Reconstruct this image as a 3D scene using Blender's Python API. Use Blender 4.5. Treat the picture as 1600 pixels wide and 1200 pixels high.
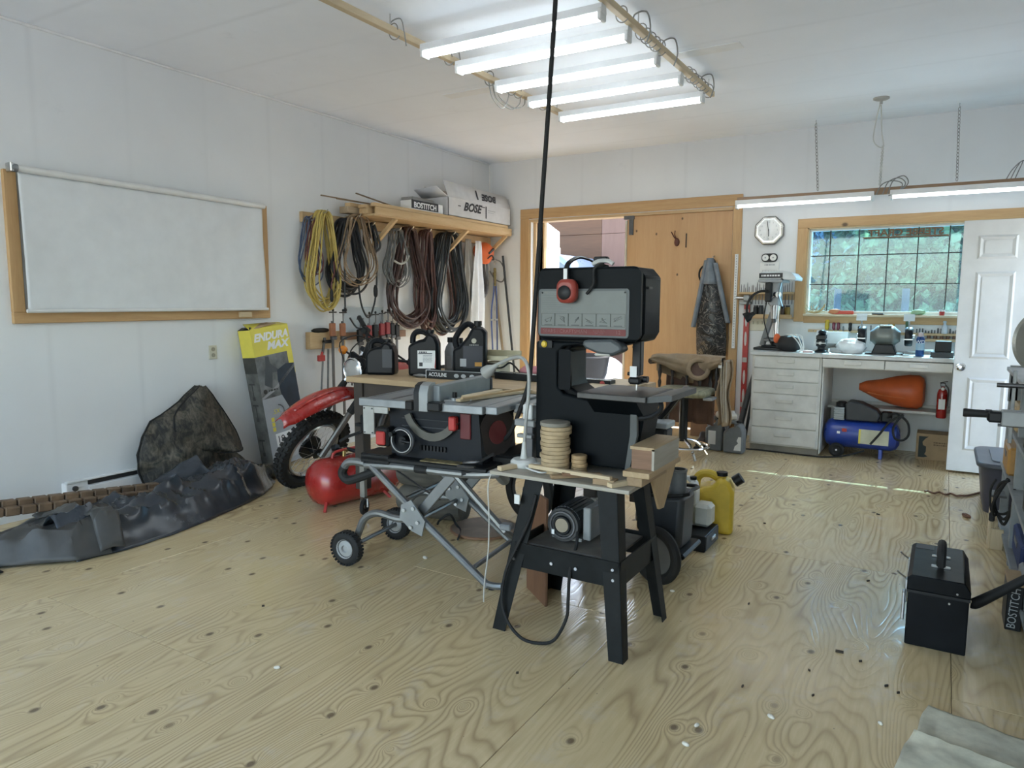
import bpy, bmesh, math, random
from mathutils import Vector, Matrix, Euler, noise as mnoise
for o in list(bpy.data.objects): bpy.data.objects.remove(o)
SC = bpy.context.scene
COL = SC.collection
PI = math.pi
R = math.radians

# ------------------------------------------------------------------ camera
CAMLOC = Vector((0, 0, 1.4))
yaw, pit, rol = R(31.135), R(6.6365), R(0.2268)
fwd = Vector((-math.sin(yaw)*math.cos(pit), math.cos(yaw)*math.cos(pit), -math.sin(pit)))
rt = Vector((math.cos(yaw), math.sin(yaw), 0)); up = rt.cross(fwd)
r2 = rt*math.cos(rol)+up*math.sin(rol); u2 = up*math.cos(rol)-rt*math.sin(rol)
cd = bpy.data.cameras.new('camera'); cam = bpy.data.objects.new('camera', cd); COL.objects.link(cam)
mw = Matrix((r2, u2, -fwd)).transposed().to_4x4(); mw.translation = CAMLOC
cam.matrix_world = mw
cd.sensor_fit = 'HORIZONTAL'; cd.sensor_width = 36; cd.lens = 36*1115.6/1600; cd.clip_start = .05; cd.clip_end = 200
SC.camera = cam

# ------------------------------------------------------------------ world, sun, exposure
w = bpy.data.worlds.new('sky'); SC.world = w; w.use_nodes = True
nt = w.node_tree; nt.nodes.clear()
sk = nt.nodes.new('ShaderNodeTexSky'); sk.sky_type = 'NISHITA'; sk.sun_disc = False
sk.sun_elevation = R(47); sk.sun_rotation = R(0); sk.air_density = 1.3; sk.dust_density = 1.5
bg = nt.nodes.new('ShaderNodeBackground'); bg.inputs['Strength'].default_value = .70
wo = nt.nodes.new('ShaderNodeOutputWorld')
nt.links.new(sk.outputs[0], bg.inputs[0]); nt.links.new(bg.outputs[0], wo.inputs[0])
sl = bpy.data.lights.new('sun', 'SUN'); sl.energy = 9.5; sl.angle = R(.3); sl.color = (1, .95, .86)
so = bpy.data.objects.new('sun', sl); COL.objects.link(so)
SUND = Vector((-.10, -1, -1.085)).normalized()
so.rotation_euler = SUND.to_track_quat('-Z', 'Y').to_euler(); so.location = (1, 20, 22)
vs = SC.view_settings
vs.view_transform = 'Standard'; vs.look = 'None'; vs.gamma = 1; vs.use_curve_mapping = False
vs.exposure = .85
TUBE = 6.8            # radiance of the fluorescent tubes

# ------------------------------------------------------------------ materials
MATS = {}
def _mix(nt, a, b, fac, mode='MIX'):
    m = nt.nodes.new('ShaderNodeMix'); m.data_type = 'RGBA'; m.blend_type = mode
    for s, v in ((0, fac), (6, a), (7, b)):
        if hasattr(v, 'is_linked'): nt.links.new(v, m.inputs[s])
        elif s == 0: m.inputs[0].default_value = v
        else: m.inputs[s].default_value = (*v[:3], 1)
    return m.outputs[2]
def newmat(name):
    m = bpy.data.materials.new(name); m.use_nodes = True
    return m, m.node_tree, m.node_tree.nodes['Principled BSDF']
def coords(nt, scale=(1, 1, 1), kind='Object'):
    tc = nt.nodes.new('ShaderNodeTexCoord'); mp = nt.nodes.new('ShaderNodeMapping')
    mp.inputs['Scale'].default_value = scale; nt.links.new(tc.outputs[kind], mp.inputs[0]); return mp.outputs[0]
def noisetex(nt, vec, scale=5, detail=4, rough=.55, dist=0):
    n = nt.nodes.new('ShaderNodeTexNoise'); n.inputs['Scale'].default_value = scale; n.inputs['Detail'].default_value = detail
    n.inputs['Roughness'].default_value = rough; n.inputs['Distortion'].default_value = dist
    nt.links.new(vec, n.inputs['Vector']); return n.outputs[0]
def ramp(nt, val, *stops):
    r = nt.nodes.new('ShaderNodeValToRGB'); e = r.color_ramp.elements
    while len(e) < len(stops): e.new(.5)
    for i, (p, c) in enumerate(stops):
        e[i].position = p; e[i].color = (*c, 1) if len(c) == 3 else c
    nt.links.new(val, r.inputs[0]); return r.outputs[0]
def mathn(nt, op, a, b=0.0, c=None):
    m = nt.nodes.new('ShaderNodeMath'); m.operation = op
    for i, v in enumerate((a, b, c)):
        if v is None: continue
        if hasattr(v, 'is_linked'): nt.links.new(v, m.inputs[i])
        else: m.inputs[i].default_value = v
    return m.outputs[0]
def bump(nt, bs, h, strength=.3, dist=.004):
    b = nt.nodes.new('ShaderNodeBump'); b.inputs['Strength'].default_value = strength; b.inputs['Distance'].default_value = dist
    nt.links.new(h, b.inputs['Height']); nt.links.new(b.outputs[0], bs.inputs['Normal'])
def M(name, col, rough=.5, metal=0, var=.12, vscale=8, bmp=0, bscale=60, trans=0, alpha=1, emit=None, es=0, spec=None, ior=None, stretch=(1, 1, 1), coat=0, sheen=0):
    if name in MATS: return MATS[name]
    m, nt, bs = newmat(name)
    bs.inputs['Roughness'].default_value = rough; bs.inputs['Metallic'].default_value = metal
    bs.inputs['Base Color'].default_value = (*col, 1)
    if spec is not None: bs.inputs['Specular IOR Level'].default_value = spec
    if ior: bs.inputs['IOR'].default_value = ior
    if trans: bs.inputs['Transmission Weight'].default_value = trans
    if alpha < 1: bs.inputs['Alpha'].default_value = alpha
    if coat: bs.inputs['Coat Weight'].default_value = coat; bs.inputs['Coat Roughness'].default_value = .15
    if sheen: bs.inputs['Sheen Weight'].default_value = sheen
    if emit: bs.inputs['Emission Color'].default_value = (*emit, 1); bs.inputs['Emission Strength'].default_value = es
    if var:
        v = coords(nt, stretch); n = noisetex(nt, v, vscale, 5)
        d = tuple(max(0, c*(1-var*1.6)) for c in col); l = tuple(min(1, c*(1+var)) for c in col)
        nt.links.new(ramp(nt, n, (.3, d), (.7, l)), bs.inputs['Base Color'])
        rr = mathn(nt, 'MULTIPLY_ADD', n, .2, rough-.1); nt.links.new(rr, bs.inputs['Roughness'])
    if bmp:
        bump(nt, bs, noisetex(nt, coords(nt, stretch), bscale, 4), bmp)
    MATS[name] = m; return m
def WOOD(name, c1, c2, axis='x', scale=6, rough=.55, knots=0, contrast=1):
    key = name+'_'+axis
    if key in MATS: return MATS[key]
    m, nt, bs = newmat(key)
    s = {'x': (.08, 1, 1), 'y': (1, .08, 1), 'z': (1, 1, .08)}[axis]
    v = coords(nt, tuple(a*scale for a in s))
    n1 = noisetex(nt, v, 2.2, 6, .6, .6); n2 = noisetex(nt, v, 14, 3, .6)
    mixv = mathn(nt, 'MULTIPLY_ADD', n2, .35, mathn(nt, 'MULTIPLY', n1, .75))
    c = ramp(nt, mixv, (.3, c2), (.72, c1))
    if knots:
        vo = nt.nodes.new('ShaderNodeTexVoronoi'); vo.inputs['Scale'].default_value = knots
        vo.voronoi_dimensions = '2D'; sp = nt.nodes.new('ShaderNodeSeparateXYZ'); nt.links.new(coords(nt), sp.inputs[0]); cb = nt.nodes.new('ShaderNodeCombineXYZ')
        i = 'xyz'.index(axis); o1, o2 = [j for j in range(3) if j != i]
        nt.links.new(mathn(nt, 'MULTIPLY', sp.outputs[i], .7), cb.inputs[0]); nt.links.new(mathn(nt, 'ADD', sp.outputs[o1], sp.outputs[o2]), cb.inputs[1]); nt.links.new(cb.outputs[0], vo.inputs['Vector'])
        k = ramp(nt, vo.outputs['Distance'], (.025, (1, 1, 1)), (.055, (0, 0, 0)))
        k = mathn(nt, 'MULTIPLY', k, ramp(nt, vo.outputs['Color'], (.45, (0, 0, 0)), (.5, (1, 1, 1))))
        c = _mix(nt, c, tuple(x*.22 for x in c2), k)
    nt.links.new(c, bs.inputs['Base Color']); bs.inputs['Roughness'].default_value = rough
    bump(nt, bs, mixv, .15, .002)
    MATS[key] = m; return m
def EMIT(name, col, s):
    if name in MATS: return MATS[name]
    m, nt, bs = newmat(name)
    bs.inputs['Base Color'].default_value = (.8, .8, .8, 1)
    bs.inputs['Emission Color'].default_value = (*col, 1); bs.inputs['Emission Strength'].default_value = s
    MATS[name] = m; return m

# ------------------------------------------------------------------ mesh helpers
WS = {}
class B:
    def __init__(s): s.v = []; s.f = []
    def add(s, vs, fs):
        o = len(s.v); s.v += [tuple(p) for p in vs]; s.f += [tuple(i+o for i in f) for f in fs]; return s
    def box(s, c, d, rot=None, bv=0):
        hx, hy, hz = d[0]/2, d[1]/2, d[2]/2
        if not bv:
            vs = [Vector((x*hx, y*hy, z*hz)) for x in (-1, 1) for y in (-1, 1) for z in (-1, 1)]
            fs = [(0, 1, 3, 2), (4, 6, 7, 5), (0, 4, 5, 1), (2, 3, 7, 6), (0, 2, 6, 4), (1, 5, 7, 3)]
        else:
            b = min(bv, hx*.9, hy*.9, hz*.9); vs = []; fs = []; ix = {}
            for x in (-1, 1):
                for y in (-1, 1):
                    for z in (-1, 1):
                        for a in range(3):
                            h = [hx-b, hy-b, hz-b]; h[a] += b
                            ix[x, y, z, a] = len(vs); vs.append(Vector((x*h[0], y*h[1], z*h[2])))
            for a in range(3):
                b1, b2 = [(1, 2), (2, 0), (0, 1)][a]
                for sg in (-1, 1):
                    q = []
                    for p1, p2 in ((-1, -1), (1, -1), (1, 1), (-1, 1)):
                        t = [0, 0, 0]; t[a] = sg; t[b1] = p1; t[b2] = p2; q.append(ix[(*t, a)])
                    fs.append(tuple(q if sg > 0 else q[::-1]))
            for a in range(3):   # edges along axis a
                b1, b2 = [(1, 2), (2, 0), (0, 1)][a]
                for p1 in (-1, 1):
                    for p2 in (-1, 1):
                        t0 = [0, 0, 0]; t0[b1] = p1; t0[b2] = p2; t1 = list(t0); t0[a] = -1; t1[a] = 1
                        q = [ix[(*t0, b1)], ix[(*t1, b1)], ix[(*t1, b2)], ix[(*t0, b2)]]
                        fs.append(tuple(q if p1*p2 < 0 else q[::-1]))
            for x in (-1, 1):
                for y in (-1, 1):
                    for z in (-1, 1):
                        q = [ix[x, y, z, 0], ix[x, y, z, 1], ix[x, y, z, 2]]
                        fs.append(tuple(q if x*y*z > 0 else q[::-1]))
        m = (rot.to_matrix() if isinstance(rot, Euler) else rot) if rot is not None else None
        c = Vector(c)
        return s.add([(m @ p if m is not None else p)+c for p in vs], fs)
    def bb(s, a, b, bv=0):
        a = Vector(a); b = Vector(b)
        return s.box((a+b)/2, [abs(x) for x in (b-a)], None, bv)
    def beam(s, p0, p1, w, h, bv=0, upv=(0, 0, 1)):
        p0 = Vector(p0); p1 = Vector(p1); d = (p1-p0); L = d.length; d.normalize()
        u = Vector(upv)
        if abs(d.dot(u)) > .99: u = Vector((0, 1, 0))
        x = d.cross(u).normalized(); z = x.cross(d).normalized()
        m = Matrix((x, d, z)).transposed()
        return s.box((p0+p1)/2, (w, L, h), m, bv)
    def ring(s, c, x, y, r, n):
        return [c+x*(math.cos(2*PI*i/n)*r)+y*(math.sin(2*PI*i/n)*r) for i in range(n)]
    def cyl(s, p0, p1, r0, r1=None, n=16, cap=True):
        r1 = r0 if r1 is None else r1
        p0 = Vector(p0); p1 = Vector(p1); d = (p1-p0).normalized()
        x = d.orthogonal().normalized(); y = d.cross(x)
        vs = s.ring(p0, x, y, r0, n)+s.ring(p1, x, y, r1, n)
        fs = [(i, (i+1) % n, n+(i+1) % n, n+i) for i in range(n)]
        if cap: fs += [tuple(range(n-1, -1, -1)), tuple(range(n, 2*n))]
        return s.add(vs, fs)
    def tube(s, pts, r, n=8, closed=False, smooth=0, cap=True):
        P = [Vector(p) for p in pts]
        if smooth: 
            if isinstance(r, (list, tuple)): r = crv([(q, 0, 0) for q in r], smooth, closed); r = [q[0] for q in r]
            P = [Vector(p) for p in crv(P, smooth, closed)]
        N = len(P); rr = r if isinstance(r, (list, tuple)) else [r]*N
        T = []
        for i in range(N):
            a = P[(i-1) % N] if (closed or i > 0) else P[i]; b = P[(i+1) % N] if (closed or i < N-1) else P[i]
            t = (b-a); T.append(t.normalized() if t.length > 1e-9 else Vector((0, 0, 1)))
        x = T[0].orthogonal().normalized(); vs = []
        for i in range(N):
            x = (x-T[i]*x.dot(T[i]))
            x = x.normalized() if x.length > 1e-6 else T[i].orthogonal().normalized()
            vs += s.ring(P[i], x, T[i].cross(x), rr[i], n)
        fs = []
        for i in range(N if closed else N-1):
            a = i*n; b = ((i+1) % N)*n
            fs += [(a+k, a+(k+1) % n, b+(k+1) % n, b+k) for k in range(n)]
        if cap and not closed: fs += [tuple(range(n-1, -1, -1)), tuple(range((N-1)*n, N*n))]
        return s.add(vs, fs)
    def lathe(s, prof, o=(0, 0, 0), n=24, axis=(0, 0, 1), sx=1, sy=1):
        ax = Vector(axis).normalized(); x = ax.orthogonal().normalized() if abs(ax.z) < .99 else Vector((1, 0, 0))
        if abs(ax.z) >= .99: y = Vector((0, 1, 0))*(1 if ax.z > 0 else -1)
        else: y = ax.cross(x)
        o = Vector(o); vs = []; fs = []
        for r, z in prof: 
            for i in range(n):
                a = 2*PI*i/n; vs.append(o+ax*z+x*(math.cos(a)*r*sx)+y*(math.sin(a)*r*sy))
        for j in range(len(prof)-1):
            fs += [(j*n+i, j*n+(i+1) % n, (j+1)*n+(i+1) % n, (j+1)*n+i) for i in range(n)]
        if prof[0][0] > 1e-6: fs.append(tuple(range(n-1, -1, -1)))
        if prof[-1][0] > 1e-6: fs.append(tuple((len(prof)-1)*n+i for i in range(n)))
        return s.add(vs, fs)
    def prism(s, poly, a, b, plane='xz', T=None):
        """poly in the named plane, extruded along the third axis from a to b"""
        def mk(u, v, w_):
            p = {'xz': (u, w_, v), 'xy': (u, v, w_), 'yz': (w_, u, v)}[plane]
            return T @ Vector(p) if T is not None else Vector(p)
        n = len(poly)
        ar = sum(poly[i][0]*poly[(i+1) % n][1]-poly[(i+1) % n][0]*poly[i][1] for i in range(n))
        flip = (ar > 0) ^ (plane == 'xz') ^ (b < a)
        vs = [mk(u, v, a) for u, v in poly]+[mk(u, v, b) for u, v in poly]
        fs = [tuple(range(n)), tuple(range(2*n-1, n-1, -1))]+[(i, n+i, n+(i+1) % n, (i+1) % n) for i in range(n)]
        if flip: fs = [f[::-1] for f in fs]
        return s.add(vs, fs)
    def ell(s, c, r, nu=16, nv=10, rot=None, fn=None):
        c = Vector(c); vs = []; fs = []
        for j in range(nv+1):
            t = PI*j/nv
            for i in range(nu):
                a = 2*PI*i/nu; d = Vector((math.sin(t)*math.cos(a), math.sin(t)*math.sin(a), math.cos(t)))
                k = fn(d) if fn else 1
                p = Vector((d.x*r[0]*k, d.y*r[1]*k, d.z*r[2]*k)); vs.append((rot.to_matrix() @ p if rot else p)+c)
        for j in range(nv): fs += [(j*nu+i, (j+1)*nu+i, (j+1)*nu+(i+1) % nu, j*nu+(i+1) % nu) for i in range(nu)]
        return s.add(vs, fs)
    def sheet(s, nu, nv, fn):
        vs = [fn(i/nu, j/nv) for j in range(nv+1) for i in range(nu+1)]
        fs = [(j*(nu+1)+i, j*(nu+1)+i+1, (j+1)*(nu+1)+i+1, (j+1)*(nu+1)+i) for j in range(nv) for i in range(nu)]
        return s.add(vs, fs)
    def torus(s, c, ax, R_, r, n=32, m=10, sq=1):
        ax = Vector(ax).normalized(); x = ax.orthogonal().normalized(); y = ax.cross(x); c = Vector(c); vs = []
        for i in range(n):
            a = 2*PI*i/n; d = x*math.cos(a)+y*math.sin(a)
            for k in range(m):
                b = 2*PI*k/m; vs.append(c+d*(R_+r*math.cos(b))+ax*(r*sq*math.sin(b)))
        fs = [(i*m+k, ((i+1) % n)*m+k, ((i+1) % n)*m+(k+1) % m, i*m+(k+1) % m) for i in range(n) for k in range(m)]
        return s.add(vs, fs)
    def mesh(s, name):
        me = bpy.data.meshes.new(name); me.from_pydata(s.v, [], s.f); me.validate(); return me
    def build(s, name, mat, parent=None, sharp=35, solid=0, bev=0, sub=0, kind=None, label=None, fix=False):
        me = s.mesh(name)
        rootp = parent
        while rootp is not None and rootp.parent is not None: rootp = rootp.parent
        if rootp is not None and rootp.name in WS: me.transform(WS[rootp.name])
        o = bpy.data.objects.new(name, me); COL.objects.link(o)
        me.materials.append(mat)
        if fix or True:
            bm = bmesh.new(); bm.from_mesh(me); bmesh.ops.remove_doubles(bm, verts=bm.verts, dist=1e-6)
            bm.to_mesh(me); bm.free()
        if sharp:
            me.polygons.foreach_set('use_smooth', [True]*len(me.polygons)); me.set_sharp_from_angle(angle=R(sharp))
        if parent is not None: o.parent = parent
        if sub: q = o.modifiers.new('sub', 'SUBSURF'); q.levels = sub; q.render_levels = sub
        if solid: q = o.modifiers.new('solid', 'SOLIDIFY'); q.thickness = solid; q.offset = 0
        if bev: q = o.modifiers.new('bevel', 'BEVEL'); q.width = bev; q.segments = 2; q.limit_method = 'ANGLE'; q.angle_limit = R(40)
        if kind: o['kind'] = kind
        if label: o['label'] = label
        return o
def crv(pts, k, closed=False):
    P = [Vector(p) for p in pts]; N = len(P); out = []
    for i in range(N if closed else N-1):
        g = lambda j: P[j % N] if closed else P[max(0, min(N-1, j))]
        p0, p1, p2, p3 = g(i-1), g(i), g(i+1), g(i+2)
        for q in range(k):
            t = q/k; out.append(.5*((2*p1)+(p2-p0)*t+(2*p0-5*p1+4*p2-p3)*t*t+(3*p1-p0-3*p2+p3)*t**3))
    if not closed: out.append(P[-1])
    return out
def thing(name, label, cat, loc=(0, 0, 0), rz=0, group=None, world=True, rx=0, ry=0):
    """an Empty at the thing's base; parts are given in world space (world=True) or in its own space"""
    o = bpy.data.objects.new(name, None); COL.objects.link(o); o.empty_display_size = .1
    o.location = loc; o.rotation_euler = (rx, ry, rz); o['label'] = label; o['category'] = cat
    if group: o['group'] = group
    if world: WS[o.name] = (Matrix.Translation(loc) @ Euler((rx, ry, rz)).to_matrix().to_4x4()).inverted()
    return o
def solo(b, name, mat, label, cat, group=None, **k):
    """a thing that is one mesh, given in world space; origin moved to its base"""
    o = b.build(name, mat, None, **k)
    me = o.data; xs = [v.co.copy() for v in me.vertices]
    c = Vector(((min(p.x for p in xs)+max(p.x for p in xs))/2, (min(p.y for p in xs)+max(p.y for p in xs))/2, min(p.z for p in xs)))
    me.transform(Matrix.Translation(-c)); o.location = c
    o['label'] = label; o['category'] = cat
    if group: o['group'] = group
    return o
def struct(b, name, mat, **k):
    o = b.build(name, mat, None, **k); o['kind'] = 'structure'; return o
def copytree(o, parent=None):
    c = o.copy(); COL.objects.link(c); c.parent = parent
    for ch in list(o.children): copytree(ch, c)
    return c
def text(txt, size, M4, name, mat, parent=None, ext=.0008, align='CENTER', shear=0, sx=1, bold=0):
    """flat lettering as a mesh; M4 maps the text plane (x right, y up, z out) to the parent's space"""
    cu = bpy.data.curves.new(name, 'FONT'); cu.body = txt; cu.size = size; cu.extrude = ext; cu.align_x = align; cu.align_y = 'CENTER'; cu.shear = shear; cu.offset = bold
    cu.resolution_u = 3
    t = bpy.data.objects.new('t', cu); COL.objects.link(t)
    dg = bpy.context.evaluated_depsgraph_get(); me = bpy.data.meshes.new_from_object(t.evaluated_get(dg))
    bpy.data.objects.remove(t); me.name = name
    me.transform(M4 @ Matrix.Diagonal((sx, 1, 1, 1)))
    if (M4.to_3x3().determinant()*sx) < 0: me.flip_normals()
    rootp = parent
    while rootp is not None and rootp.parent is not None: rootp = rootp.parent
    if rootp is not None and rootp.name in WS: me.transform(WS[rootp.name])
    o = bpy.data.objects.new(name, me); COL.objects.link(o); me.materials.clear(); me.materials.append(mat)
    if parent is not None: o.parent = parent
    return o
def frame(o, x, y):
    """4x4 for a plane at o with axes x, y"""
    x = Vector(x).normalized(); y = Vector(y).normalized(); z = x.cross(y)
    m = Matrix((x, y, z)).transposed().to_4x4(); m.translation = Vector(o); return m
def dashes(M4, w_, h, rows, mat, parent, name='fine_print', seed=1):
    """print too small to read: rows of short strokes"""
    q = random.Random(seed); b = B(); rh = h/rows
    for j in range(rows):
        x = -w_/2; y = h/2-rh*(j+.5)
        while x < w_/2-.002:
            L = min(w_/2-x, rh*q.uniform(.35, 1.1)); b.add([M4 @ Vector(p) for p in ((x, y-rh*.3, 0), (x+L, y-rh*.3, 0), (x+L, y+rh*.3, 0), (x, y+rh*.3, 0))], [(0, 1, 2, 3)]); x += L+rh*.22
    return b.build(name, mat, parent, sharp=0, kind='stuff')
rnd = random.Random(7)
def nz(p, s=1.0): return mnoise.noise(Vector(p)*s)
# ------------------------------------------------------------------ material library
def floor_mat():
    m, nt, bs = newmat('plywood_floor')
    g = nt.nodes.new('ShaderNodeNewGeometry'); oi = nt.nodes.new('ShaderNodeObjectInfo')
    off = nt.nodes.new('ShaderNodeVectorMath'); off.operation = 'MULTIPLY_ADD'
    cmb = nt.nodes.new('ShaderNodeCombineXYZ')
    for i in range(3): nt.links.new(oi.outputs['Random'], cmb.inputs[i])
    nt.links.new(cmb.outputs[0], off.inputs[0]); off.inputs[1].default_value = (13, 29, 5); nt.links.new(g.outputs['Position'], off.inputs[2])
    def mp(s):
        q = nt.nodes.new('ShaderNodeMapping'); q.inputs['Scale'].default_value = s; nt.links.new(off.outputs[0], q.inputs[0]); return q.outputs[0]
    vo = nt.nodes.new('ShaderNodeTexVoronoi'); vo.voronoi_dimensions = '2D'; vo.inputs['Scale'].default_value = 3.8; vo.inputs['Randomness'].default_value = 1
    nt.links.new(mp((1, .72, 0)), vo.inputs['Vector']); d = vo.outputs['Distance']
    n = mathn(nt, 'MULTIPLY_ADD', noisetex(nt, mp((1, .03, 0)), 3.4, 1, .5, 0), .45, noisetex(nt, mp((1, .17, 0)), 1.6, 2.0, .5, .25))
    kf = mathn(nt, 'POWER', 2.718, mathn(nt, 'MULTIPLY', d, -11.0))
    field = mathn(nt, 'MULTIPLY_ADD', kf, .11, n)
    ringv = mathn(nt, 'FRACT', mathn(nt, 'MULTIPLY', field, 58))
    ring = ramp(nt, ringv, (.0, (.8, .8, .8)), (.22, (.3, .3, .3)), (.5, (0, 0, 0)), (.8, (.12, .12, .12)), (1, (.8, .8, .8)))
    fine = noisetex(nt, mp((60, 4, 0)), 1, 3, .6)
    big = noisetex(nt, mp((.7, .7, 0)), 1.1, 3, .6)
    base = ramp(nt, fine, (.3, (.58, .425, .205)), (.75, (.74, .575, .31)))
    base = _mix(nt, base, (.64, .525, .335), mathn(nt, 'MULTIPLY', big, .8))
    region = ramp(nt, noisetex(nt, mp((.8, .5, 0)), 1.3, 2), (.35, (.10, .10, .10)), (.62, (.78, .78, .78)))
    c = _mix(nt, base, (.30, .20, .10), mathn(nt, 'MULTIPLY', ring, region))
    knot = ramp(nt, d, (.03, (1, 1, 1)), (.066, (0, 0, 0)))
    pick = ramp(nt, vo.outputs['Color'], (.42, (0, 0, 0)), (.47, (1, 1, 1)))
    c = _mix(nt, c, (.13, .085, .05), mathn(nt, 'MULTIPLY', mathn(nt, 'MULTIPLY', knot, pick), .85))
    scuff = ramp(nt, noisetex(nt, mp((2.2, 1.6, 0)), 2.0, 8, .72), (.55, (0, 0, 0)), (.72, (1, 1, 1)))
    c = _mix(nt, c, (.60, .56, .50), mathn(nt, 'MULTIPLY', scuff, .34))
    speck = ramp(nt, noisetex(nt, mp((30, 30, 0)), 1.5, 2), (.735, (0, 0, 0)), (.76, (1, 1, 1)))
    c = _mix(nt, c, (.09, .075, .06), mathn(nt, 'MULTIPLY', speck, .6))
    nt.links.new(c, bs.inputs['Base Color'])
    rg = mathn(nt, 'MULTIPLY_ADD', ring, -.16, .34); rg = mathn(nt, 'MULTIPLY_ADD', big, -.22, rg)
    nt.links.new(rg, bs.inputs['Roughness']); bs.inputs['Specular IOR Level'].default_value = .5
    bump(nt, bs, mathn(nt, 'MULTIPLY_ADD', ring, -1.0, mathn(nt, 'MULTIPLY', fine, .25)), .28, .0012)
    return m
M_FLOOR = floor_mat()
def wall_mat(name, col, seam_axis):
    m, nt, bs = newmat(name)
    n = noisetex(nt, coords(nt), 1.1, 5, .6)
    c = ramp(nt, n, (.3, tuple(x*.93 for x in col)), (.7, col))
    # faint taped joints, 0.41 m apart (studs show through the thin paint)
    tc = nt.nodes.new('ShaderNodeTexCoord'); sp = nt.nodes.new('ShaderNodeSeparateXYZ'); nt.links.new(tc.outputs['Object'], sp.inputs[0])
    f = mathn(nt, 'FRACT', mathn(nt, 'DIVIDE', mathn(nt, 'ADD', sp.outputs[seam_axis], 100.07), .61))
    st = ramp(nt, f, (.0, (1, 1, 1)), (.05, (0, 0, 0)), (.95, (0, 0, 0)), (1, (1, 1, 1)))
    c = _mix(nt, c, tuple(x*.90 for x in col), mathn(nt, 'MULTIPLY', st, mathn(nt, 'MULTIPLY', n, 1.1)))
    dirt = ramp(nt, noisetex(nt, coords(nt), 3, 8, .75), (.62, (0, 0, 0)), (.8, (1, 1, 1)))
    c = _mix(nt, c, tuple(x*.86 for x in col), dirt)
    nt.links.new(c, bs.inputs['Base Color']); bs.inputs['Roughness'].default_value = .62
    bump(nt, bs, noisetex(nt, coords(nt), 90, 2), .05, .002); return m
M_WALL = wall_mat('white_wall_y', (.76, .77, .77), 1); M_WALLB = wall_mat('white_wall_x', (.76, .77, .77), 0); M_CEIL = wall_mat('white_ceiling', (.88, .91, .96), 1)
PINE = ((.56, .36, .17), (.42, .24, .10))
FIR = ((.60, .43, .24), (.47, .31, .15))
def pine(a): return WOOD('pine_trim', *PINE, axis=a, scale=9, knots=2.2)
def fir(a): return WOOD('fir_lumber', *FIR, axis=a, scale=9)
def pale(a): return WOOD('pale_offcut', (.62, .50, .33), (.50, .38, .23), axis=a, scale=14)
def brownw(a): return WOOD('brown_wood', (.26, .14, .08), (.16, .085, .045), axis=a, scale=9)
def plyw(a): return WOOD('bench_plywood', (.46, .33, .19), (.33, .225, .12), axis=a, scale=7)
WHITE = M('white_paint', (.78, .78, .77), .45, var=.05); WHITE_PL = M('white_plastic', (.72, .72, .70), .4, var=.04)
CREAM = M('cream_plastic', (.66, .62, .48), .45, var=.06); IVORY = M('ivory_plate', (.62, .59, .47), .45, var=.05)
BLACK = M('black_plastic', (.0085, .009, .010), .45, var=.2, spec=.3); BLACKR = M('black_rubber', (.010, .010, .010), .75, var=.2, bmp=.2)
BLACKM = M('black_metal', (.008, .009, .011), .40, .0, var=.2, spec=.35); DKGREY = M('dark_grey_plastic', (.030, .033, .037), .5, var=.15)
GREYP = M('grey_plastic', (.20, .21, .22), .5, var=.1); GREYM = M('grey_painted_steel', (.27, .28, .28), .45, .2, var=.1)
ALU = M('cast_aluminium', (.26, .275, .285), .42, .6, var=.12, vscale=14); STEEL = M('steel', (.55, .55, .55), .3, 1, var=.12, vscale=20)
CHROME = M('chrome', (.75, .75, .75), .12, 1, var=0); DKSTEEL = M('dark_steel', (.13, .13, .135), .42, .8, var=.2); BRASS = M('brass', (.5, .38, .16), .3, 1, var=.1)
RED = M('red_paint', (.36, .022, .018), .28, var=.12, coat=.4); REDPL = M('red_plastic', (.42, .035, .03), .42, var=.15); ORANGE = M('orange_plastic', (.66, .13, .035), .45, var=.1)
YELLOW = M('yellow_plastic', (.62, .43, .04), .4, var=.1); BLUE = M('blue_paint', (.020, .055, .32), .3, var=.15, coat=.3); DKBLUE = M('dark_blue_cloth', (.03, .05, .14), .85, var=.25)
PAPER = M('paper', (.80, .80, .78), .7, var=.05); CARD = M('cardboard', (.40, .28, .16), .8, var=.12); PRINTK = M('print_black', (.03, .03, .035), .6, var=0)
PRINTW = M('print_white', (.80, .80, .80), .55, var=0); PRINTG = M('print_grey', (.35, .36, .37), .55, var=0); PRINTR = M('print_red', (.15, .024, .022), .55, var=0.1); PRINTY = M('print_yellow', (.72, .62, .09), .5, var=.05)
GLOW2 = EMIT('dimmed_tube', (.88, .95, 1.0), 4.2); GLOW = EMIT('fluorescent_tube', (.84, .94, 1.0), TUBE)  # beam tubes emit less, to lower the light on the back wall

# ------------------------------------------------------------------ the room: x -4.96..0.95, y -2.6..7.65, ceiling 3.085
XL, XR, YB, YF, ZC = -4.96, .95, 7.65, -2.6, 3.085
fl = struct(B().bb((XL-.2, YF-.2, -.2), (XR+.2, YB+.2, -.019)), 'floor', M('subfloor', (.12, .09, .06), .8))
sh = None; xs0 = [-6.05+1.22*i+.055 for i in range(7)]
for i, x0 in enumerate(xs0):
    y0 = -3.24+(1.22 if i % 2 else 0)
    for j in range(5):
        a = max(x0, XL); b = min(x0+1.218, XR); c = max(y0+2.44*j, YF); d = min(y0+2.44*j+2.438, YB)
        if b-a < .03 or d-c < .03: continue
        B().bb((a, c, -.0185), (b, d, 0), bv=.0015).build('plywood_sheet', M_FLOOR, fl)
struct(B().bb((XL-.12, YF-.12, -.2), (XL, YB+.15, ZC)), 'wall_left', M_WALL)
DX0, DX1, DZ = -4.36, -1.95, 2.375          # sliding door opening
WX0, WX1, WZ0, WZ1 = -1.213, .50, 1.285, 2.125   # window opening
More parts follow.
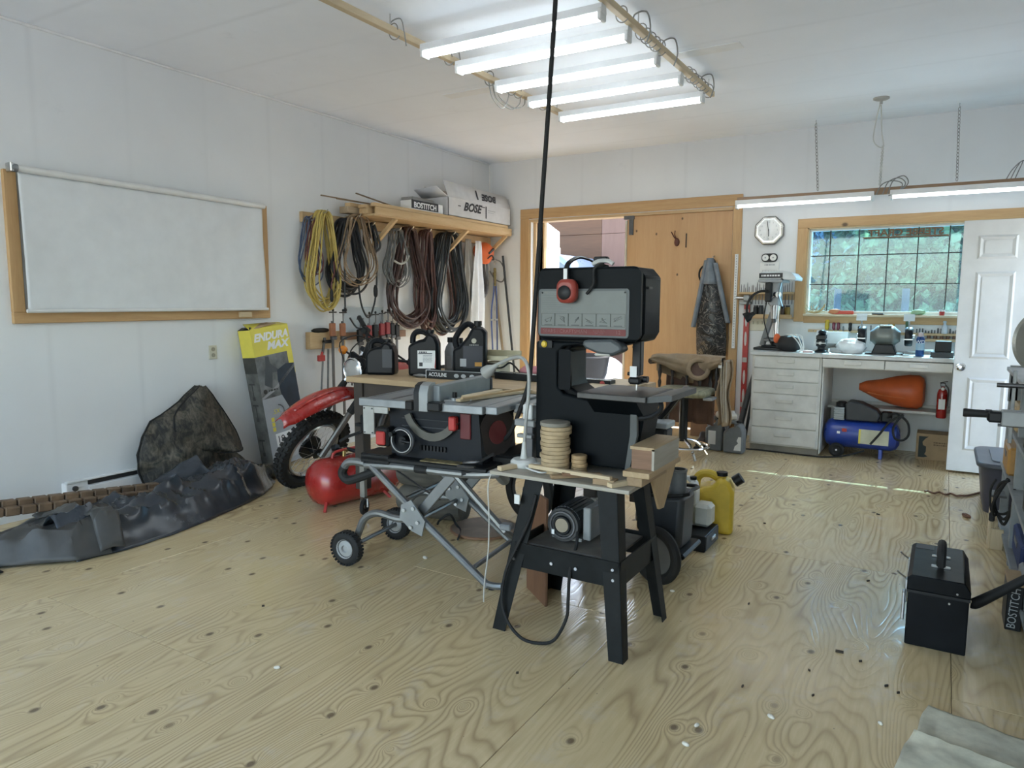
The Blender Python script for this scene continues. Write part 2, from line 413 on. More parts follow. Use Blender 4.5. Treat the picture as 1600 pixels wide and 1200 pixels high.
b = B(); T = .15
b.bb((XL, YB, -.2), (DX0, YB+T, ZC)).bb((DX0, YB, DZ), (DX1, YB+T, ZC)).bb((DX1, YB, -.2), (WX0, YB+T, ZC))
b.bb((WX0, YB, -.2), (WX1, YB+T, WZ0)).bb((WX0, YB, WZ1), (WX1, YB+T, ZC)).bb((WX1, YB, -.2), (XR+.12, YB+T, ZC))
struct(b, 'wall_back', M_WALLB)
b = B(); b.bb((XR, YF, -.2), (XR+.12, 6.02, ZC)).bb((XR, 6.02, 2.09), (XR+.12, 6.90, ZC)).bb((XR, 6.90, -.2), (XR+.12, YB, ZC))
struct(b, 'wall_right', M_WALL)
b = B(); b.bb((XL, YF-.12, 2.86), (XR, YF, ZC)).bb((XL, YF-.12, -.2), (-4.7, YF, 2.86)).bb((.6, YF-.12, -.2), (XR, YF, 2.86))  # unseen wall; its wide opening is added to let daylight in
struct(b, 'wall_front', M_WALLB)
struct(B().bb((XL-.12, YF-.12, ZC), (XR+.12, YB+.15, ZC+.12)), 'ceiling', M_CEIL)
# patch strips on the ceiling where an older fitting was
struct(B().bb((-3.66, 4.93, ZC-.006), (-1.26, 5.06, ZC), bv=.002), 'trim_1', M('patch_white', (.83, .84, .85), .5, var=.03))
# thin corner beads
struct(B().bb((XL, YF, ZC-.018), (XL+.018, YB, ZC), bv=.004), 'trim_2', WHITE)
struct(B().bb((XL, YB-.018, 2.38), (XL+.018, YB, ZC-.018), bv=.004), 'trim_3', WHITE)
# sliding door casing
b = B(); b.bb((-4.50, YB-.022, 2.385), (-1.853, YB, 2.50), bv=.004); t4 = struct(b, 'trim_4', pine('x'))
struct(B().bb((-4.50, YB-.02, 0), (-4.385, YB, 2.385), bv=.004), 'trim_5', pine('z'))
struct(B().bb((-1.945, YB-.02, 0), (-1.853, YB, 2.385), bv=.004), 'trim_6', pine('z'))
b = B(); b.bb((-4.385, YB-.005, 0), (DX0, YB+T, DZ)).bb((-4.36, YB+.06, 0), (-4.325, YB+.09, DZ)); struct(b, 'trim_7', fir('z'))
struct(B().bb((DX0, YB-.004, DZ-.028), (DX1, YB+T, DZ+.002)), 'trim_8', fir('x'))
# sliding plywood door
d1 = struct(B().bb((-3.125, 7.672, .015), (-1.955, 7.706, 2.345), bv=.003), 'door_1', WOOD('door_plywood', (.58, .36, .18), (.49, .28, .125), axis='z', scale=5, rough=.5, knots=4.2))
b = B().bb((-3.16, 7.645, 2.31), (-3.04, 7.672, 2.352), bv=.003).bb((-3.10, 7.650, 2.14), (-3.05, 7.672, 2.31), bv=.003)
b.cyl((-3.075, 7.645, 2.2), (-3.075, 7.675, 2.2), .008).build('hanger_bracket', DKSTEEL, d1)
B().bb((-3.15, 7.668, 0.02), (-3.128, 7.71, 2.30)).build('edge_strip', M('pale_edge', (.6, .55, .45), .5), d1)
hk = B().ell((-2.545, 7.66, 2.04), (.03, .022, .045), 10, 8)
hk.tube([(-2.55, 7.66, 2.06), (-2.575, 7.64, 2.10), (-2.60, 7.63, 2.15)], .006, 6, smooth=3).tube([(-2.54, 7.65, 2.06), (-2.56, 7.63, 2.11), (-2.555, 7.62, 2.16)], .006, 6, smooth=3)
hk.build('pull_handle', M('dark_red_wood', (.10, .03, .02), .6), d1)
B().bb((-2.45, 7.664, 1.98), (-2.44, 7.672, 2.13)).build('slot', BLACKM, d1)
# window
win = struct(B().bb((WX0, YB+.03, WZ0), (WX1, YB+.12, WZ0+.03)).bb((WX0, YB+.03, WZ1-.03), (WX1, YB+.12, WZ1)).bb((WX0, YB+.03, WZ0+.03), (WX0+.03, YB+.12, WZ1-.03)).bb((WX1-.03, YB+.03, WZ0+.03), (WX1, YB+.12, WZ1-.03)), 'window_1', M('white_sash', (.75, .74, .70), .4))
b = B(); b.bb((WX0-.095, YB-.02, WZ1), (WX1+.095, YB, WZ1+.09), bv=.003); b.build('casing', pine('x'), win)
for x0 in (WX0-.095, WX1): B().bb((x0, YB-.02, 1.205), (x0+.095, YB, WZ1), bv=.003).build('casing', pine('z'), win)
B().bb((WX0, YB-.02, 1.195), (WX1, YB, 1.272), bv=.003).build('apron', pine('x'), win)
B().bb((WX0-.0, YB-.07, 1.262), (WX1, YB+.03, WZ0), bv=.004).build('sill', M('pale_sill', (.62, .5, .34), .5), win)
for a, c in (((WX0, YB-.01, WZ0), (WX0+.012, YB+.03, WZ1)), ((WX1-.012, YB-.01, WZ0), (WX1, YB+.03, WZ1)), ((WX0, YB-.01, WZ1-.012), (WX1, YB+.03, WZ1))): B().bb(a, c).build('jamb', fir('z'), win)
def glass_mat():
    m, nt, bs = newmat('haze_tint_window_glass'); nt.nodes.remove(bs); out = nt.nodes['Material Output']
    t = nt.nodes.new('ShaderNodeBsdfTransparent'); t.inputs[0].default_value = (.62, .88, 1.0, 1)  # blue tint and thin translucent film put outdoor haze into the pane
    d = nt.nodes.new('ShaderNodeBsdfTranslucent'); d.inputs[0].default_value = (.75, .88, .95, 1)
    gl = nt.nodes.new('ShaderNodeBsdfGlossy'); gl.inputs['Roughness'].default_value = .03
    mx = nt.nodes.new('ShaderNodeMixShader'); mx.inputs[0].default_value = .015
    m2 = nt.nodes.new('ShaderNodeMixShader'); m2.inputs[0].default_value = .04
    nt.links.new(t.outputs[0], mx.inputs[1]); nt.links.new(d.outputs[0], mx.inputs[2])
    nt.links.new(mx.outputs[0], m2.inputs[1]); nt.links.new(gl.outputs[0], m2.inputs[2]); nt.links.new(m2.outputs[0], out.inputs[0]); return m
B().bb((WX0+.03, YB+.070, WZ0+.03), (WX1-.03, YB+.074, WZ1-.03)).build('pane', glass_mat(), win)
for x in (-1.013, -.757, -.508, -.26, -.012, .237): B().bb((x-.0045, YB+.054, WZ0), (x+.0045, YB+.066, WZ1)).build('muntin', BLACKM, win)
for z in (1.575, 1.853): B().bb((WX0, YB+.056, z-.004), (WX1, YB+.064, z+.004)).build('muntin', BLACKM, win)
sg = thing('window_sign', 'hanging cut-out letter sign inside the window lettered backwards in brown capitals', 'sign', (-.37, YB+.045, 2.005))
SGW = M('sign_brown', (.16, .085, .04), .6)
B().bb((-.72, YB+.024, 2.003), (-.02, YB+.036, 2.016)).build('rail', SGW, sg)
text('STEBBE CRAFT', .085, frame((-.37, YB+.030, 2.050), (-1, 0, 0), (0, 0, 1)), 'lettering', SGW, sg, ext=.004, sx=1.12, bold=.0022)
# white panel door, standing open at right angles to the right wall
d2 = struct(B().bb((.0825, 6.845, .02), (.925, 6.885, 2.05), bv=.002), 'door_2', M('door_white', (.70, .71, .71), .4, var=.08, vscale=3))
def dpanel(x0, x1, z0, z1):
    y = 6.845
    def fr(x0, x1, z0, z1, w, ya, yb):
        b = B(); o = [(x0, z0), (x1, z0), (x1, z1), (x0, z1)]; i = [(x0+w, z0+w), (x1-w, z0+w), (x1-w, z1-w), (x0+w, z1-w)]
        b.add([(p[0], ya, p[1]) for p in o]+[(p[0], yb, p[1]) for p in i], [(k, (k+1) % 4, 4+(k+1) % 4, 4+k) for k in range(4)]); return b
    b = fr(x0, x1, z0, z1, .016, y-.0005, y-.012); b2 = fr(x0+.016, x1-.016, z0+.016, z1-.016, .03, y-.012, y+.004)
    b.add(b2.v, b2.f); b3 = fr(x0+.046, x1-.046, z0+.046, z1-.046, .001, y+.004, y-.006); b.add(b3.v, b3.f)
    b.bb((x0+.046, y-.007, z0+.046), (x1-.046, y-.001, z1-.046))
    b.build('door_panel', MATS['door_white'], d2, sharp=10)
for xa in (.185, .555):
    dpanel(xa, xa+.265, 1.745, 1.93); dpanel(xa, xa+.265, .955, 1.645); dpanel(xa, xa+.265, .20, .80)
b = B().lathe([(.034, 0), (.034, .006), (.012, .010), (.012, .035), (.027, .042), (.031, .056), (.026, .068), (.012, .072), (.0, .072)], (.134, 6.845, .88), 20, (0, -1, 0)); b.build('knob', CHROME, d2)
# ------------------------------------------------------------------ outside
GR = M('gravel_ground', (.36, .35, .33), .9, var=.25, vscale=3, bmp=.4, bscale=20)
struct(B().bb((-40, YB+T, -.35), (40, 60, -.22)), 'ground_outside', GR)
struct(B().bb((-40, -40, -.35), (40, YF-.12, -.22)), 'ground_front', M('pale_bounce_ground', (.58, .56, .53), .9, var=.15, vscale=3))  # unseen ground, kept pale to bounce daylight into the room
struct(B().bb((XR+.12, -3, -.35), (40, YB+T, -.22)), 'ground_side', GR)
struct(B().bb((XL-.6, YB+T, 2.575), (XR+.8, 8.36, 2.645)).bb((XL-.6, 8.33, 2.575), (XR+.8, 8.36, 2.78)).bb((XL-.6, YF-.6, ZC+.12), (XR+.8, 8.36, ZC+.2)), 'roof', M('roof_brown', (.2, .17, .15), .8))  # unseen eave, edge set so the sun leaves a thin floor sliver
struct(B().bb((-9, YB+T, -.22), (-2.2, 13.0, -.02)), 'yard_slab', M('pale_concrete', (.45, .45, .44), .8, var=.15, vscale=2))
BP = WOOD('brown_plywood', (.14, .058, .022), (.075, .03, .011), axis='x', scale=3, rough=.6); PP = WOOD('pink_plywood', (.22, .115, .08), (.16, .078, .053), axis='z', scale=3, rough=.6)
sw = struct(B().bb((-9, 13.04, -.2), (-3.5, 13.14, 3.6)), 'shed_wall', M('shed_stud', (.18, .1, .05), .8))
for x0, x1, m_ in ((-8.27, -7.05, BP), (-7.045, -5.83, BP), (-5.825, -4.61, PP)):
    for z0, z1 in ((-.02, 1.48), (1.485, 2.70), (2.705, 3.6)): B().bb((x0, 13.0, z0), (x1, 13.04, z1), bv=.003).build('plywood_panel', m_, sw)
wl = thing('panel_leaf', 'tall white panel standing open beyond the sliding door', 'panel', (-5.16, 9.7, 0))
B().beam((-4.90, 9.0, 1.245), (-5.42, 10.4, 1.245), .04, 2.52, .003).build('leaf', WHITE, wl); B().beam((-4.87, 9.0, 2.2), (-5.39, 10.4, 2.2), .02, .1).build('rail', WHITE, wl)
B().bb((-4.42, 7.84, 0), (-4.30, 7.9, 2.5)).build('post', brownw('z'), struct(B().bb((-4.34, 7.84, -.02), (-4.28, 7.9, 2.5)), 'trim_9', fir('z')))
vn = thing('parked_van', 'pale blue-white van parked in the yard beyond the sliding door', 'vehicle', (-6.6, 11.7, 0))
VP_ = [(-7.7, .45), (-5.46, .45), (-5.40, .9), (-5.44, 1.5), (-5.62, 2.05), (-5.80, 2.2), (-6.1, 2.25), (-7.3, 2.25), (-7.7, 2.1)]
B().prism(VP_, 11.2, 12.6, 'xz').build('body', M('van_paint', (.30, .36, .44), .3, var=.05, coat=.4), vn, bev=.06)
B().prism([(-5.56, 1.45), (-5.66, 1.98), (-5.84, 2.1), (-6.6, 2.1), (-6.6, 1.45)], 11.19, 11.23, 'xz').build('side_window', M('van_glass', (.12, .18, .24), .1), vn)
for x in (-5.9, -7.2): B().torus((x, 11.24, .33), (0, 1, 0), .25, .085, 24, 8).build('tyre', BLACKR, vn)
tb = thing('round_tub', 'black round tub lying outside the sliding door', 'tub', (-4.78, 9.5, 0)); B().lathe([(.1, 0), (.34, .08), (.46, .35), (.5, .62), (.47, .62), (.42, .36), (.3, .12), (0, .1)], (-4.62, 9.45, -.02), 28).build('bowl', BLACK, tb); B().torus((-4.62, 9.45, .6), (0, 0, 1), .49, .02, 28, 6).build('rim', BLACKR, tb)
bx = thing('rust_drum', 'rust brown drum in the sunny yard behind the tub', 'drum', (-4.75, 10.3, 0)); B().lathe([(.24, 0), (.25, .02), (.25, .3), (.26, .32), (.25, .34), (.25, .68), (.24, .7), (0, .69)], (-4.75, 10.3, -.02), 24).build('shell', M('rust', (.36, .13, .05), .8, var=.3), bx); B().cyl((-4.68, 10.3, .68), (-4.68, 10.3, .71), .03).build('bung', DKSTEEL, bx)
ld = B().lathe([(.0, 0), (.22, .0), (.26, .03), (.26, .05), (.2, .05), (0, .04)], (-4.28, 10.0, .32), 24, (.65, -.3, .5)); solo(ld, 'round_cover', WHITE, 'round white cover leaning up in the yard beyond the opening', 'cover')
sh = B().sheet(30, 20, lambda u, v: Vector((-4.75+1.1*u, 8.2+.65*v, max(-.015, .06+.14*nz((u*6, v*6, 1))+.10*nz((u*15, v*15, 3))))))
solo(sh, 'crumpled_sheeting', M('pale_sheeting', (.62, .70, .78), .5, var=.1), 'crumpled pale blue sheeting on the yard slab outside the door', 'sheet', solid=.004)
dk = B().box((-4.0, 10.6, .38), (.55, .4, .8), None, .02); solo(dk, 'dark_stump', M('bark', (.07, .06, .05), .9, var=.4, bmp=.8, bscale=12), 'dark bark-covered wood block standing in the yard', 'wood block')
# trees seen through the window
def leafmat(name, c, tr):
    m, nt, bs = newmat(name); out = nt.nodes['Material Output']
    n = noisetex(nt, coords(nt), 2.2, 8, .8); cc = ramp(nt, n, (.42, tuple(x*.15 for x in c)), (.58, tuple(min(1, x*2.6) for x in c)))  # wide dark-to-light ramp paints highlights and shade into the foliage
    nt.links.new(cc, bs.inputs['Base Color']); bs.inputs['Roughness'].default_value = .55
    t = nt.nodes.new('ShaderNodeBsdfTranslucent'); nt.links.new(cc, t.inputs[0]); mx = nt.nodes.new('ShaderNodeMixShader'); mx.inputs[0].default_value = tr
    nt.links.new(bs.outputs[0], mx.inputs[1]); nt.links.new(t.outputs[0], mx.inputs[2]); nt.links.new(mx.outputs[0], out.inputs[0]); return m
LEAF1 = leafmat('leaf_light', (.10, .15, .07), .42); LEAF2 = leafmat('leaf_mid', (.042, .082, .04), .45); NEED = leafmat('needle_shade_blue', (.15, .27, .36), .5); BARK = M('grey_bark', (.12, .12, .13), .9, var=.3)  # needle colour holds the blue of shade and haze
def tree(kind, x, y, h, r, n, label, mat, seed):
    q = random.Random(seed); t = thing(kind, label, 'tree', (x, y, -.22), world=False, group='trees outside the window')
    con = kind == 'conifer'
    B().tube([(0, 0, 0), (.03, .02, h*.5), (0, 0, h*.97)], [.16, .10, .02], 8, smooth=3).build('trunk', BARK, t)
    b = B(); s = .15 if not con else .20
    for i in range(n):
        if con:
            k = q.random()**.8; z = h*(.08+.9*k); rr = r*(1-k*.93)*(.35+.65*q.random()**.5)*(1+.18*math.sin(z*9)); a = q.random()*2*PI
            p = Vector((math.cos(a)*rr, math.sin(a)*rr, z-.25*rr)); d = Vector((math.cos(a), math.sin(a), -.5+q.uniform(-.4, .4))).normalized(); w_ = s*.42
        else:
            a = q.random()*2*PI; ph = math.acos(q.uniform(-1, 1)); rr = (q.random()**.4)
            p = Vector((math.sin(ph)*math.cos(a)*r*rr, math.sin(ph)*math.sin(a)*r*rr, h*.52+math.cos(ph)*h*.47*rr)); p += Vector((nz(p, 1.7), nz(p+Vector((9, 0, 0)), 1.7), nz(p+Vector((0, 9, 0)), 1.7)))*.45
            d = Vector((q.gauss(0, 1), q.gauss(0, 1), q.gauss(-.3, 1))).normalized(); w_ = s*.55
        sd = d.cross(Vector((q.gauss(0, 1), q.gauss(0, 1), q.gauss(0, 1)))).normalized()*w_*q.uniform(.7, 1.3); L = s*q.uniform(.8, 1.7)
        b.add([p, p+d*L*.5+sd, p+d*L, p+d*L*.5-sd], [(0, 1, 2, 3)])
    b.build('foliage', mat, t, sharp=0, kind='stuff')
tree('conifer', -3.0, 19, 8.5, 1.9, 9000, 'blue-grey conifer outside, behind the left half of the window', NEED, 1); tree('conifer', -1.3, 20, 9.0, 2.0, 9000, 'tall shaded conifer outside, behind the middle of the window', NEED, 2)
tree('conifer', .6, 21, 9.5, 2.1, 9000, 'shaded conifer outside, behind the door end of the window', NEED, 3); tree('conifer', -4.8, 21, 9.5, 2.2, 6000, 'shaded conifer outside at the far left of the window view', NEED, 4); tree('conifer', 2.4, 22, 10, 2.3, 6000, 'shaded conifer outside, hidden mostly by the white door', NEED, 5)
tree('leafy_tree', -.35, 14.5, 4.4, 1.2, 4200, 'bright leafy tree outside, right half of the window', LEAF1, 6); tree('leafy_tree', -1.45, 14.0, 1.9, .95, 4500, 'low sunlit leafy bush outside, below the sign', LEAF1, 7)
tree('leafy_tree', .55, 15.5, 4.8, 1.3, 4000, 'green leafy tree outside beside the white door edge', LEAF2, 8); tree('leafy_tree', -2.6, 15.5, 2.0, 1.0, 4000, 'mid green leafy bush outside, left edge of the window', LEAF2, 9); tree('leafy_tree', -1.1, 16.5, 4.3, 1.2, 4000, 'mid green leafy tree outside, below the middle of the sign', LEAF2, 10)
for k, x in enumerate((-7.5, -5.2, -3.2, -1.2, .8, 2.8)): tree('conifer', x, 25+.6*(k % 2), 11, 2.4, 7000, 'dark conifer in the back row outside the window, %s from the left' % ('first', 'second', 'third', 'fourth', 'fifth', 'sixth')[k], NEED, 20+k)
for x, y, s in ((-1.55, 13.0, 'left'), (-.56, 13.0, 'right')): solo(B().cyl((x, y, -.22), (x, y, 1.62), .055, n=10), 'fence_post', M('post_grey', (.06, .075, .10), .9), 'weathered fence post among the bushes, the %s one of the window' % s, 'post', 'fence posts outside')
# ------------------------------------------------------------------ ceiling lights
def strip_light(t, x0, x1, y, z, tubes=(-.022, .022), glow=None):
    """fluorescent batten along x: housing, sockets, tubes"""
    hs = B().prism([(y-.03, z+.06), (y+.03, z+.06), (y+.036, z+.018), (y+.034, z+.015), (y-.034, z+.015), (y-.036, z+.018)], x0, x1, 'yz').build('housing', WHITE, t)
    for x in (x0+.012, x1-.012): B().box((x, y, z+.008), (.022, .075, .06), None, .004).build('socket', WHITE_PL, t)
    for d in tubes: B().cyl((x0+.024, y+d, z), (x1-.024, y+d, z), .0135, n=12).build('tube', glow or GLOW, t)
LY = (3.69, 4.06, 4.55, 5.02, 5.54); ORD = ('nearest the camera', 'second from the camera', 'third from the camera, the middle one', 'fourth from the camera', 'farthest from the camera')
for i, y in enumerate(LY):
    t = thing('fluorescent_light', 'white fluorescent strip light under the ceiling, %s' % ORD[i], 'light', (-2.27, y, 2.91), group='strip lights hung from the ceiling rails')
    strip_light(t, -2.885, -1.665, y, 2.915)
for nm, x, y0, y1, lab in (('light_rail', -2.925, 1.2, 5.66, 'long pale wooden rail carrying the left ends of the strip lights'), ('light_rail', -1.655, 2.6, 5.72, 'pale wooden rail with wire wraps carrying the right ends of the strip lights')):
    t = thing(nm, lab, 'rail', (x, (y0+y1)/2, 2.97), group='wooden rails of the ceiling lights')
    B().bb((x-.02, y0, 2.975), (x+.02, y1, 3.015), bv=.003).build('batten', pale('y'), t)
    for y in (y0+.1, (y0+y1)/2, y1-.1): B().cyl((x, y, 3.015), (x, y, ZC), .004, n=6).build('hanger', STEEL, t)
    q = random.Random(int(-x*10))
    ys = [3.9, 4.2, 4.28, 4.36, 4.44, 4.52, 5.1, 5.18, 5.26, 5.34, 5.42, 5.5, 5.6] if x > -2 else [3.45, 4.0, 4.5, 4.72, 4.8, 4.9, 5.3]
    for y in ys:
        r = .03+q.random()*.012; B().tube([(x+math.cos(a)*r*1.1, y+.03*a/6.3, 2.995+math.sin(a)*r*1.2) for a in [k*PI/5 for k in range(10)]], .0035, 5, smooth=2).build('wire_wrap', M('grey_wire', (.25, .25, .24), .5), t)
    if x < -2:
        for (ya, yb, dz) in ((4.5, 4.78, .16), (4.55, 4.95, .14), (4.6, 5.02, .12)): B().tube([(x, ya, 2.97), (x+.02, ya+.02, 2.97-dz*.7), (x+.03, (ya+yb)/2, 2.97-dz), (x+.02, yb-.05, 2.97-dz*.5), (x, yb, 2.97)], .004, 5, smooth=5).build('wire', MATS['grey_wire'], t)
        for y in (3.44, 4.02): B().tube([(x, y, 2.99), (x-.02, y+.02, 3.05), (x+.03, y+.05, 3.07), (x+.04, y+.07, 3.0), (x+.03, y+.1, 2.93)], .004, 5, smooth=5).build('wire', MATS['grey_wire'], t)
    else:
        for y in (4.1, 4.6, 5.45): B().tube([(x, y, 2.99), (x-.01, y+.02, 3.06), (x+.05, y+.06, 3.08), (x+.06, y+.1, 3.0), (x+.03, y+.12, 2.93)], .005, 5, smooth=5).build('wire', MATS['grey_wire'], t)
# beam light over the workbench
t = thing('beam_light', 'wooden beam hung on chains over the worktop with two fluorescent strips', 'light', (-.5, 7.33, 2.33))
B().bb((-1.84, 7.34, 2.365), (.86, 7.375, 2.425), bv=.003).build('beam', WOOD('brown_beam', (.34, .22, .13), (.24, .14, .08), axis='x', scale=8), t)
for x0, x1 in ((-1.84, -.62), (-.49, .73)):
    strip_light(t, x0, x1, 7.31, 2.33, (-.012,), GLOW2)
def chain(b, p0, p1, L=.036, r=.0032):
    p0 = Vector(p0); p1 = Vector(p1); n = max(2, int((p1-p0).length/(L*.78))); d = (p1-p0).normalized()
    x = d.orthogonal().normalized(); y = d.cross(x)
    for i in range(n):
        c = p0.lerp(p1, (i+.5)/n); s = x if i % 2 else y
        b.tube([c+d*(L*.5*math.cos(a))+s*(.011*math.sin(a)) for a in [k*PI/4 for k in range(8)]], r, 4, closed=True)
    return b
for xa, xb in ((-1.147, -1.10), (-.01, .01)):
    b = chain(B(), (xa, 7.36, 3.05), (xb, 7.36, 2.44)); b.build('chain', M('chain_grey', (.34, .33, .31), .45, .6), t)
    B().tube([(xa, 7.36, ZC), (xa, 7.36, 3.065), (xa+.008, 7.36, 3.052)], .004, 5).build('hook', STEEL, t)
WIREW = M('pale_cord', (.55, .54, .5), .5)
b = B().lathe([(.0, 0), (.062, 0), (.062, -.01), (.05, -.016), (.012, -.02), (.012, -.05), (0, -.05)], (-.569, 6.85, ZC), 20); cp = b.build('ceiling_rose', M('rose_grey', (.4, .39, .36), .5), t)
B().tube([(-.575, 6.85, 3.04), (-.60, 6.9, 2.93), (-.62, 6.95, 2.78), (-.58, 7.0, 2.72), (-.545, 7.02, 2.73), (-.56, 6.98, 2.84), (-.568, 6.86, 3.03)], .005, 6, smooth=5).build('cord', WIREW, t)
b = B()
for ph in (0, PI): b.tube([(-.548+.007*math.cos(k*.9+ph)-.006*k/40*5, 7.02+.30*(k/40)**1.2+.007*math.sin(k*.9+ph), 2.73-.29*k/40) for k in range(41)], .0045, 5)
b.build('twisted_cord', WIREW, t)
b = B()
for k, (dx, dz) in enumerate(((.0, 0), (.05, .03), (.09, .05))): b.tube([(-.60+dx, 7.30, 2.36), (-.56+dx, 7.28, 2.44+dz*.6), (-.48+dx, 7.29, 2.47+dz*.7), (-.40+dx*.5, 7.30, 2.44), (-.43, 7.29, 2.37), (-.50, 7.27, 2.34)], .005, 5, smooth=5)
b.build('wire_loops', MATS['grey_wire'], t)
b = B()
for k in range(3): b.tube([(.36+.03*k, 7.35, 2.42), (.40+.03*k, 7.34, 2.50+.02*k), (.47, 7.33, 2.56), (.56, 7.33, 2.5)], .004, 5, smooth=5)
b.build('wire_loops', MATS['grey_wire'], t)
# thick drop cable from the ceiling to the table saw
t = thing('drop_cable', 'thick black power cable dropping from the ceiling to the table saw', 'cable', (-1.63, 3.10, ZC))
B().tube([(-1.63, 3.10, ZC), (-1.645, 3.10, 2.78), (-1.67, 3.10, 2.4), (-1.70, 3.09, 1.9), (-1.722, 3.08, 1.5), (-1.735, 3.06, 1.15), (-1.74, 3.04, 1.0), (-1.775, 3.02, .87), (-1.84, 3.03, .74), (-1.93, 3.05, .665), (-1.97, 3.08, .66)], .0115, 8, smooth=6).build('cord', BLACKR, t)
B().cyl((-1.63, 3.10, ZC-.03), (-1.63, 3.10, ZC), .03, n=14).build('ceiling_rose', DKGREY, t)
# ------------------------------------------------------------------ assembly bench
BZ = .91
t = thing('work_table', 'long wooden-topped work table on dark legs and casters behind the table saw', 'table', (-2.4, 3.78, 0))
B().bb((-3.30, 3.38, BZ-.035), (-1.49, 4.17, BZ), bv=.002).build('table_top', plyw('x'), t)
B().bb((-3.24, 3.42, BZ-.135), (-1.55, 3.46, BZ-.035)).build('apron', M('dark_wood', (.045, .035, .028), .7), t); B().bb((-3.24, 4.09, BZ-.135), (-1.55, 4.13, BZ-.035)).build('apron', MATS['dark_wood'], t)
for x in (-3.24, -3.20): pass
for x, y in ((-3.22, 3.44), (-1.57, 3.44), (-3.22, 4.11), (-1.57, 4.11)):
    lg = B().box((x, y, .52), (.075, .075, .71), None, .004).build('leg', MATS['dark_wood'], t)
    B().box((x+.03, y-.035, .24), (.04, .03, .24), None, .003).build('foot_tube', M('worn_grey_steel', (.30, .29, .26), .5, .4), lg)
    B().torus((x+.035, y-.035, .055), (1, .3, 0), .038, .016, 20, 8).build('caster_wheel', BLACKR, lg); B().tube([(x+.012, y-.04, .055), (x+.012, y-.04, .11), (x+.058, y-.03, .11), (x+.058, y-.03, .055)], .006, 6).build('caster_fork', STEEL, lg)
b = B().bb((-3.17, 3.36, .56), (-3.10, 3.43, .67), .006).bb((-3.19, 3.34, .60), (-3.08, 3.40, .62)); b.tube([(-3.13, 3.34, .57), (-3.20, 3.28, .54), (-3.24, 3.25, .51)], .01, 6); b.build('vise', BLACKM, t)
B().bb((-3.02, 3.46, .70), (-2.5, 3.7, .775)).build('drawer', plyw('y'), t)
# ------------------------------------------------------------------ table saw on folding wheeled stand
t = thing('table_saw', 'portable table saw with grey table on a wheeled folding gravity stand', 'table saw', (-2.22, 3.03, 0), R(6.5), world=False)
tp = B().bb((-.36, -.25, .862), (.34, .25, .90), bv=.004).build('saw_table', ALU, t)
for x in (-.20, .235): B().bb((x-.01, -.25, .9), (x+.01, .25, .9012)).build('mitre_slot', DKSTEEL, tp)
B().bb((-.335, -.25, .9), (-.33, .25, .901)).build('seam', DKSTEEL, tp)
B().bb((-.37, -.285, .862), (.345, -.25, .903), bv=.004).build('front_rail', ALU, t); B().bb((-.37, .25, .862), (.40, .28, .9), bv=.004).build('rear_rail', ALU, t)
B().bb((.345, -.26, .862), (.41, .28, .9), bv=.004).build('extension_table', ALU, t); B().bb((.40, -.05, .845), (.47, .30, .885), bv=.004).build('side_rail', GREYM, t)
B().bb((-.352, -.275, .715), (-.284, -.262, .862), bv=.002).bb((-.284, -.275, .828), (-.20, -.262, .866), bv=.002).build('side_bracket', M('bare_alu', (.40, .40, .38), .5, .5), t)
for x in (-.342, -.294):
    for z in (.725, .85): B().cyl((x, -.28, z), (x, -.275, z), .004, n=8).build('screw', DKSTEEL, t)
fe = B().bb((.035, -.24, .902), (.085, .32, .985), bv=.004).build('fence', M('fence_grey', (.22, .24, .25), .45, .3), t)
B().prism([(-.30, .86), (-.30, .95), (-.285, .985), (-.255, .998), (-.22, .998), (-.22, .86)], -.028, .0, 'yz').build('fence_head', BLACK, fe); B().prism([(-.298, .86), (-.298, .95), (-.283, .985), (-.255, .998), (-.22, .998), (-.22, .86)], .0, .05, 'yz').build('fence_head_side', GREYM, fe)
B().bb((-.075, -.31, .862), (-.03, -.25, .908), bv=.005).build('fence_clamp', BLACK, fe); B().bb((.052, -.31, .866), (.125, -.25, .908), bv=.005).build('fence_clamp', BLACK, fe)
B().bb((.03, .32, .902), (.09, .345, .97), bv=.005).build('fence_foot', DKGREY, fe)
hb = B().prism([(-.23, .60), (.30, .60), (.28, .86), (-.24, .86)], -.20, .20, 'xz').build('housing', M('saw_housing', (.006, .008, .012), .5, spec=.25), t)
for k in range(8):
    B().bb((-.05+.02*k, -.212, .645), (-.04+.02*k, -.2, .67)).build('vent_rib', BLACK, hb)
B().bb((-.16, -.205, .76), (.20, -.198, .765)).bb((-.16, -.205, .80), (.20, -.198, .803)).build('rib', DKGREY, hb)
B().bb((.18, -.21, .72), (.24, -.2, .85), bv=.004).build('side_post', M('dark_red_plastic', (.11, .012, .014), .5), hb)
hw = B().torus((-.115, -.27, .698), (0, 1, 0), .062, .011, 28, 8).build('handwheel', DKGREY, t)
B().cyl((-.115, -.275, .698), (-.115, -.20, .698), .022).cyl((-.115, -.28, .698), (-.06, -.27, .69), .008).build('hub', BLACK, hw); B().torus((-.115, -.283, .698), (0, 1, 0), .058, .003, 28, 6).build('rim_line', STEEL, hw)
B().cyl((-.155, -.28, .735), (-.155, -.32, .735), .012).build('knob', BLACK, hw)
ar = []
for k in range(13): a = PI*1.12+k/12*PI*.72; ar.append((.03+.17*math.cos(a), .89+.19*math.sin(a)))
ar2 = [(.03+.135*math.cos(PI*1.12+k/12*PI*.72), .89+.15*math.sin(PI*1.12+k/12*PI*.72)) for k in range(12, -1, -1)]
B().prism(ar+ar2, -.232, -.215, 'xz').build('bevel_scale', M('scale_grey', (.09, .085, .07), .5), t)
B().bb((.135, -.25, .765), (.175, -.21, .835), bv=.006).build('bevel_lever', REDPL, t)
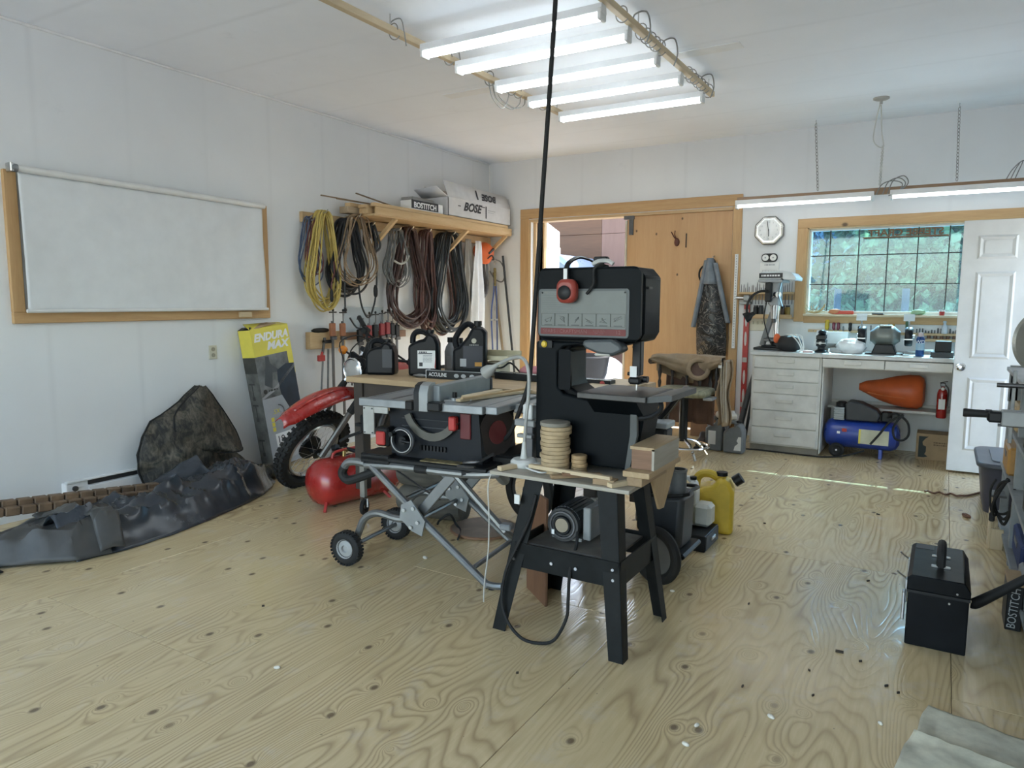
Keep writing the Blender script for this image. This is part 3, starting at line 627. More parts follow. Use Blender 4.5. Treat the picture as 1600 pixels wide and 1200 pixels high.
B().bb((-.285, -.265, .655), (-.205, -.20, .755), bv=.01).build('switch_box', BLACK, t); B().bb((-.275, -.28, .665), (-.22, -.262, .735), bv=.006).build('stop_paddle', REDPL, t)
b = B().bb((-.38, -.27, .575), (.36, .26, .60), bv=.006).bb((-.38, -.27, .56), (-.20, -.10, .612), bv=.006).bb((.30, -.1, .57), (.42, .26, .63), bv=.01); b.build('base_tray', BLACK, t)
B().bb((-.02, -.262, .60), (.20, -.16, .604)).build('label_plate', M('dirty_yellow', (.24, .19, .09), .7, var=.5, vscale=30), t)
bl = B().lathe([(0, 0), (.125, 0), (.125, .003), (0, .003)], (.322, -.08, .745), 40, (1, -.35, 0)).build('spare_blade', M('blade_steel', (.10, .085, .08), .4, .7), t); B().lathe([(0, .004), (.06, .004), (.06, .007), (0, .007)], (.322, -.08, .745), 24, (1, -.35, 0)).build('blade_label', M('dull_red', (.16, .03, .03), .5), bl)
B().tube([(.23, -.26, .615), (.26, -.30, .63), (.33, -.29, .64), (.36, -.2, .66)], .008, 6, smooth=4).tube([(.2, -.27, .60), (.25, -.27, .60), (.30, -.28, .606)], .007, 6).build('rip_crank', DKSTEEL, t)
# stand
TUBE_M = M('stand_silver', (.20, .205, .205), .38, .6, var=.1)
b = B().tube([(-.36, -.25, .552), (-.43, -.25, .556), (-.475, -.25, .545), (-.50, -.25, .515)], .021, 10, smooth=4).tube([(-.36, -.25, .545), (-.15, -.25, .556), (.2, -.25, .556), (.36, -.25, .57), (.41, -.2, .575), (.41, .2, .575)], .02, 10, smooth=3); b.tube([(-.36, .22, .545), (.41, .22, .575)], .02, 10); b.build('top_frame', TUBE_M, t)
B().tube([(-.497, -.25, .52), (-.512, -.25, .485), (-.49, -.25, .455), (-.44, -.25, .458), (-.31, -.20, .51)], .024, 10, smooth=4).build('handle_grip', BLACKR, t)
B().tube([(-.05, -.252, .557), (.02, -.252, .557)], .022, 10).build('rubber_sleeve', BLACKR, t); B().tube([(.22, -.252, .562), (.40, -.23, .574)], .0215, 10).build('rubber_sleeve', BLACKR, t)
for yy in (-.255, .21):
    B().tube([(-.32, yy, .545), (.018, yy, .27), (.36, yy, .012)], .0185, 10).build('leg', TUBE_M, t)
    B().tube([(.355, yy, .02), (.40, yy-.01, .022), (.44, yy-.01, .028)], .018, 8).build('foot_bend', TUBE_M, t); B().cyl((.38, yy, 0), (.38, yy, .02), .018, .012, 10).build('levelling_foot', BLACKR, t)
    B().beam((.157, yy+.03, .55), (-.07, yy+.03, .29), .018, .055, .004).build('leg', TUBE_M, t)
    B().tube([(-.05, yy+.03, .285), (-.18, yy+.03, .272), (-.31, yy+.03, .285), (-.39, yy+.03, .245), (-.43, yy+.03, .17), (-.455, yy+.03, .11)], .02, 10, smooth=4).build('wheel_arm', TUBE_M, t)
    B().prism([(-.12, .37), (-.06, .40), (.02, .30), (.0, .22), (-.06, .24), (-.13, .30)], yy-.03, yy-.022, 'xz').build('pivot_plate', GREYM, t)
    for x, z in ((-.10, .345), (-.045, .36), (-.02, .29), (-.06, .26)): B().cyl((x, yy-.042, z), (x, yy-.03, z), .010, n=8).build('bolt', STEEL, t)
    wh = B().torus((-.462, yy-.035, .092), (0, 1, 0), .066, .027, 36, 10, .95).build('tyre', BLACKR, t)
    for k in range(30):
        a = 2*PI*k/30; B().box((-.462+.089*math.cos(a), yy-.035, .092+.089*math.sin(a)), (.012, .046, .008), Euler((0, -a+PI/2, 0))).build('tread_lug', BLACKR, wh)
    B().lathe([(.0, .0), (.018, 0), (.02, -.012), (.045, -.004), (.052, -.014), (.052, .02), (0, .02)], (-.462, yy-.045, .092), 24, (0, 1, 0)).build('hub', M('wheel_grey', (.36, .36, .35), .5), t)
B().tube([(.157, -.23, .55), (.42, -.20, .285), (.46, .18, .02)], .017, 8).build('gas_strut_leg', TUBE_M, t)
B().tube([(.30, .05, .47), (.345, -.05, .50), (.36, -.15, .56)], .03, 10, smooth=3).build('lock_lever', GREYM, t); B().bb((.40, -.22, .29), (.46, -.17, .32), bv=.006).build('pedal', GREYP, t)
for p0, p1 in (((-.13, -.255, .385), (-.13, .21, .385)), ((-.06, -.255, .28), (-.06, .21, .28)), ((-.456, -.26, .092), (-.456, .2, .092)), ((.27, -.255, .085), (.27, .21, .085))): B().cyl(p0, p1, .012, n=8).build('cross_bar', TUBE_M, t)
B().cyl((-.20, -.2, .52), (.0, -.1, .36), .006, n=6).build('gas_strut', DKSTEEL, t)
# things lying on the saw table
t2 = B(); ca, sa = math.cos(R(6.5)), math.sin(R(6.5))
def sw_(x, y, z): return Vector((-2.22+x*ca-y*sa, 3.03+x*sa+y*ca, z))
solo(B().beam(sw_(.16, -.12, .915), sw_(.20, .20, .915), .045, .02, .002), 'wood_offcut', pale('y'), 'short pale board with a drilled hole lying on the saw table', 'board')
solo(B().beam(sw_(.16, -.19, .909), sw_(.33, .33, .909), .035, .014, .002), 'wood_strip', pale('y'), 'wide pale strip lying on the saw table edge', 'strip')
solo(B().beam(sw_(.185, -.20, .922), sw_(.31, .32, .922), .016, .011, .002), 'wood_strip', fir('y'), 'thin pale strip stacked on the wider strip on the saw table', 'strip')
t = thing('mitre_gauge', 'small metal mitre gauge resting on the saw table', 'gauge', sw_(.13, -.17, .9)); B().beam(sw_(.08, -.19, .905), sw_(.2, -.12, .905), .02, .008).build('bar', STEEL, t); B().lathe([(.03, 0), (.03, .012), (0, .012)], sw_(.12, -.15, .905), 20).build('head', ALU, t); B().lathe([(.012, 0), (.012, .03), (0, .03)], sw_(.12, -.15, .915), 12).build('knob', BLACK, t)
# ------------------------------------------------------------------ band saw
t = thing('band_saw', 'black band saw with instruction panel on an open leg stand', 'band saw', (-1.28, 2.72, 0))
BS = M('bandsaw_charcoal', (.0045, .006, .0075), .45, var=.15, spec=.10); BS2 = M('bandsaw_door', (.006, .0078, .0092), .48, var=.1, spec=.10)
def rr(x0, x1, z0, z1, r, n=4, cor=(1, 1, 1, 1)):
    out = []
    for (cx, cz, a0), c in zip(((x1-r, z1-r, 0), (x0+r, z1-r, 90), (x0+r, z0+r, 180), (x1-r, z0+r, 270)), cor):
        if not c: out.append((cx+(r if a0 in (0, 270) else -r), cz+(r if a0 in (0, 90) else -r))); continue
        for k in range(n+1):
            a = R(a0+90*k/n); out.append((cx+r*math.cos(a), cz+r*math.sin(a)))
    return out
# C-shaped body: column, upper head, lower case
body = [(-1.535, .70), (-1.08, .70), (-1.045, .90), (-1.06, 1.0), (-1.345, 1.005), (-1.385, 1.03), (-1.395, 1.06), (-1.395, 1.185), (-1.375, 1.205), (-1.20, 1.205), (-1.07, 1.235), (-1.05, 1.27), (-1.05, 1.50), (-1.085, 1.54), (-1.50, 1.54), (-1.535, 1.50)]
bd = B().prism(body, 2.78, 2.97, 'xz').build('frame', BS, t, bev=.008)
ud = B().prism(rr(-1.532, -1.058, 1.235, 1.542, .035), 2.745, 2.78, 'xz').build('upper_wheel_door', BS2, t, bev=.01)
B().bb((-1.05, 2.80, 1.45), (-1.04, 2.84, 1.46)).build('hinge', BLACK, ud); B().prism(rr(-1.11, -1.052, 1.245, 1.53, .02), 2.742, 2.76, 'xz').build('door_rib', BS2, ud)
lc = B().prism([(-1.535, .70), (-1.09, .70), (-1.065, .82), (-1.07, .985), (-1.30, .985), (-1.40, 1.0), (-1.43, 1.03), (-1.43, 1.18), (-1.40, 1.205), (-1.30, 1.225), (-1.535, 1.225)], 2.745, 2.785, 'xz').build('lower_wheel_door', BS2, t, bev=.008)
B().prism([(-1.105, .70), (-1.085, .70), (-1.055, .85), (-1.06, .985), (-1.085, .985), (-1.085, .85)], 2.74, 2.76, 'xz').build('door_edge', M('edge_grey', (.09, .095, .09), .6), lc); B().prism(rr(-1.418, -1.36, 1.02, 1.195, .012), 2.735, 2.75, 'xz').build('throat_rib', BS, lc)
for z in (.93, .80): B().cyl((-1.06, 2.82, z), (-1.045, 2.82, z), .006, n=8).build('screw', STEEL, lc)
B().cyl((-1.165, 2.735, .995-.02), (-1.165, 2.75, .975), .011, n=14).build('latch_screw', CHROME, lc)
# instruction panel
ip = B().prism(rr(-1.520, -1.10, 1.250, 1.452, .014), 2.738, 2.746, 'xz').build('panel_bezel', M('bezel_grey', (.09, .10, .10), .5), ud)
fp = frame((-1.31, 2.7375, 1.36), (1, 0, 0), (0, 0, 1))
B().prism(rr(-1.508, -1.112, 1.286, 1.442, .008), 2.736, 2.739, 'xz').build('instruction_plate', M('plate_grey', (.135, .145, .135), .45, .2, var=.08), ud)
B().prism(rr(-1.508, -1.112, 1.258, 1.285, .004), 2.736, 2.739, 'xz').build('brand_stripe', PRINTR, ud)
text('SEARS / CRAFTSMAN', .021, frame((-1.495, 2.7355, 1.272), (1, 0, 0), (0, 0, 1)), 'brand_lettering', M('dull_pink', (.24, .10, .09), .6), ud, ext=.0004, align='LEFT', sx=1.08); text('BAND SAW\nSANDER', .011, frame((-1.23, 2.7355, 1.272), (1, 0, 0), (0, 0, 1)), 'model_lettering', MATS['dull_pink'], ud, ext=.0004); text('12', .022, frame((-1.145, 2.7355, 1.272), (1, 0, 0), (0, 0, 1)), 'size_lettering', MATS['dull_pink'], ud, ext=.0004)
q = random.Random(4); b = B()
for k in range(6):
    x0 = -1.503+k*.0648
    for (a, c) in (((x0, 1.294), (x0+.0635, 1.2955)), ((x0, 1.347), (x0+.0635, 1.3485)), ((x0, 1.294), (x0+.0012, 1.348)), ((x0+.0623, 1.294), (x0+.0635, 1.348))): b.bb((a[0], 2.7350, a[1]), (c[0], 2.7361, c[1]))
    pts = [(x0+.012+q.random()*.04, 1.306+q.random()*.033) for _ in range(7)]
    for i in range(6): b.beam((pts[i][0], 2.7356, pts[i][1]), (pts[i+1][0], 2.7356, pts[i+1][1]), .0012, .0016, upv=(0, 1, 0))
    b.bb((x0+.014, 2.7350, 1.297), (x0+.05, 2.7361, 1.3005))
b.build('pictogram', M('print_dark_grey', (.06, .065, .06), .5), ud)
b = B()
for k in range(8): b.bb((-1.50, 2.7352, 1.36+k*.0095), (-1.38+.02*math.sin(k*2), 2.7361, 1.3625+k*.0095))
b.build('fine_print', M('print_mid_grey', (.15, .16, .15), .5), ud)
for x in (-1.50, -1.118): B().cyl((x, 2.734, 1.436), (x, 2.738, 1.436), .004, n=8).build('rivet', BLACK, ud)
# controls
B().prism(rr(-1.515, -1.45, 1.198, 1.23, .006), 2.735, 2.748, 'xz').build('switch_plate', BLACK, bd); B().lathe([(.013, 0), (.015, .005), (.010, .012), (0, .013)], (-1.488, 2.737, 1.214), 14, (0, -1, 0)).build('switch_button', YELLOW, bd)
b = B().prism([(-1.295, 1.22), (-1.285, 1.24), (-1.16, 1.245), (-1.12, 1.225), (-1.11, 1.20), (-1.155, 1.178), (-1.215, 1.182), (-1.275, 1.203)], 2.70, 2.78, 'xz'); b.build('blade_light', M('shade_grey', (.07, .08, .085), .4), t, bev=.012)
B().bb((-1.235, 2.70, 1.176), (-1.165, 2.77, 1.186), .004).build('light_lens', M('lens', (.5, .5, .45), .3), t)
tk = B().cyl((-1.275, 2.85, 1.54), (-1.275, 2.85, 1.565), .012).build('tension_knob', BLACK, t); B().bb((-1.308, 2.832, 1.562), (-1.245, 2.868, 1.59), bv=.006).build('knob_head', BLACK, tk)
gd = B().bb((-1.115, 2.82, 1.09), (-1.077, 2.86, 1.24), bv=.004).build('blade_guard', BLACK, t); B().bb((-1.12, 2.81, 1.075), (-1.09, 2.815, 1.13)).build('guard_label', PAPER, gd); B().bb((-1.125, 2.80, 1.055), (-1.07, 2.88, 1.085), bv=.008).build('guide_block', BLACK, gd); B().cyl((-1.07, 2.84, 1.075), (-1.05, 2.84, 1.075), .014).cyl((-1.128, 2.84, 1.095), (-1.14, 2.84, 1.095), .008).build('guide_knob', BLACK, gd)
B().bb((-1.102, 2.838, 1.0), (-1.0985, 2.848, 1.10)).build('blade', STEEL, t)
st = B().bb((-1.285, 2.645, 1.002), (-.985, 2.985, 1.026), bv=.003).build('table', M('table_iron', (.085, .082, .078), .5, .5, var=.2), t); B().bb((-1.005, 2.645, 1.0265), (-.996, 2.985, 1.0268)).build('table_seam', BLACKM, st)
B().prism([(2.66, 1.0), (2.97, 1.0), (2.90, .93), (2.75, .93)], -1.25, -1.03, 'yz').build('trunnion', BS, st)
B().prism([(-.985, 1.002), (-.985, 1.024), (-.90, 1.04), (-.885, 1.038), (-.885, 1.015)], 2.66, 2.98, 'xz').build('table_extension', M('ext_dark', (.05, .055, .055), .5), st)
b = B().tube([(-1.03, 2.70, .93), (-.975, 2.70, .945), (-.945, 2.71, .975), (-.95, 2.72, 1.0)], .010, 8, smooth=4); b.build('tilt_lever', BLACK, st)
# stand
sp = B().bb((-1.640, 2.53, .658), (-1.0, 2.90, .674), bv=.002).build('stand_top', WOOD('grey_ply', (.40, .37, .31), (.30, .26, .20), axis='x', scale=8), t)
ST = M('stand_charcoal', (.008, .0095, .010), .5, var=.35, vscale=12, spec=.18)
LEG = ((-1.47, 2.545, -1.585, 2.47, 1, 1), (-1.055, 2.545, -.985, 2.47, -1, 1), (-1.055, 2.89, -.978, 2.96, -1, -1), (-1.47, 2.89, -1.58, 2.985, 1, -1))
for x, y, xb, yb, sx, sy in LEG:     # folded steel angle, flaring to the floor
    b = B()
    for (dx, dy) in ((.085*sx, .004*sy), (.004*sx, .075*sy)):
        k = .72
        top = [(x, y), (x+dx, y), (x+dx, y+dy), (x, y+dy)]; bot = [(xb, yb), (xb+dx*k, yb), (xb+dx*k, yb+dy*k if abs(dy) > .01 else yb+dy), (xb, yb+dy*k if abs(dy) > .01 else yb+dy)]
        b.add([(*p, .658) for p in top]+[(*p, 0) for p in bot], [(0, 1, 2, 3), (7, 6, 5, 4)]+[(i, 4+i, 4+(i+1) % 4, (i+1) % 4) for i in range(4)])
    lg = b.build('leg', ST, t, fix=True)
    for z in (.315, .355) : B().cyl((x+(xb-x)*(1-z/.658)+.03*sx, y+(yb-y)*(1-z/.658)-.004*sy, z), (x+(xb-x)*(1-z/.658)+.03*sx, y+(yb-y)*(1-z/.658)+.012*sy, z), .006, n=8).build('bolt', STEEL, lg)
for a, c in (((-1.50, 2.512, .335), (-1.03, 2.512, .335)), ((-1.50, 2.925, .335), (-1.03, 2.925, .335)), ((-1.025, 2.52, .335), (-1.025, 2.92, .335)), ((-1.515, 2.52, .335), (-1.515, 2.92, .335))): B().beam(a, c, .006, .105).build('cross_panel', ST, t)
for x in (-1.32, -1.21): B().cyl((x, 2.500, .33), (x, 2.512, .33), .007, n=8).build('bolt', STEEL, t)
B().bb((-1.46, 2.54, .375), (-1.07, 2.88, .385)).build('motor_shelf', M('dusty_shelf', (.10, .09, .075), .8, var=.3), t)
mo = B().cyl((-1.33, 2.62, .46), (-1.33, 2.84, .46), .072, n=28).build('motor', M('motor_grey', (.035, .035, .035), .5), t); B().torus((-1.33, 2.62, .46), (0, 1, 0), .056, .006, 24, 6).build('end_ring', DKSTEEL, mo); B().lathe([(0, 0), (.030, 0), (.033, .008), (.030, .012), (0, .012)], (-1.33, 2.622, .46), 20, (0, -1, 0)).build('end_cap', M('dusty_cap', (.30, .25, .18), .6), mo); B().torus((-1.33, 2.612, .46), (0, 1, 0), .036, .006, 20, 6).build('cap_ring', BLACK, mo)
B().bb((-1.40, 2.66, .382), (-1.26, 2.80, .40)).bb((-1.25, 2.65, .40), (-1.215, 2.78, .54), .004).build('motor_mount', GREYM, mo); B().bb((-1.372, 2.60, .42), (-1.36, 2.607, .44)).build('label', PAPER, mo)
for k in range(10):
    a = PI*(.15+.07*k); B().box((-1.33+.075*math.cos(a), 2.73, .46+.075*math.sin(a)), (.004, .18, .012), Euler((0, -a, 0))).build('fin', DKGREY, mo)
B().tube([(-1.26, 2.62, .44), (-1.245, 2.58, .40), (-1.24, 2.54, .36), (-1.235, 2.50, .30), (-1.235, 2.49, .20), (-1.24, 2.485, .12), (-1.28, 2.46, .03), (-1.34, 2.44, .008), (-1.42, 2.44, .008), (-1.50, 2.46, .05), (-1.535, 2.465, .14), (-1.52, 2.475, .27), (-1.47, 2.50, .40), (-1.43, 2.515, .50), (-1.41, 2.53, .60)], .007, 7, smooth=6).build('power_cord', BLACKR, t)
B().bb((-1.50, 2.505, .555), (-1.475, 2.512, .595)).build('stand_switch', WHITE_PL, t)
B().tube([(-1.22, 2.79, 1.545), (-1.235, 2.74, 1.548), (-1.255, 2.728, 1.53), (-1.255, 2.725, 1.47), (-1.285, 2.724, 1.43)], .006, 6, smooth=5).build('cord_strap', BLACKR, t); B().tube([(-1.275, 2.755, 1.552), (-1.25, 2.76, 1.565), (-1.21, 2.765, 1.566), (-1.185, 2.765, 1.553)], .009, 6, smooth=4).build('zip_tie', M('pale_grey_tape', (.5, .5, .48), .5), t)
# ------------------------------------------------------------------ workbench under the window
OFFW = M('worn_white_paint', (.62, .61, .57), .5, var=.10, vscale=6)
t = thing('drawer_unit', 'off-white six-drawer unit under the left end of the worktop', 'drawers', (-1.23, 7.25, 0))
B().bb((-1.535, 6.935, .06), (-.925, 7.62, .902)).build('carcass', OFFW, t); B().bb((-1.53, 6.965, 0), (-.93, 7.6, .06)).build('plinth', M('plinth_grey', (.30, .28, .24), .7), t)
for z0, z1 in ((.79, .898), (.672, .783), (.553, .665), (.395, .546), (.235, .388), (.075, .228)):
    d = B().bb((-1.515, 6.918, z0), (-.945, 6.938, z1), bv=.003).build('drawer', OFFW, t)
    zc = (z0+z1)/2+.01
    B().bb((-1.305, 6.905, zc-.012), (-1.155, 6.918, zc+.018), bv=.003).bb((-1.305, 6.90, zc+.012), (-1.155, 6.908, zc+.022)).build('pull', OFFW, d)
t = thing('workbench', 'long off-white worktop with two shallow drawers under the window', 'workbench', (-.5, 7.27, 0))
B().bb((-1.55, 6.90, .905), (.62, 7.645, .94), bv=.003).build('worktop', M('worktop_grey', (.55, .55, .54), .4, var=.12), t)
for x0, x1 in ((-.92, -.425), (-.42, .08)):
    d = B().bb((x0, 6.918, .822), (x1, 6.938, .898), bv=.003).build('drawer', OFFW, t)
    B().bb(((x0+x1)/2-.07, 6.905, .848), ((x0+x1)/2+.07, 6.918, .88), bv=.003).build('pull', OFFW, d)
B().bb((-.92, 6.94, .815), (.1, 7.6, .822)).build('drawer_rail', OFFW, t); B().bb((.56, 6.93, 0), (.60, 7.62, .905)).build('end_panel', OFFW, t)
B().bb((-.915, 7.34, .405), (.56, 7.645, .425)).build('rear_shelf', OFFW, t); B().bb((-.915, 7.62, .40), (.56, 7.648, .45)).build('cleat', OFFW, t); B().bb((-.92, 6.95, .02), (-.91, 7.6, .9)).build('side_panel', OFFW, t)
# --- compressor and things under the worktop
t = thing('air_compressor', 'blue tank air compressor with black pump standing under the worktop', 'compressor', (-.6, 7.2, 0))
B().lathe([(0, 0), (.07, .006), (.112, .03), (.13, .07), (.13, .56), (.112, .60), (.07, .624), (0, .63)], (-.905, 7.15, .205), 28, (1, 0, 0)).build('tank', BLUE, t)
B().torus((-.775, 7.0, .066), (0, 1, 0), .047, .019, 24, 8).build('tyre', BLACKR, t); B().cyl((-.775, 6.99, .066), (-.775, 7.02, .066), .032).build('wheel_hub', BLACK, t); B().cyl((-.775, 6.985, .066), (-.775, 6.99, .066), .008).build('axle_nut', PRINTW, t)
B().bb((-.44, 7.08, 0), (-.41, 7.22, .09), bv=.004).build('foot', BLUE, t); B().bb((-.78, 7.0, .05), (-.76, 7.25, .10)).build('axle_bracket', BLUE, t)
B().prism([(-.72, .335), (-.46, .335), (-.44, .40), (-.47, .44), (-.60, .50), (-.70, .51), (-.73, .48)], 7.06, 7.24, 'xz').build('motor_cover', DKGREY, t, bev=.012)
for k in range(6): B().bb((-.82, 7.045, .34+k*.02), (-.73, 7.2, .348+k*.02)).build('cooling_fin', ALU, t)
B().bb((-.815, 7.06, .335), (-.735, 7.19, .45)).build('cylinder_head', ALU, t); B().lathe([(.05, 0), (.052, .03), (.03, .045), (0, .045)], (-.76, 7.12, .455), 18).build('air_filter', BLACK, t)
b = B().bb((-.435, 7.08, .34), (-.35, 7.18, .43), bv=.01); b.cyl((-.40, 7.05, .41), (-.40, 7.08, .41), .022).cyl((-.36, 7.04, .37), (-.36, 7.08, .37), .018); b.build('regulator', BLACK, t)
B().bb((-.60, 7.011, .14), (-.36, 7.019, .27)).build('warning_label', M('label_yellow_white', (.55, .54, .40), .5), t); B().bb((-.60, 7.008, .14), (-.585, 7.012, .27)).build('label_column', PRINTY, t); B().bb((-.74, 7.012, .235), (-.70, 7.02, .265)).build('sticker', REDPL, t); B().bb((-.78, 7.013, .215), (-.755, 7.02, .235)).build('sticker', PAPER, t)
B().tube([(-.38, 7.06, .38), (-.34, 7.02, .43), (-.28, 7.0, .42), (-.22, 7.0, .36), (-.21, 7.0, .26), (-.25, 6.99, .21), (-.31, 6.98, .22), (-.33, 6.98, .30), (-.30, 6.98, .38), (-.26, 6.99, .43), (-.36, 6.99, .36), (-.43, 6.98, .25), (-.50, 6.97, .15)], .010, 7, smooth=6).build('air_hose', BLACKR, t)
B().tube([(-1.545, 6.86, .012), (-1.4, 6.88, .012), (-1.0, 6.86, .012), (-.85, 6.88, .012), (-.72, 6.9, .03), (-.62, 6.93, .06), (-.55, 7.0, .08)], .008, 6, smooth=6).build('power_lead', BLACKR, t)
ob = B()
prof = [(-.66, .02, .03), (-.60, .05, .06), (-.48, .10, .10), (-.36, .14, .135), (-.25, .16, .155), (-.17, .155, .155), (-.13, .13, .13), (-.115, .08, .08)]
n = 20; vs = []
for x, ry, rz_ in prof:
    for k in range(n): a = 2*PI*k/n; vs.append((x, 7.48+ry*math.cos(a), .585+.0*x+rz_*math.sin(a)+(.02 if x < -.5 else 0)))
ob.add(vs, [(j*n+k, j*n+(k+1) % n, (j+1)*n+(k+1) % n, (j+1)*n+k) for j in range(len(prof)-1) for k in range(n)]+[tuple(range(n-1, -1, -1)), tuple((len(prof)-1)*n+k for k in range(n))])
t = thing('orange_hood', 'orange tapered plastic hood lying on the shelf above the compressor', 'hood', (-.4, 7.48, .425)); ob.build('shell', ORANGE, t)
B().tube([(-.58, 7.425, .56), (-.45, 7.378, .545), (-.3, 7.335, .54), (-.15, 7.36, .535)], .007, 6, smooth=4).build('seam_ridge', M('orange_light', (.72, .2, .07), .5), t)
t = thing('fire_extinguisher', 'small red fire extinguisher hanging under the worktop beside the white door', 'extinguisher', (.02, 7.30, .4)); B().lathe([(.0, 0), (.035, 0), (.04, .01), (.04, .22), (.03, .25), (.014, .26), (.014, .28), (0, .28)], (.02, 7.28, .39), 18).build('cylinder', RED, t); B().bb((-.005, 7.238, .47), (.045, 7.245, .56)).build('label', PAPER, t); b = B().bb((-.0, 7.26, .67), (.04, 7.30, .70), .004).beam((.0, 7.28, .70), (.05, 7.22, .72), .012, .008).tube([(.04, 7.27, .68), (.065, 7.25, .64), (.06, 7.24, .5)], .006, 6, smooth=3); b.build('valve', DKSTEEL, t); B().cyl((.02, 7.255, .65), (.02, 7.245, .65), .014).build('gauge', PAPER, t)
t = thing('printed_carton', 'brown carton with a dark curved print standing under the worktop', 'box', (-.02, 7.4, 0)); B().bb((-.155, 7.30, 0), (.20, 7.52, .235), bv=.003).build('carton', CARD, t)
b = B().prism([(-.135, .02), (-.135, .21), (-.06, .21), (-.085, .19), (-.105, .16), (-.10, .13), (-.075, .12), (-.075, .075), (-.085, .05), (-.06, .03), (-.09, .02)], 7.2985, 7.3, 'xz'); b.build('curved_print', M('print_dark_green', (.02, .03, .03), .6), t); dashes(frame((.03, 7.298, .15), (1, 0, 0), (0, 0, 1)), .10, .04, 2, M('print_brown', (.16, .10, .05), .6), t)
# --- drill press
t = thing('drill_press', 'bench drill press with pale head and chrome column at the left end of the worktop', 'drill press', (-1.42, 7.3, .94))
B().bb((-1.575, 7.12, .94), (-1.28, 7.45, .965), bv=.006).bb((-1.52, 7.2, .965), (-1.34, 7.42, .98), bv=.005).build('base', BLACKM, t); B().cyl((-1.42, 7.38, .96), (-1.42, 7.38, 1.62), .030, n=18).build('column', CHROME, t); B().cyl((-1.42, 7.38, .965), (-1.42, 7.38, 1.03), .045).build('column_foot', BLACKM, t)
B().beam((-1.55, 7.40, .97), (-1.46, 7.39, 1.30), .045, .05, .005).build('brace', GREYP, t)
B().bb((-1.47, 7.22, 1.36), (-1.38, 7.42, 1.60), bv=.012).build('head', M('head_grey', (.24, .25, .26), .45, .3), t); B().bb((-1.50, 7.17, 1.40), (-1.44, 7.24, 1.59), bv=.01).build('front_cover', BLACK, t)
B().bb((-1.555, 7.12, 1.585), (-1.335, 7.50, 1.612), bv=.006).build('belt_guard_base', M('guard_grey', (.34, .36, .38), .45), t); gd = B().prism([(-1.55, 1.612), (-1.335, 1.612), (-1.22, 1.60), (-1.215, 1.63), (-1.26, 1.675), (-1.34, 1.69), (-1.54, 1.685)], 7.13, 7.50, 'xz').build('belt_guard', M('guard_pale', (.62, .66, .68), .4), t, bev=.008)
B().bb((-1.548, 7.120, 1.625), (-1.335, 7.128, 1.672)).build('name_plate', PRINTK, gd); dashes(frame((-1.442, 7.119, 1.648), (1, 0, 0), (0, 0, 1)), .17, .026, 1, PRINTW, gd)
B().cyl((-1.42, 7.25, 1.24), (-1.42, 7.25, 1.37), .03, .04).build('quill', STEEL, t); B().cyl((-1.42, 7.25, 1.20), (-1.42, 7.25, 1.25), .018, .026).build('chuck', DKSTEEL, t)
B().cyl((-1.40, 7.19, 1.47), (-1.37, 7.15, 1.47), .03).build('feed_hub', CHROME, t)
for a in (70, 195, 305):
    d = Vector((.55*math.cos(R(a)), -.25*math.cos(R(a)), math.sin(R(a)))); p0 = Vector((-1.37, 7.15, 1.47)); p1 = p0+d*.15
    h = B().cyl(p0, p1, .006, n=8).build('feed_handle', CHROME, t); B().ell(p1, (.014, .014, .014), 10, 8).build('handle_ball', BLACK, h)
B().bb((-1.50, 7.20, 1.02), (-1.34, 7.44, 1.05), bv=.005).build('work_plate', DKSTEEL, t)
B().tube([(-1.46, 7.16, 1.50), (-1.53, 7.12, 1.50), (-1.60, 7.08, 1.45), (-1.635, 7.06, 1.36), (-1.63, 7.05, 1.28)], .012, 8, smooth=5).build('lamp_gooseneck', BLACKR, t); B().lathe([(.018, 0), (.022, .03), (.045, .06), (.05, .10), (.044, .10), (0, .07)], (-1.56, 7.05, 1.295), 18, (-.9, -.2, -.55)).build('lamp_head', BLACK, t)
B().tube([(-1.48, 7.2, 1.42), (-1.50, 7.18, 1.25), (-1.46, 7.17, 1.10), (-1.43, 7.2, 1.0)], .006, 6, smooth=4).build('cord', BLACKR, t)
# --- on the wall, left of the window
t = thing('wall_clock', 'octagonal wall clock with silver rim and white dial', 'clock', (-1.576, 7.64, 2.115))
def octg(r): return [(-1.576+r*math.cos(PI/8+k*PI/4), 2.115+r*math.sin(PI/8+k*PI/4)) for k in range(8)]
B().prism(octg(.153), 7.60, 7.648, 'xz').build('case', M('clock_rim', (.30, .29, .28), .25, .7), t, bev=.012); B().prism(octg(.125), 7.594, 7.601, 'xz').build('inner_rim', CHROME, t); B().prism(octg(.113), 7.588, 7.595, 'xz').build('dial', PAPER, t)
for k in range(12):
    a = k*PI/6; text(str(12 if k == 0 else k), .024, frame((-1.576+.083*math.sin(a), 7.5872, 2.115+.083*math.cos(a)), (1, 0, 0), (0, 0, 1)), 'numeral', PRINTG, t, ext=.0004)
B().beam((-1.576, 7.584, 2.125), (-1.573, 7.584, 2.055), .006, .011, upv=(0, 1, 0)).build('hour_hand', PRINTK, t); B().beam((-1.576, 7.582, 2.10), (-1.592, 7.582, 2.205), .004, .007, upv=(0, 1, 0)).build('minute_hand', PRINTK, t)
t = thing('twin_gauge', 'black plaque with two small round dials below the clock', 'gauge', (-1.565, 7.64, 1.85)); B().prism(rr(-1.643, -1.488, 1.805, 1.888, .035), 7.628, 7.648, 'xz').build('plaque', BLACK, t, bev=.004)
for x in (-1.604, -1.528): B().lathe([(.03, 0), (.032, .004), (.026, .006), (.0, .006)], (x, 7.628, 1.846), 20, (0, -1, 0)).build('dial', PAPER, t); B().lathe([(.008, 0), (.008, .003), (0, .003)], (x, 7.621, 1.846), 12, (0, -1, 0)).build('dial_hub', PRINTG, t)
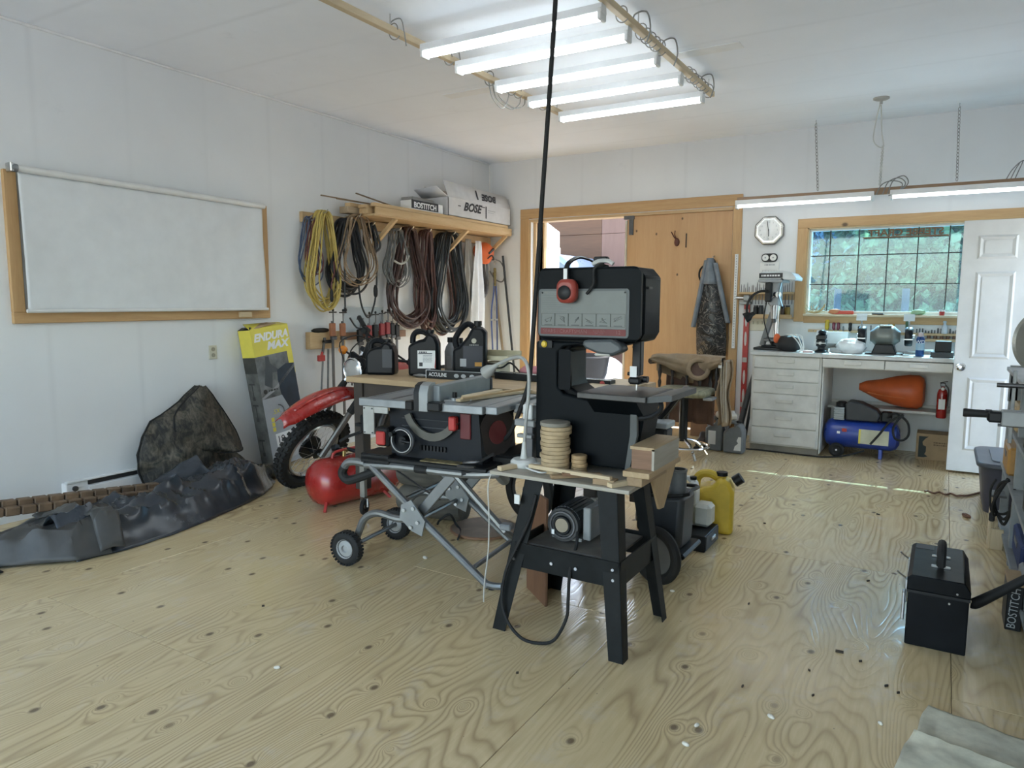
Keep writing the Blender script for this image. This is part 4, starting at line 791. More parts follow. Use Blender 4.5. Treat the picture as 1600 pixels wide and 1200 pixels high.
t = thing('calendar', 'small white wall calendar hanging behind the drill press', 'calendar', (-1.56, 7.64, 1.55)); B().bb((-1.655, 7.641, 1.55), (-1.47, 7.647, 1.80)).build('page', PAPER, t); dashes(frame((-1.562, 7.6395, 1.775), (1, 0, 0), (0, 0, 1)), .10, .022, 1, PRINTG, t, 'heading')
b = B()
for k in range(5): b.bb((-1.63, 7.6395, 1.60+.03*k), (-1.49, 7.641, 1.602+.03*k))
for k in range(6): b.bb((-1.63+.028*k, 7.6395, 1.60), (-1.628+.028*k, 7.641, 1.72))
b.build('date_grid', PRINTG, t)
t = thing('switch_plate', 'ivory three-gang switch plate on the wall by the drill press', 'switch', (-1.655, 7.64, 1.18)); B().bb((-1.745, 7.638, 1.105), (-1.565, 7.648, 1.262), bv=.003).build('plate', IVORY, t)
for x in (-1.70, -1.655, -1.61): B().box((x, 7.632, 1.185), (.012, .018, .026), Euler((.4, 0, 0)), .002).build('toggle', IVORY, t)
t = thing('bit_rack', 'narrow pine shelf on the wall holding drill bits behind the drill press', 'shelf', (-1.57, 7.6, 1.48)); B().bb((-1.85, 7.56, 1.478), (-1.31, 7.648, 1.50), bv=.002).build('shelf_board', fir('x'), t); B().bb((-1.85, 7.635, 1.42), (-1.31, 7.648, 1.478)).build('back_rail', fir('x'), t)
b0 = None; q = random.Random(3); BITM = M('bit_steel', (.14, .14, .15), .4, .7, var=.1)
for k in range(26):
    x = -1.82+k*.0195+q.uniform(-.004, .004)
    if b0 is None: b0 = B().cyl((0, 0, 0), (0, 0, .055), .0035, n=6).cyl((0, 0, .055), (0, 0, .07), .0035, .001, n=6).build('drill_bit', BITM, None); o = b0
    else: o = b0.copy(); COL.objects.link(o)
    o.location = (x, 7.59+.02*(k % 2), 1.50); o.scale = (1, 1, .6+q.random()*1.0); o['label'] = 'thin dark drill bit standing on the narrow pine rack'; o['category'] = 'drill bit'; o['group'] = 'drill bits on the pine rack'
for k in range(14):
    x = -1.74+k*.032
    o = b0.copy(); COL.objects.link(o); o.location = (x, 7.60, 1.478-.10*(.7+.5*q.random())); o.scale = (1.3, 1.3, 1.45); o.location.z = 1.478-.07*1.45; o['label'] = 'thin dark bit hanging under the narrow pine rack'; o['category'] = 'drill bit'; o['group'] = 'bits hanging under the pine rack'
t = thing('jar_shelf', 'small wall shelf with a pine front below the bit rack', 'shelf', (-1.57, 7.6, 1.24)); B().bb((-1.72, 7.54, 1.232), (-1.31, 7.648, 1.25), bv=.002).build('shelf_board', fir('x'), t); B().bb((-1.72, 7.54, 1.25), (-1.31, 7.548, 1.275)).build('lip', fir('x'), t)
for x, c, lab in ((-1.67, BLACK, 'small black tin at the left end of the little wall shelf'), (-1.62, DKGREY, 'dark grey tin second along the little wall shelf'), (-1.41, M('brown_glass', (.10, .06, .04), .3), 'brown glass jar on the little wall shelf behind the drill press'), (-1.36, M('mustard_tin', (.30, .20, .04), .5), 'mustard yellow jar at the right end of the little wall shelf')):
    j = thing('jar', lab, 'jar', (x, 7.595, 1.25)); B().lathe([(.024, 0), (.026, .005), (.026, .09), (.02, .10), (0, .10)], (x, 7.597, 1.25), 14).build('body', c, j); B().cyl((x, 7.597, 1.35), (x, 7.597, 1.366), .022, n=14).build('lid', DKGREY, j)
# --- red level and rules hung by the sliding door casing
t = thing('spirit_level', 'long red spirit level hanging beside the drawer unit', 'level', (-1.76, 7.6, .22)); B().bb((-1.79, 7.60, .22), (-1.735, 7.63, 1.37), bv=.003).build('beam', REDPL, t)
for z in (.42, .62, 1.02, 1.22): B().prism([(-1.7625+.012*math.cos(a), z+.075*math.sin(a)) for a in [k*PI/8 for k in range(16)]], 7.597, 7.60, 'xz').build('grip_hole', M('level_hole', (.62, .6, .58), .6), t)
for z in (.80, .33, 1.30): B().bb((-1.785, 7.594, z-.025), (-1.74, 7.60, z+.025), bv=.002).build('vial', M('vial_grey', (.42, .40, .38), .4), t)
t = thing('pipe_clamp', 'grey metal clamp head fixed above the red level', 'clamp', (-1.80, 7.58, 1.42)); B().cyl((-1.87, 7.58, 1.44), (-1.78, 7.58, 1.44), .016).build('spindle', STEEL, t); B().bb((-1.79, 7.55, 1.41), (-1.73, 7.63, 1.47), bv=.006).build('jaw', GREYM, t); B().bb((-1.83, 7.56, 1.375), (-1.72, 7.63, 1.40), bv=.004).build('bracket', ALU, t)
t = thing('perforated_rule', 'thin white perforated rail hanging on the door casing', 'rail', (-1.89, 7.62, .91)); b = B().bb((-1.905, 7.612, .915), (-1.873, 7.626, 1.89)); b.build('strip', WHITE, t)
b = B()
for k in range(34): b.bb((-1.893, 7.6105, .94+k*.028), (-1.885, 7.612, .955+k*.028))
b.build('slots', PRINTG, t, kind='stuff')
# --- things on the worktop
t = thing('black_pouch', 'black drawstring pouch with white straps and orange glove beside the drill press', 'bag', (-1.235, 7.08, .94))
B().ell((-1.24, 7.08, 1.02), (.118, .09, .085), 20, 12, fn=lambda d: 1+.08*nz(d*3)-(.15 if d.z > .75 else 0)+(.06 if d.z < -.2 else 0)).build('pouch', M('black_cloth', (.02, .02, .022), .7, var=.3), t)
B().ell((-1.345, 7.04, 1.06), (.03, .02, .045), 10, 8, fn=lambda d: 1+.25*nz(d*4)).build('orange_flap', ORANGE, t); b = B()
for k in range(3): b.tube([(-1.26+.04*k, 7.02, 1.10), (-1.20+.04*k, 6.985, 1.09), (-1.145+.02*k, 6.985, 1.03), (-1.12+.01*k, 7.0, .97), (-1.135, 6.98, .947)], .006, 6, smooth=4)
b.build('straps', WHITE_PL, t)
solo(B().box((-1.06, 7.0, .95), (.085, .06, .02), Euler((0, 0, .1)), .002), 'paper_pad', M('pink_paper', (.62, .42, .40), .7), 'small pink paper pad on the worktop front edge', 'pad')
t = thing('bench_vise', 'small dark bench vise on the worktop beside the papers', 'vise', (-.95, 7.1, .94)); B().lathe([(.055, 0), (.055, .015), (.03, .03), (.03, .05), (.045, .06), (.045, .075), (0, .075)], (-.96, 7.08, .94), 20).build('base', BLACKM, t); B().bb((-1.0, 7.03, 1.01), (-.92, 7.16, 1.06), bv=.008).build('body', BLACKM, t); B().bb((-1.0, 7.02, 1.06), (-.915, 7.045, 1.10), bv=.005).bb((-1.0, 7.07, 1.06), (-.915, 7.10, 1.11), bv=.012).build('jaws', BLACKM, t); B().cyl((-.96, 6.99, 1.03), (-.96, 7.04, 1.03), .012).cyl((-1.0, 6.99, 1.03), (-.91, 6.99, 1.03), .005).build('screw_handle', STEEL, t); B().ell((-.955, 7.07, 1.125), (.035, .04, .025), 12, 8).build('knob_top', BLACKM, t)
for (x, y, z, rx_, rz_, s, lab) in ((-.86, 7.3, 1.05, .3, .3, (.19, .006, .16), 'white sheet standing tilted behind the vise'), (-1.0, 7.32, 1.06, -.2, -.7, (.14, .005, .15), 'white paper leaning near the pouch'), (-.87, 7.22, .99, 1.0, .5, (.20, .004, .14), 'curled white paper lying in front of the tilted sheet')):
    solo(B().box((x, y, z), s, Euler((rx_, 0, rz_))), 'paper_sheet', PAPER, lab, 'paper')
solo(B().bb((-.90, 7.12, .94), (-.74, 7.26, .985), .003), 'paper_stack', M('stack_grey', (.45, .45, .45), .6), 'low stack of grey papers on the worktop beside the vise', 'papers')
solo(B().lathe([(.022, 0), (.024, .006), (.012, .012), (.01, .04), (0, .042)], (-.885, 7.01, .94), 14), 'small_funnel', STEEL, 'tiny steel cone standing on the worktop edge by the vise', 'cone')
solo(B().ell((-.72, 7.16, 1.0), (.125, .10, .075), 22, 14, fn=lambda d: 1+.16*nz(d*3.3)+.07*nz(d*8)), 'plastic_bag', M('white_bag', (.80, .80, .80), .45, var=.06), 'crumpled white plastic bag beside the bench grinder', 'bag')
t = thing('bench_grinder', 'grey bench grinder with two black wheel guards and clear eye shields', 'grinder', (-.45, 7.2, .94))
B().prism([(-.55, .945), (-.35, .945), (-.38, 1.03), (-.52, 1.03)], 7.1, 7.3, 'xz').build('pedestal', BLACKM, t, bev=.008); B().bb((-.60, 7.08, .94), (-.30, 7.32, .952), bv=.004).build('foot_plate', BLACKM, t)
B().lathe([(.045, 0), (.06, .02), (.09, .05), (.095, .07), (.095, .17), (.09, .19), (.06, .22), (.045, .24)], (-.57, 7.2, 1.10), 28, (1, 0, 0)).build('motor', M('grinder_grey', (.20, .21, .19), .4, .4), t); B().bb((-.50, 7.13, 1.186), (-.40, 7.27, 1.20), bv=.008).build('motor_cap', M('grinder_pale', (.45, .45, .40), .5), t)
for x, xo in ((-.635, -1), (-.265, 1)):
    B().lathe([(.02, -.03), (.078, -.03), (.085, -.02), (.085, .02), (.078, .03), (.02, .03)], (x, 7.2, 1.10), 28, (1, 0, 0)).build('wheel_guard', BLACKM, t); B().cyl((x-.012, 7.2, 1.10), (x+.012, 7.2, 1.10), .072, n=24).build('grinding_wheel', GREYP, t); B().cyl((x+xo*.03, 7.2, 1.10), (x+xo*.045, 7.2, 1.10), .018).build('arbor_nut', STEEL, t)
    B().bb((x-.035, 7.08, 1.075), (x+.035, 7.125, 1.085), bv=.002).build('tool_rest', STEEL, t); B().beam((x, 7.12, 1.17), (x, 7.06, 1.24), .012, .012).build('shield_arm', STEEL, t); B().box((x, 7.05, 1.27), (.085, .004, .065), Euler((-.4, 0, 0))).build('eye_shield', M('clear_shield', (.70, .80, .84), .15, var=0, alpha=.8), t)
t = thing('spray_can', 'blue spray can with white cap on the worktop', 'spray can', (-.17, 7.05, .94)); B().lathe([(.031, 0), (.033, .004), (.033, .15), (.026, .165), (.022, .17), (0, .17)], (-.17, 7.05, .94), 20).build('can', M('can_blue', (.02, .07, .22), .3, .3), t); B().cyl((-.17, 7.05, 1.105), (-.17, 7.05, 1.145), .022, .019, 16).build('cap', M('pinkish_cap', (.62, .5, .5), .5), t); B().lathe([(.0336, .055), (.0336, .115)], (-.17, 7.05, .94), 20).build('label_band', M('pale_blue_label', (.35, .5, .62), .4), t); text('WD', .04, frame((-.17, 7.0155, 1.065), (1, 0, 0), (0, 0, 1)), 'lettering', PRINTW, t, ext=.0005)
solo(B().bb((-.06, 7.02, .985), (.06, 7.16, 1.075), .004), 'black_case', BLACK, 'upper black box of the pair on the worktop beside the white door', 'box'); solo(B().bb((-.09, 6.99, .94), (.08, 7.19, .985), .004), 'black_case', DKGREY, 'lower flat black box of the pair on the worktop beside the white door', 'box')
for k, (x, y, s, lab) in enumerate(((-.42, 7.02, (.22, .05, .008), 'flat steel bar lying in front of the bench grinder'), (-.28, 7.0, (.16, .03, .006), 'short flat steel bar lying right of the grinder foot'), (-.62, 7.0, (.14, .025, .006), 'thin steel strip lying left of the grinder foot'))): solo(B().box((x, y, .94+s[2]/2), s, Euler((0, 0, .1*k)), .001), 'steel_bar', STEEL if k else DKSTEEL, lab, 'bar')
solo(B().tube([(-.28+.05*math.cos(k*.8)+.012*k, 7.3+.04*math.sin(k*.8), .953+.002*k) for k in range(18)], .006, 6, smooth=3), 'coiled_cable', WIREW, 'pale cord coiled on the worktop behind the spray can', 'cord')
# --- tool rails and hand tools below the window
for x0, x1, z, lab in ((-1.16, -.66, 1.118, 'pine tool rail on the wall behind the papers'), (-.42, .30, 1.108, 'pine tool rail on the wall behind the grinder')):
    t = thing('tool_rail', lab, 'tool rail', ((x0+x1)/2, 7.62, z)); B().bb((x0, 7.60, z-.012), (x1, 7.648, z+.012), bv=.002).build('rail', fir('x'), t)
    for x in (x0+.05, x1-.05): B().cyl((x, 7.598, z), (x, 7.605, z), .005, n=8).build('screw', DKSTEEL, t)
t = thing('socket_block', 'stepped pine block holding sockets beside the white door', 'tool holder', (-.05, 7.6, 1.06)); B().bb((-.15, 7.57, 1.045), (.10, 7.648, 1.07), bv=.002).build('step', fir('x'), t)
for k in range(5): B().cyl((-.12+.05*k, 7.60, 1.07), (-.12+.05*k, 7.60, 1.10), .015, n=12).build('socket', M('rust_socket', (.16, .09, .06), .5, .6), t)
HC = {'yellow': M('handle_yellow', (.62, .42, .03), .4), 'maroon': M('handle_maroon', (.16, .02, .04), .4), 'black': BLACK, 'blue': M('handle_blue', (.03, .07, .22), .4), 'amber': M('handle_amber', (.45, .25, .03), .35), 'green': M('handle_green', (.05, .12, .06), .5), 'grey': GREYP}
def sdriver(x, z, h, r, c, lab, L=.12):
    t = thing('screwdriver', lab, 'screwdriver', (x, 7.59, z-L), group='hand tools in the wall rails'); B().lathe([(.3*r, 0), (r*.8, .01), (r, h*.3), (r*.85, h*.6), (r, h*.85), (r*.6, h), (0, h)], (x, 7.585, z), 10).build('handle', HC[c], t); B().cyl((x, 7.585, z-L), (x, 7.585, z), .0035, n=6).build('shaft', STEEL, t)
for a in ((-.985, 1.13, .10, .022, 'yellow', 'large yellow-handled screwdriver in the wall rail'), (-.925, 1.13, .075, .016, 'maroon', 'maroon-handled screwdriver beside the yellow one'), (-.885, 1.13, .075, .016, 'maroon', 'second maroon-handled screwdriver, right of its twin'), (-.78, 1.12, .085, .016, 'black', 'black-handled screwdriver alone in the rail'), (-.45, 1.125, .075, .010, 'blue', 'thin blue-handled screwdriver above the grinder motor'), (-.41, 1.125, .075, .012, 'amber', 'amber-handled screwdriver beside the thin blue one'), (-.30, 1.12, .11, .016, 'green', 'dark green rasp handle above the grinder'), (-.70, 1.115, .06, .014, 'black', 'short black-handled screwdriver near the left eye shield'), (-.84, 1.12, .05, .008, 'grey', 'short grey awl between maroon and black handles'), (-.60, 1.13, .055, .009, 'grey', 'small grey screwdriver behind the left grinding wheel')): sdriver(*a)
q = random.Random(12); p0 = None
for k in range(22):
    x = -.22+k*.024
    if p0 is None: p0 = B().cyl((0, 0, 0), (0, 0, .05), .006, .005, n=8).build('bit_socket', DKSTEEL, None); o = p0
    else: o = p0.copy(); COL.objects.link(o)
    o.location = (x, 7.61+.012*(k % 2), 1.12); o.scale = (1, 1, .4+q.random()*.7); o['label'] = 'small dark steel bit standing in the right tool rail'; o['category'] = 'bit'; o['group'] = 'steel bits in the right rail'
# window sill odds and ends
t = thing('dried_flowers', 'cream dried flower bunch on the left end of the window sill', 'flowers', (-1.11, 7.61, 1.285)); b = B(); q = random.Random(5)
for k in range(24): a = q.random()*2*PI; b.tube([(-1.11, 7.61, 1.29), (-1.11+.05*math.cos(a), 7.61+.02*math.sin(a), 1.30+.02*q.random()), (-1.11+.10*math.cos(a), 7.61+.04*math.sin(a), 1.30+.09*q.random())], .003, 4, smooth=2)
b.build('stems', M('dry_straw', (.5, .38, .2), .8), t, kind='stuff')
solo(B().box((-.855, 7.62, 1.302), (.19, .05, .034), Euler((0, 0, .05)), .006), 'red_case', M('bright_red', (.62, .06, .03), .4), 'flat red plastic case on the window sill', 'case')
t = thing('sill_cup', 'small red and white cup on the window sill near the white door', 'cup', (-.03, 7.61, 1.285)); B().lathe([(.02, 0), (.024, .05), (.0, .05)], (-.03, 7.61, 1.285), 14).build('cup', REDPL, t); B().lathe([(.0245, .034), (.0255, .05)], (-.03, 7.61, 1.285), 14).build('rim', PAPER, t)
solo(B().box((-.55, 7.60, 1.292), (.10, .04, .014), Euler((0, 0, -.1)), .003), 'sill_knife', DKGREY, 'dark folded knife lying on the window sill', 'knife'); solo(B().ell((-.93, 7.61, 1.31), (.055, .03, .025), 12, 8, fn=lambda d: 1+.3*nz(d*4)), 'orange_rag', M('rag_orange', (.6, .25, .12), .8), 'small orange rag beside the red case on the sill', 'rag'); solo(B().ell((-.22, 7.61, 1.31), (.06, .03, .025), 12, 8, fn=lambda d: 1+.3*nz(d*4)), 'green_rag', M('rag_green', (.35, .5, .3), .8), 'small pale green rag on the window sill', 'rag')
t = thing('spray_bottle', 'clear spray bottle hanging on the rail beside the white door', 'bottle', (-.0, 7.58, 1.12)); B().lathe([(.024, 0), (.026, .01), (.024, .06), (.010, .09), (.010, .10), (0, .10)], (.0, 7.58, 1.12), 14).build('bottle', M('clear_plastic', (.62, .66, .7), .2, alpha=.85, var=0), t); B().bb((-.015, 7.545, 1.215), (.012, 7.60, 1.235), .004).build('trigger_head', M('pale_blue_plastic', (.4, .48, .55), .4), t)
# ------------------------------------------------------------------ left wall: shaded window, outlet, heater
win2 = struct(B().bb((XL, 2.20, 1.247), (XL+.03, 4.172, 1.318), bv=.003), 'window_2', pine('y'))
for y0 in (2.20, 4.10): B().bb((XL, y0, 1.318), (XL+.03, y0+.072, 2.183), bv=.003).build('casing', pine('z'), win2)
B().bb((XL, 2.272, 1.318), (XL+.006, 4.10, 2.18)).build('covered_pane', WHITE, win2)
t = thing('roller_blind', 'white roller blind pulled down over the wood-framed window', 'blind', (XL+.05, 3.17, 1.31))
B().cyl((-4.885, 2.255, 2.19), (-4.885, 4.105, 2.168), .021, n=18).build('roller', WHITE_PL, t)
def blind(u, v):
    y = 2.268+u*1.832; z = 2.175-.012*u-v*(.845)
    e = math.exp(-((u-.0)**2)/.5)*1
    d1 = math.sin((math.atan2(v+.02, u+.02))*9)*.012*min(1, (u*u+v*v)**.5*1.6)*math.exp(-u*2.2)
    d2 = math.sin((math.atan2(v+.02, 1.02-u))*10)*.014*min(1, ((1-u)**2+v*v)**.5*2.2)*math.exp(-(1-u)*4.0)
    rip = .004*math.sin(u*60)*math.exp(-v*9)
    return Vector((-4.902+(d1+d2+rip)*(1-.6*v**4)+.006*v, y-(.010*math.sin(v*6) if u > .99 else 0), z))
B().sheet(90, 40, blind).build('fabric', M('blind_fabric', (.69, .71, .72), .55, var=.03, bmp=.06, bscale=300), t, solid=.0015)
B().cyl((-4.895, 2.262, 1.325), (-4.895, 4.118, 1.324), .012, n=12).build('bottom_bar', WHITE_PL, t); b = B().bb((-4.93, 2.215, 2.165), (-4.865, 2.235, 2.22), bv=.004); b.build('bracket', STEEL, t); B().cyl((-4.885, 2.225, 2.19), (-4.885, 2.258, 2.19), .025).build('end_wheel', ALU, t)
solo(B().bb((-4.93, 3.845, 1.258), (-4.895, 3.955, 1.302), .004), 'wood_block', pale('y'), 'small pale wood block stuck to the bottom window casing', 'block')
t = thing('wall_outlet', 'ivory wall outlet below the shaded window', 'outlet', (XL, 3.615, .93)); B().bb((XL, 3.578, .932), (XL+.008, 3.648, 1.04), bv=.002).build('plate', IVORY, t)
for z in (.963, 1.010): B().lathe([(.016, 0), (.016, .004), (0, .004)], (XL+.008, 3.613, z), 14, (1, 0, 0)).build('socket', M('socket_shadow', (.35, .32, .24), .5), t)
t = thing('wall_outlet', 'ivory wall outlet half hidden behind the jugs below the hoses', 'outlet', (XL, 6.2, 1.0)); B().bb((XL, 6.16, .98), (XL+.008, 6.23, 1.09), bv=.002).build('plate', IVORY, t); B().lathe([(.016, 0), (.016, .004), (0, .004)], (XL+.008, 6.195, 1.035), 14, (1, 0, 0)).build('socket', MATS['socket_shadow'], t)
t = thing('baseboard_heater', 'white electric baseboard heater along the left wall behind the tarps', 'heater', (XL, 3.0, .03)); B().bb((XL, 2.418, .055), (-4.90, 3.62, .185), bv=.006).build('body', WHITE, t); B().bb((-4.915, 2.56, .155), (-4.892, 3.6, .192)).build('grille_slot', M('dark_slot', (.02, .02, .02), .7), t); B().bb((-4.92, 2.42, .185), (-4.885, 3.62, .198), bv=.003).build('hood', WHITE, t)
B().bb((-4.90, 2.56, .06), (-4.887, 3.62, .145), bv=.003).build('front_plate', WHITE, t); B().lathe([(.018, 0), (.018, .012), (.012, .014), (0, .014)], (-4.90, 2.475, .145), 16, (1, 0, 0)).build('thermostat_knob', DKSTEEL, t); B().bb((-4.90, 2.42, .03), (-4.89, 3.6, .056)).build('lower_gap', MATS['dark_slot'], t)
# ------------------------------------------------------------------ camouflage cover, tarps, slat mats
def camo():
    m, nt, bs = newmat('camouflage')
    v = coords(nt); a = noisetex(nt, v, 6, 3, .6, 1.4); c = noisetex(nt, coords(nt, (1, 2.2, .8)), 15, 4, .65, 1.0)
    c1 = ramp(nt, a, (.36, (.005, .006, .005)), (.46, (.022, .02, .014)), (.56, (.10, .085, .06)), (.66, (.018, .024, .017)))
    c2 = ramp(nt, c, (.45, (.006, .006, .005)), (.66, (.16, .135, .105)))
    nt.links.new(_mix(nt, c1, c2, .42), bs.inputs['Base Color']); bs.inputs['Roughness'].default_value = .6
    bump(nt, bs, a, .35, .01); return m
CAMO = camo()
t = thing('camouflage_cover', 'folded camouflage fabric cover leaning in a peak against the left wall', 'cover', (-4.75, 3.3, 0))
RY = [(.745, 3.395, 3.425), (.68, 3.30, 3.475), (.60, 3.17, 3.53), (.52, 3.03, 3.56), (.42, 2.93, 3.60), (.30, 2.89, 3.66), (.18, 2.88, 3.70), (.08, 2.90, 3.78), (.015, 2.94, 3.90)]
def cam(u, v):
    k = v*(len(RY)-1); i = min(len(RY)-2, int(k)); f = k-i
    z, a, b_ = [RY[i][j]*(1-f)+RY[i+1][j]*f for j in range(3)]
    y = a+(b_-a)*u
    bul = .16*math.sin(PI*min(1, max(0, u)))*(.25+v)+.10*v**2
    return Vector((-4.90+bul+.035*nz((y*4, z*4, 2))+.02*nz((y*11, z*11, 5)), y+.02*nz((u*4, v*4, 7)), max(.012, z)))
B().sheet(40, 44, cam).build('back_panel', CAMO, t, solid=.008)
FL = [(.745, 3.375, 3.425), (.66, 3.26, 3.49), (.56, 3.15, 3.55), (.46, 3.13, 3.61), (.36, 3.17, 3.66), (.28, 3.27, 3.69), (.235, 3.42, 3.69)]
def flp(u, v):
    k = v*(len(FL)-1); i = min(len(FL)-2, int(k)); f = k-i
    z, a, b_ = [FL[i][j]*(1-f)+FL[i+1][j]*f for j in range(3)]
    y = a+(b_-a)*u
    return Vector((-4.83+.20*math.sin(PI*min(1, .1+.8*u))*(.2+v*.85)+.02*nz((y*6, z*6, 3)), y, z))
B().sheet(26, 30, flp).build('flap', CAMO, t, solid=.01)
B().tube([flp(0, k/14)+Vector((.006, 0, 0)) for k in range(15)]+[flp(k/8, 1)+Vector((.006, 0, 0)) for k in range(1, 9)]+[flp(1, 1-k/14)+Vector((.006, 0, 0)) for k in range(1, 15)], .007, 6).build('piping', BLACKR, t); B().tube([cam(0, k/16)+Vector((.006, 0, 0)) for k in range(15)], .007, 6).build('edge_binding', BLACKR, t)
B().ell((-4.50, 3.74, .06), (.10, .13, .055), 16, 10, fn=lambda d: 1+.15*nz(d*3)).build('bunched_corner', CAMO, t)
TARP = M('tarp_grey', (.034, .040, .049), .24, var=.2, vscale=5, bmp=.25, bscale=14); TARP2 = M('tarp_olive', (.062, .060, .056), .5, var=.2, vscale=5, bmp=.2, bscale=14)
FB = [(1.45, -4.35), (1.70, -4.14), (1.95, -3.90), (2.2, -3.85), (2.5, -3.87), (2.8, -3.94), (3.1, -4.02), (3.35, -4.12), (3.55, -4.24), (3.68, -4.36)]
def fb(y):
    for (a, xa), (b_, xb) in zip(FB, FB[1:]):
        if y <= b_: return xa+(xb-xa)*(y-a)/(b_-a)
    return FB[-1][1]
def tarp(u, v):
    y = 1.95+1.73*u; x0 = fb(y); x1 = -4.46-.14*u
    x = x0+(x1-x0)*v
    env = min(1, v*5)*(min(1, (1-u)*6)**.5)
    h = env*(.085+.10*u*(1-.45*u)+.05*math.sin(v*PI*1.1)+.045*nz((y*3.2, x*5, 1))+.028*nz((y*7+x*4, x*9, 4))+.014*nz((y*17, x*17, 9)))
    h += env*.05*(1-abs(2*nz((y*2.3+x*1.5, x*3.1, 12))))**6+env*.03*(1-abs(2*nz((y*4.5-x*3, x*5, 21))))**7
    h += .03*math.exp(-((v-.35-.15*math.sin(u*5))/.05)**2)*env
    return Vector((x+.015*nz((y*6, v*5, 2)), y+.02*nz((u*7, v*7, 3)), max(.004, h)))
t = thing('grey_tarp', 'dark grey vinyl tarp spread in folds on the floor along the left wall', 'tarp', (-4.2, 2.8, 0)); B().sheet(80, 40, tarp).build('vinyl', TARP, t, solid=.005)
def tent(u, v):
    a = Vector((-4.62, 2.62, .06)); b_ = Vector((-4.34, 3.16, .10)); ap = Vector((-4.47, 3.075, .315))
    base = a.lerp(b_, u); tp = a.lerp(ap, min(1, u*1.12)) if u < .9 else ap.lerp(b_, (u-.9)/.1*.5)
    p = base.lerp(tp, v)
    return p+Vector((.06*math.sin(PI*v)*(1-abs(u-.6))+.025*nz((u*5, v*5, 1)), 0, .012*nz((u*8, v*8, 6))))
B().sheet(30, 20, tent).build('raised_fold', TARP, t, solid=.006)
def olive(u, v):
    y = 1.50+.62*u; x0 = fb(y)+.0; x = x0+(-4.52-x0)*v
    h = min(1, v*6)*(1-.45*v)*(.07+.05*math.sin(v*PI)+.05*nz((y*4, x*6, 5))+.04*nz((y*9, x*12, 8))+.04*(1-abs(2*nz((y*3.5+x*2, x*3, 31))))**5+.03*(1-abs(2*nz((y*6-x*4, x*7, 41))))**6)+.05*u*min(1, v*6)
    return Vector((x+.01, y+.04*math.sin(v*5)*u, max(.006, h+.012)))
t = thing('olive_tarp', 'olive grey tarp end with folded collar beside the slat mats', 'tarp', (-4.2, 1.8, 0)); B().sheet(40, 36, olive).build('cloth', TARP2, t, solid=.006)
B().sheet(8, 30, lambda u, v: olive(.90+.2*u, v)+Vector((.01, 0, .02+.014*math.sin(u*PI)))).build('collar', TARP2, t, solid=.008)
solo(B().sheet(16, 14, lambda u, v: Vector((-4.55+.5*v, 1.25+.42*u, .01+.10*math.sin(PI*u)*math.sin(PI*v)*(1+.4*nz((u*4, v*4, 1)))))), 'black_sack', M('black_vinyl', (.012, .013, .018), .4, var=.2), 'black vinyl sack lying at the far left behind the olive tarp', 'sack', solid=.006)
SLAT = M('slat_brown', (.165, .105, .06), .6, var=.25, vscale=14)
for k, (dx, dz, lab) in enumerate(((-.035, .028, 'brown interlocking wooden slat strip, the rear upper one on the tarp'), (.025, .0, 'brown interlocking wooden slat strip, the front lower one on the tarp'))):
    t = thing('slat_strip', lab, 'slat strip', (-4.48, 2.0, .1), group='wooden slat strips on the tarp')
    p0 = Vector((-4.56+dx, 1.30, .255+dz)); p1 = Vector((-4.435+dx, 2.79-.02*k, .125+dz)); n = 18
    for i in range(n):
        a = p0.lerp(p1, (i+.04)/n); c = p0.lerp(p1, (i+.96)/n); B().beam(a, c, .055, .05, .006).build('slat', SLAT, t)
    B().beam(p0-Vector((0, 0, .006)), p1-Vector((0, 0, .006)), .045, .03).build('core', M('core_dark', (.04, .025, .015), .8), t)
# ------------------------------------------------------------------ trolling-motor carton leaning on the wall
CM = frame((-4.725, 3.985, .0), (0, 1, .115), (-.07, -.115, 1))   # x along the wall, y up the leaning face, z out into the room
cz = CM.to_3x3() @ Vector((0, 0, 1))
t = thing('tall_carton', 'tall yellow-topped carton printed with a trolling motor, leaning on the left wall', 'box', (-4.8, 4.15, 0))
def onbox(b): b.v = [tuple(CM @ Vector(v)) for v in b.v]; return b
CW, CH, CD = .39, 1.165, .15
CG = M('carton_grey_print', (.36, .38, .41), .5, var=.06); CDK = M('carton_dark_print', (.045, .045, .04), .5, var=.3, vscale=10); CNAVY = M('carton_navy_print', (.022, .032, .05), .45, var=.25)
S = Matrix.Shear('XY', 4, (.0, .0)); skew = -.22   # the carton also slumps sideways
def ob(x0, y0, x1, y1, z0=.0, z1=.0012): return onbox(B().add([(x0+skew*y0*0, y0, z0), (x1, y0, z0), (x1, y1, z0), (x0, y1, z0), (x0, y0, z1), (x1, y0, z1), (x1, y1, z1), (x0, y1, z1)], [(3, 2, 1, 0), (4, 5, 6, 7), (0, 1, 5, 4), (1, 2, 6, 5), (2, 3, 7, 6), (3, 0, 4, 7)]))
ob(0, 0, CW, CH, -CD, 0).build('carton', CG, t)
ob(0, CH-.225, CW, CH+.0, 0, .001).build('yellow_band', PRINTY, t); ob(0, CH-.58, CW, CH-.225, 0, .0008).build('photo_print', M('photo_print', (.16, .165, .165), .5, var=.65, vscale=5), t)
ob(CW-.055, CH-.42, CW, CH-.225, .0008, .0012).build('yellow_tab', PRINTY, t)
onbox(B().prism([(.19, .72), (.20, .80), (.30, .84), (.385, .83), (.388, .50), (.388, .22), (.33, .30), (.27, .45), (.20, .60)], .0009, .0016, 'xy')).build('motor_print', CNAVY, t)
onbox(B().prism([(.05, .70), (.09, .86), (.10, .93), (.135, .93), (.14, .87), (.17, .84), (.22, .80), (.21, .785), (.15, .79), (.12, .66)], .0009, .0014, 'xy')).build('angler_print', M('angler_print', (.07, .08, .085), .6), t)
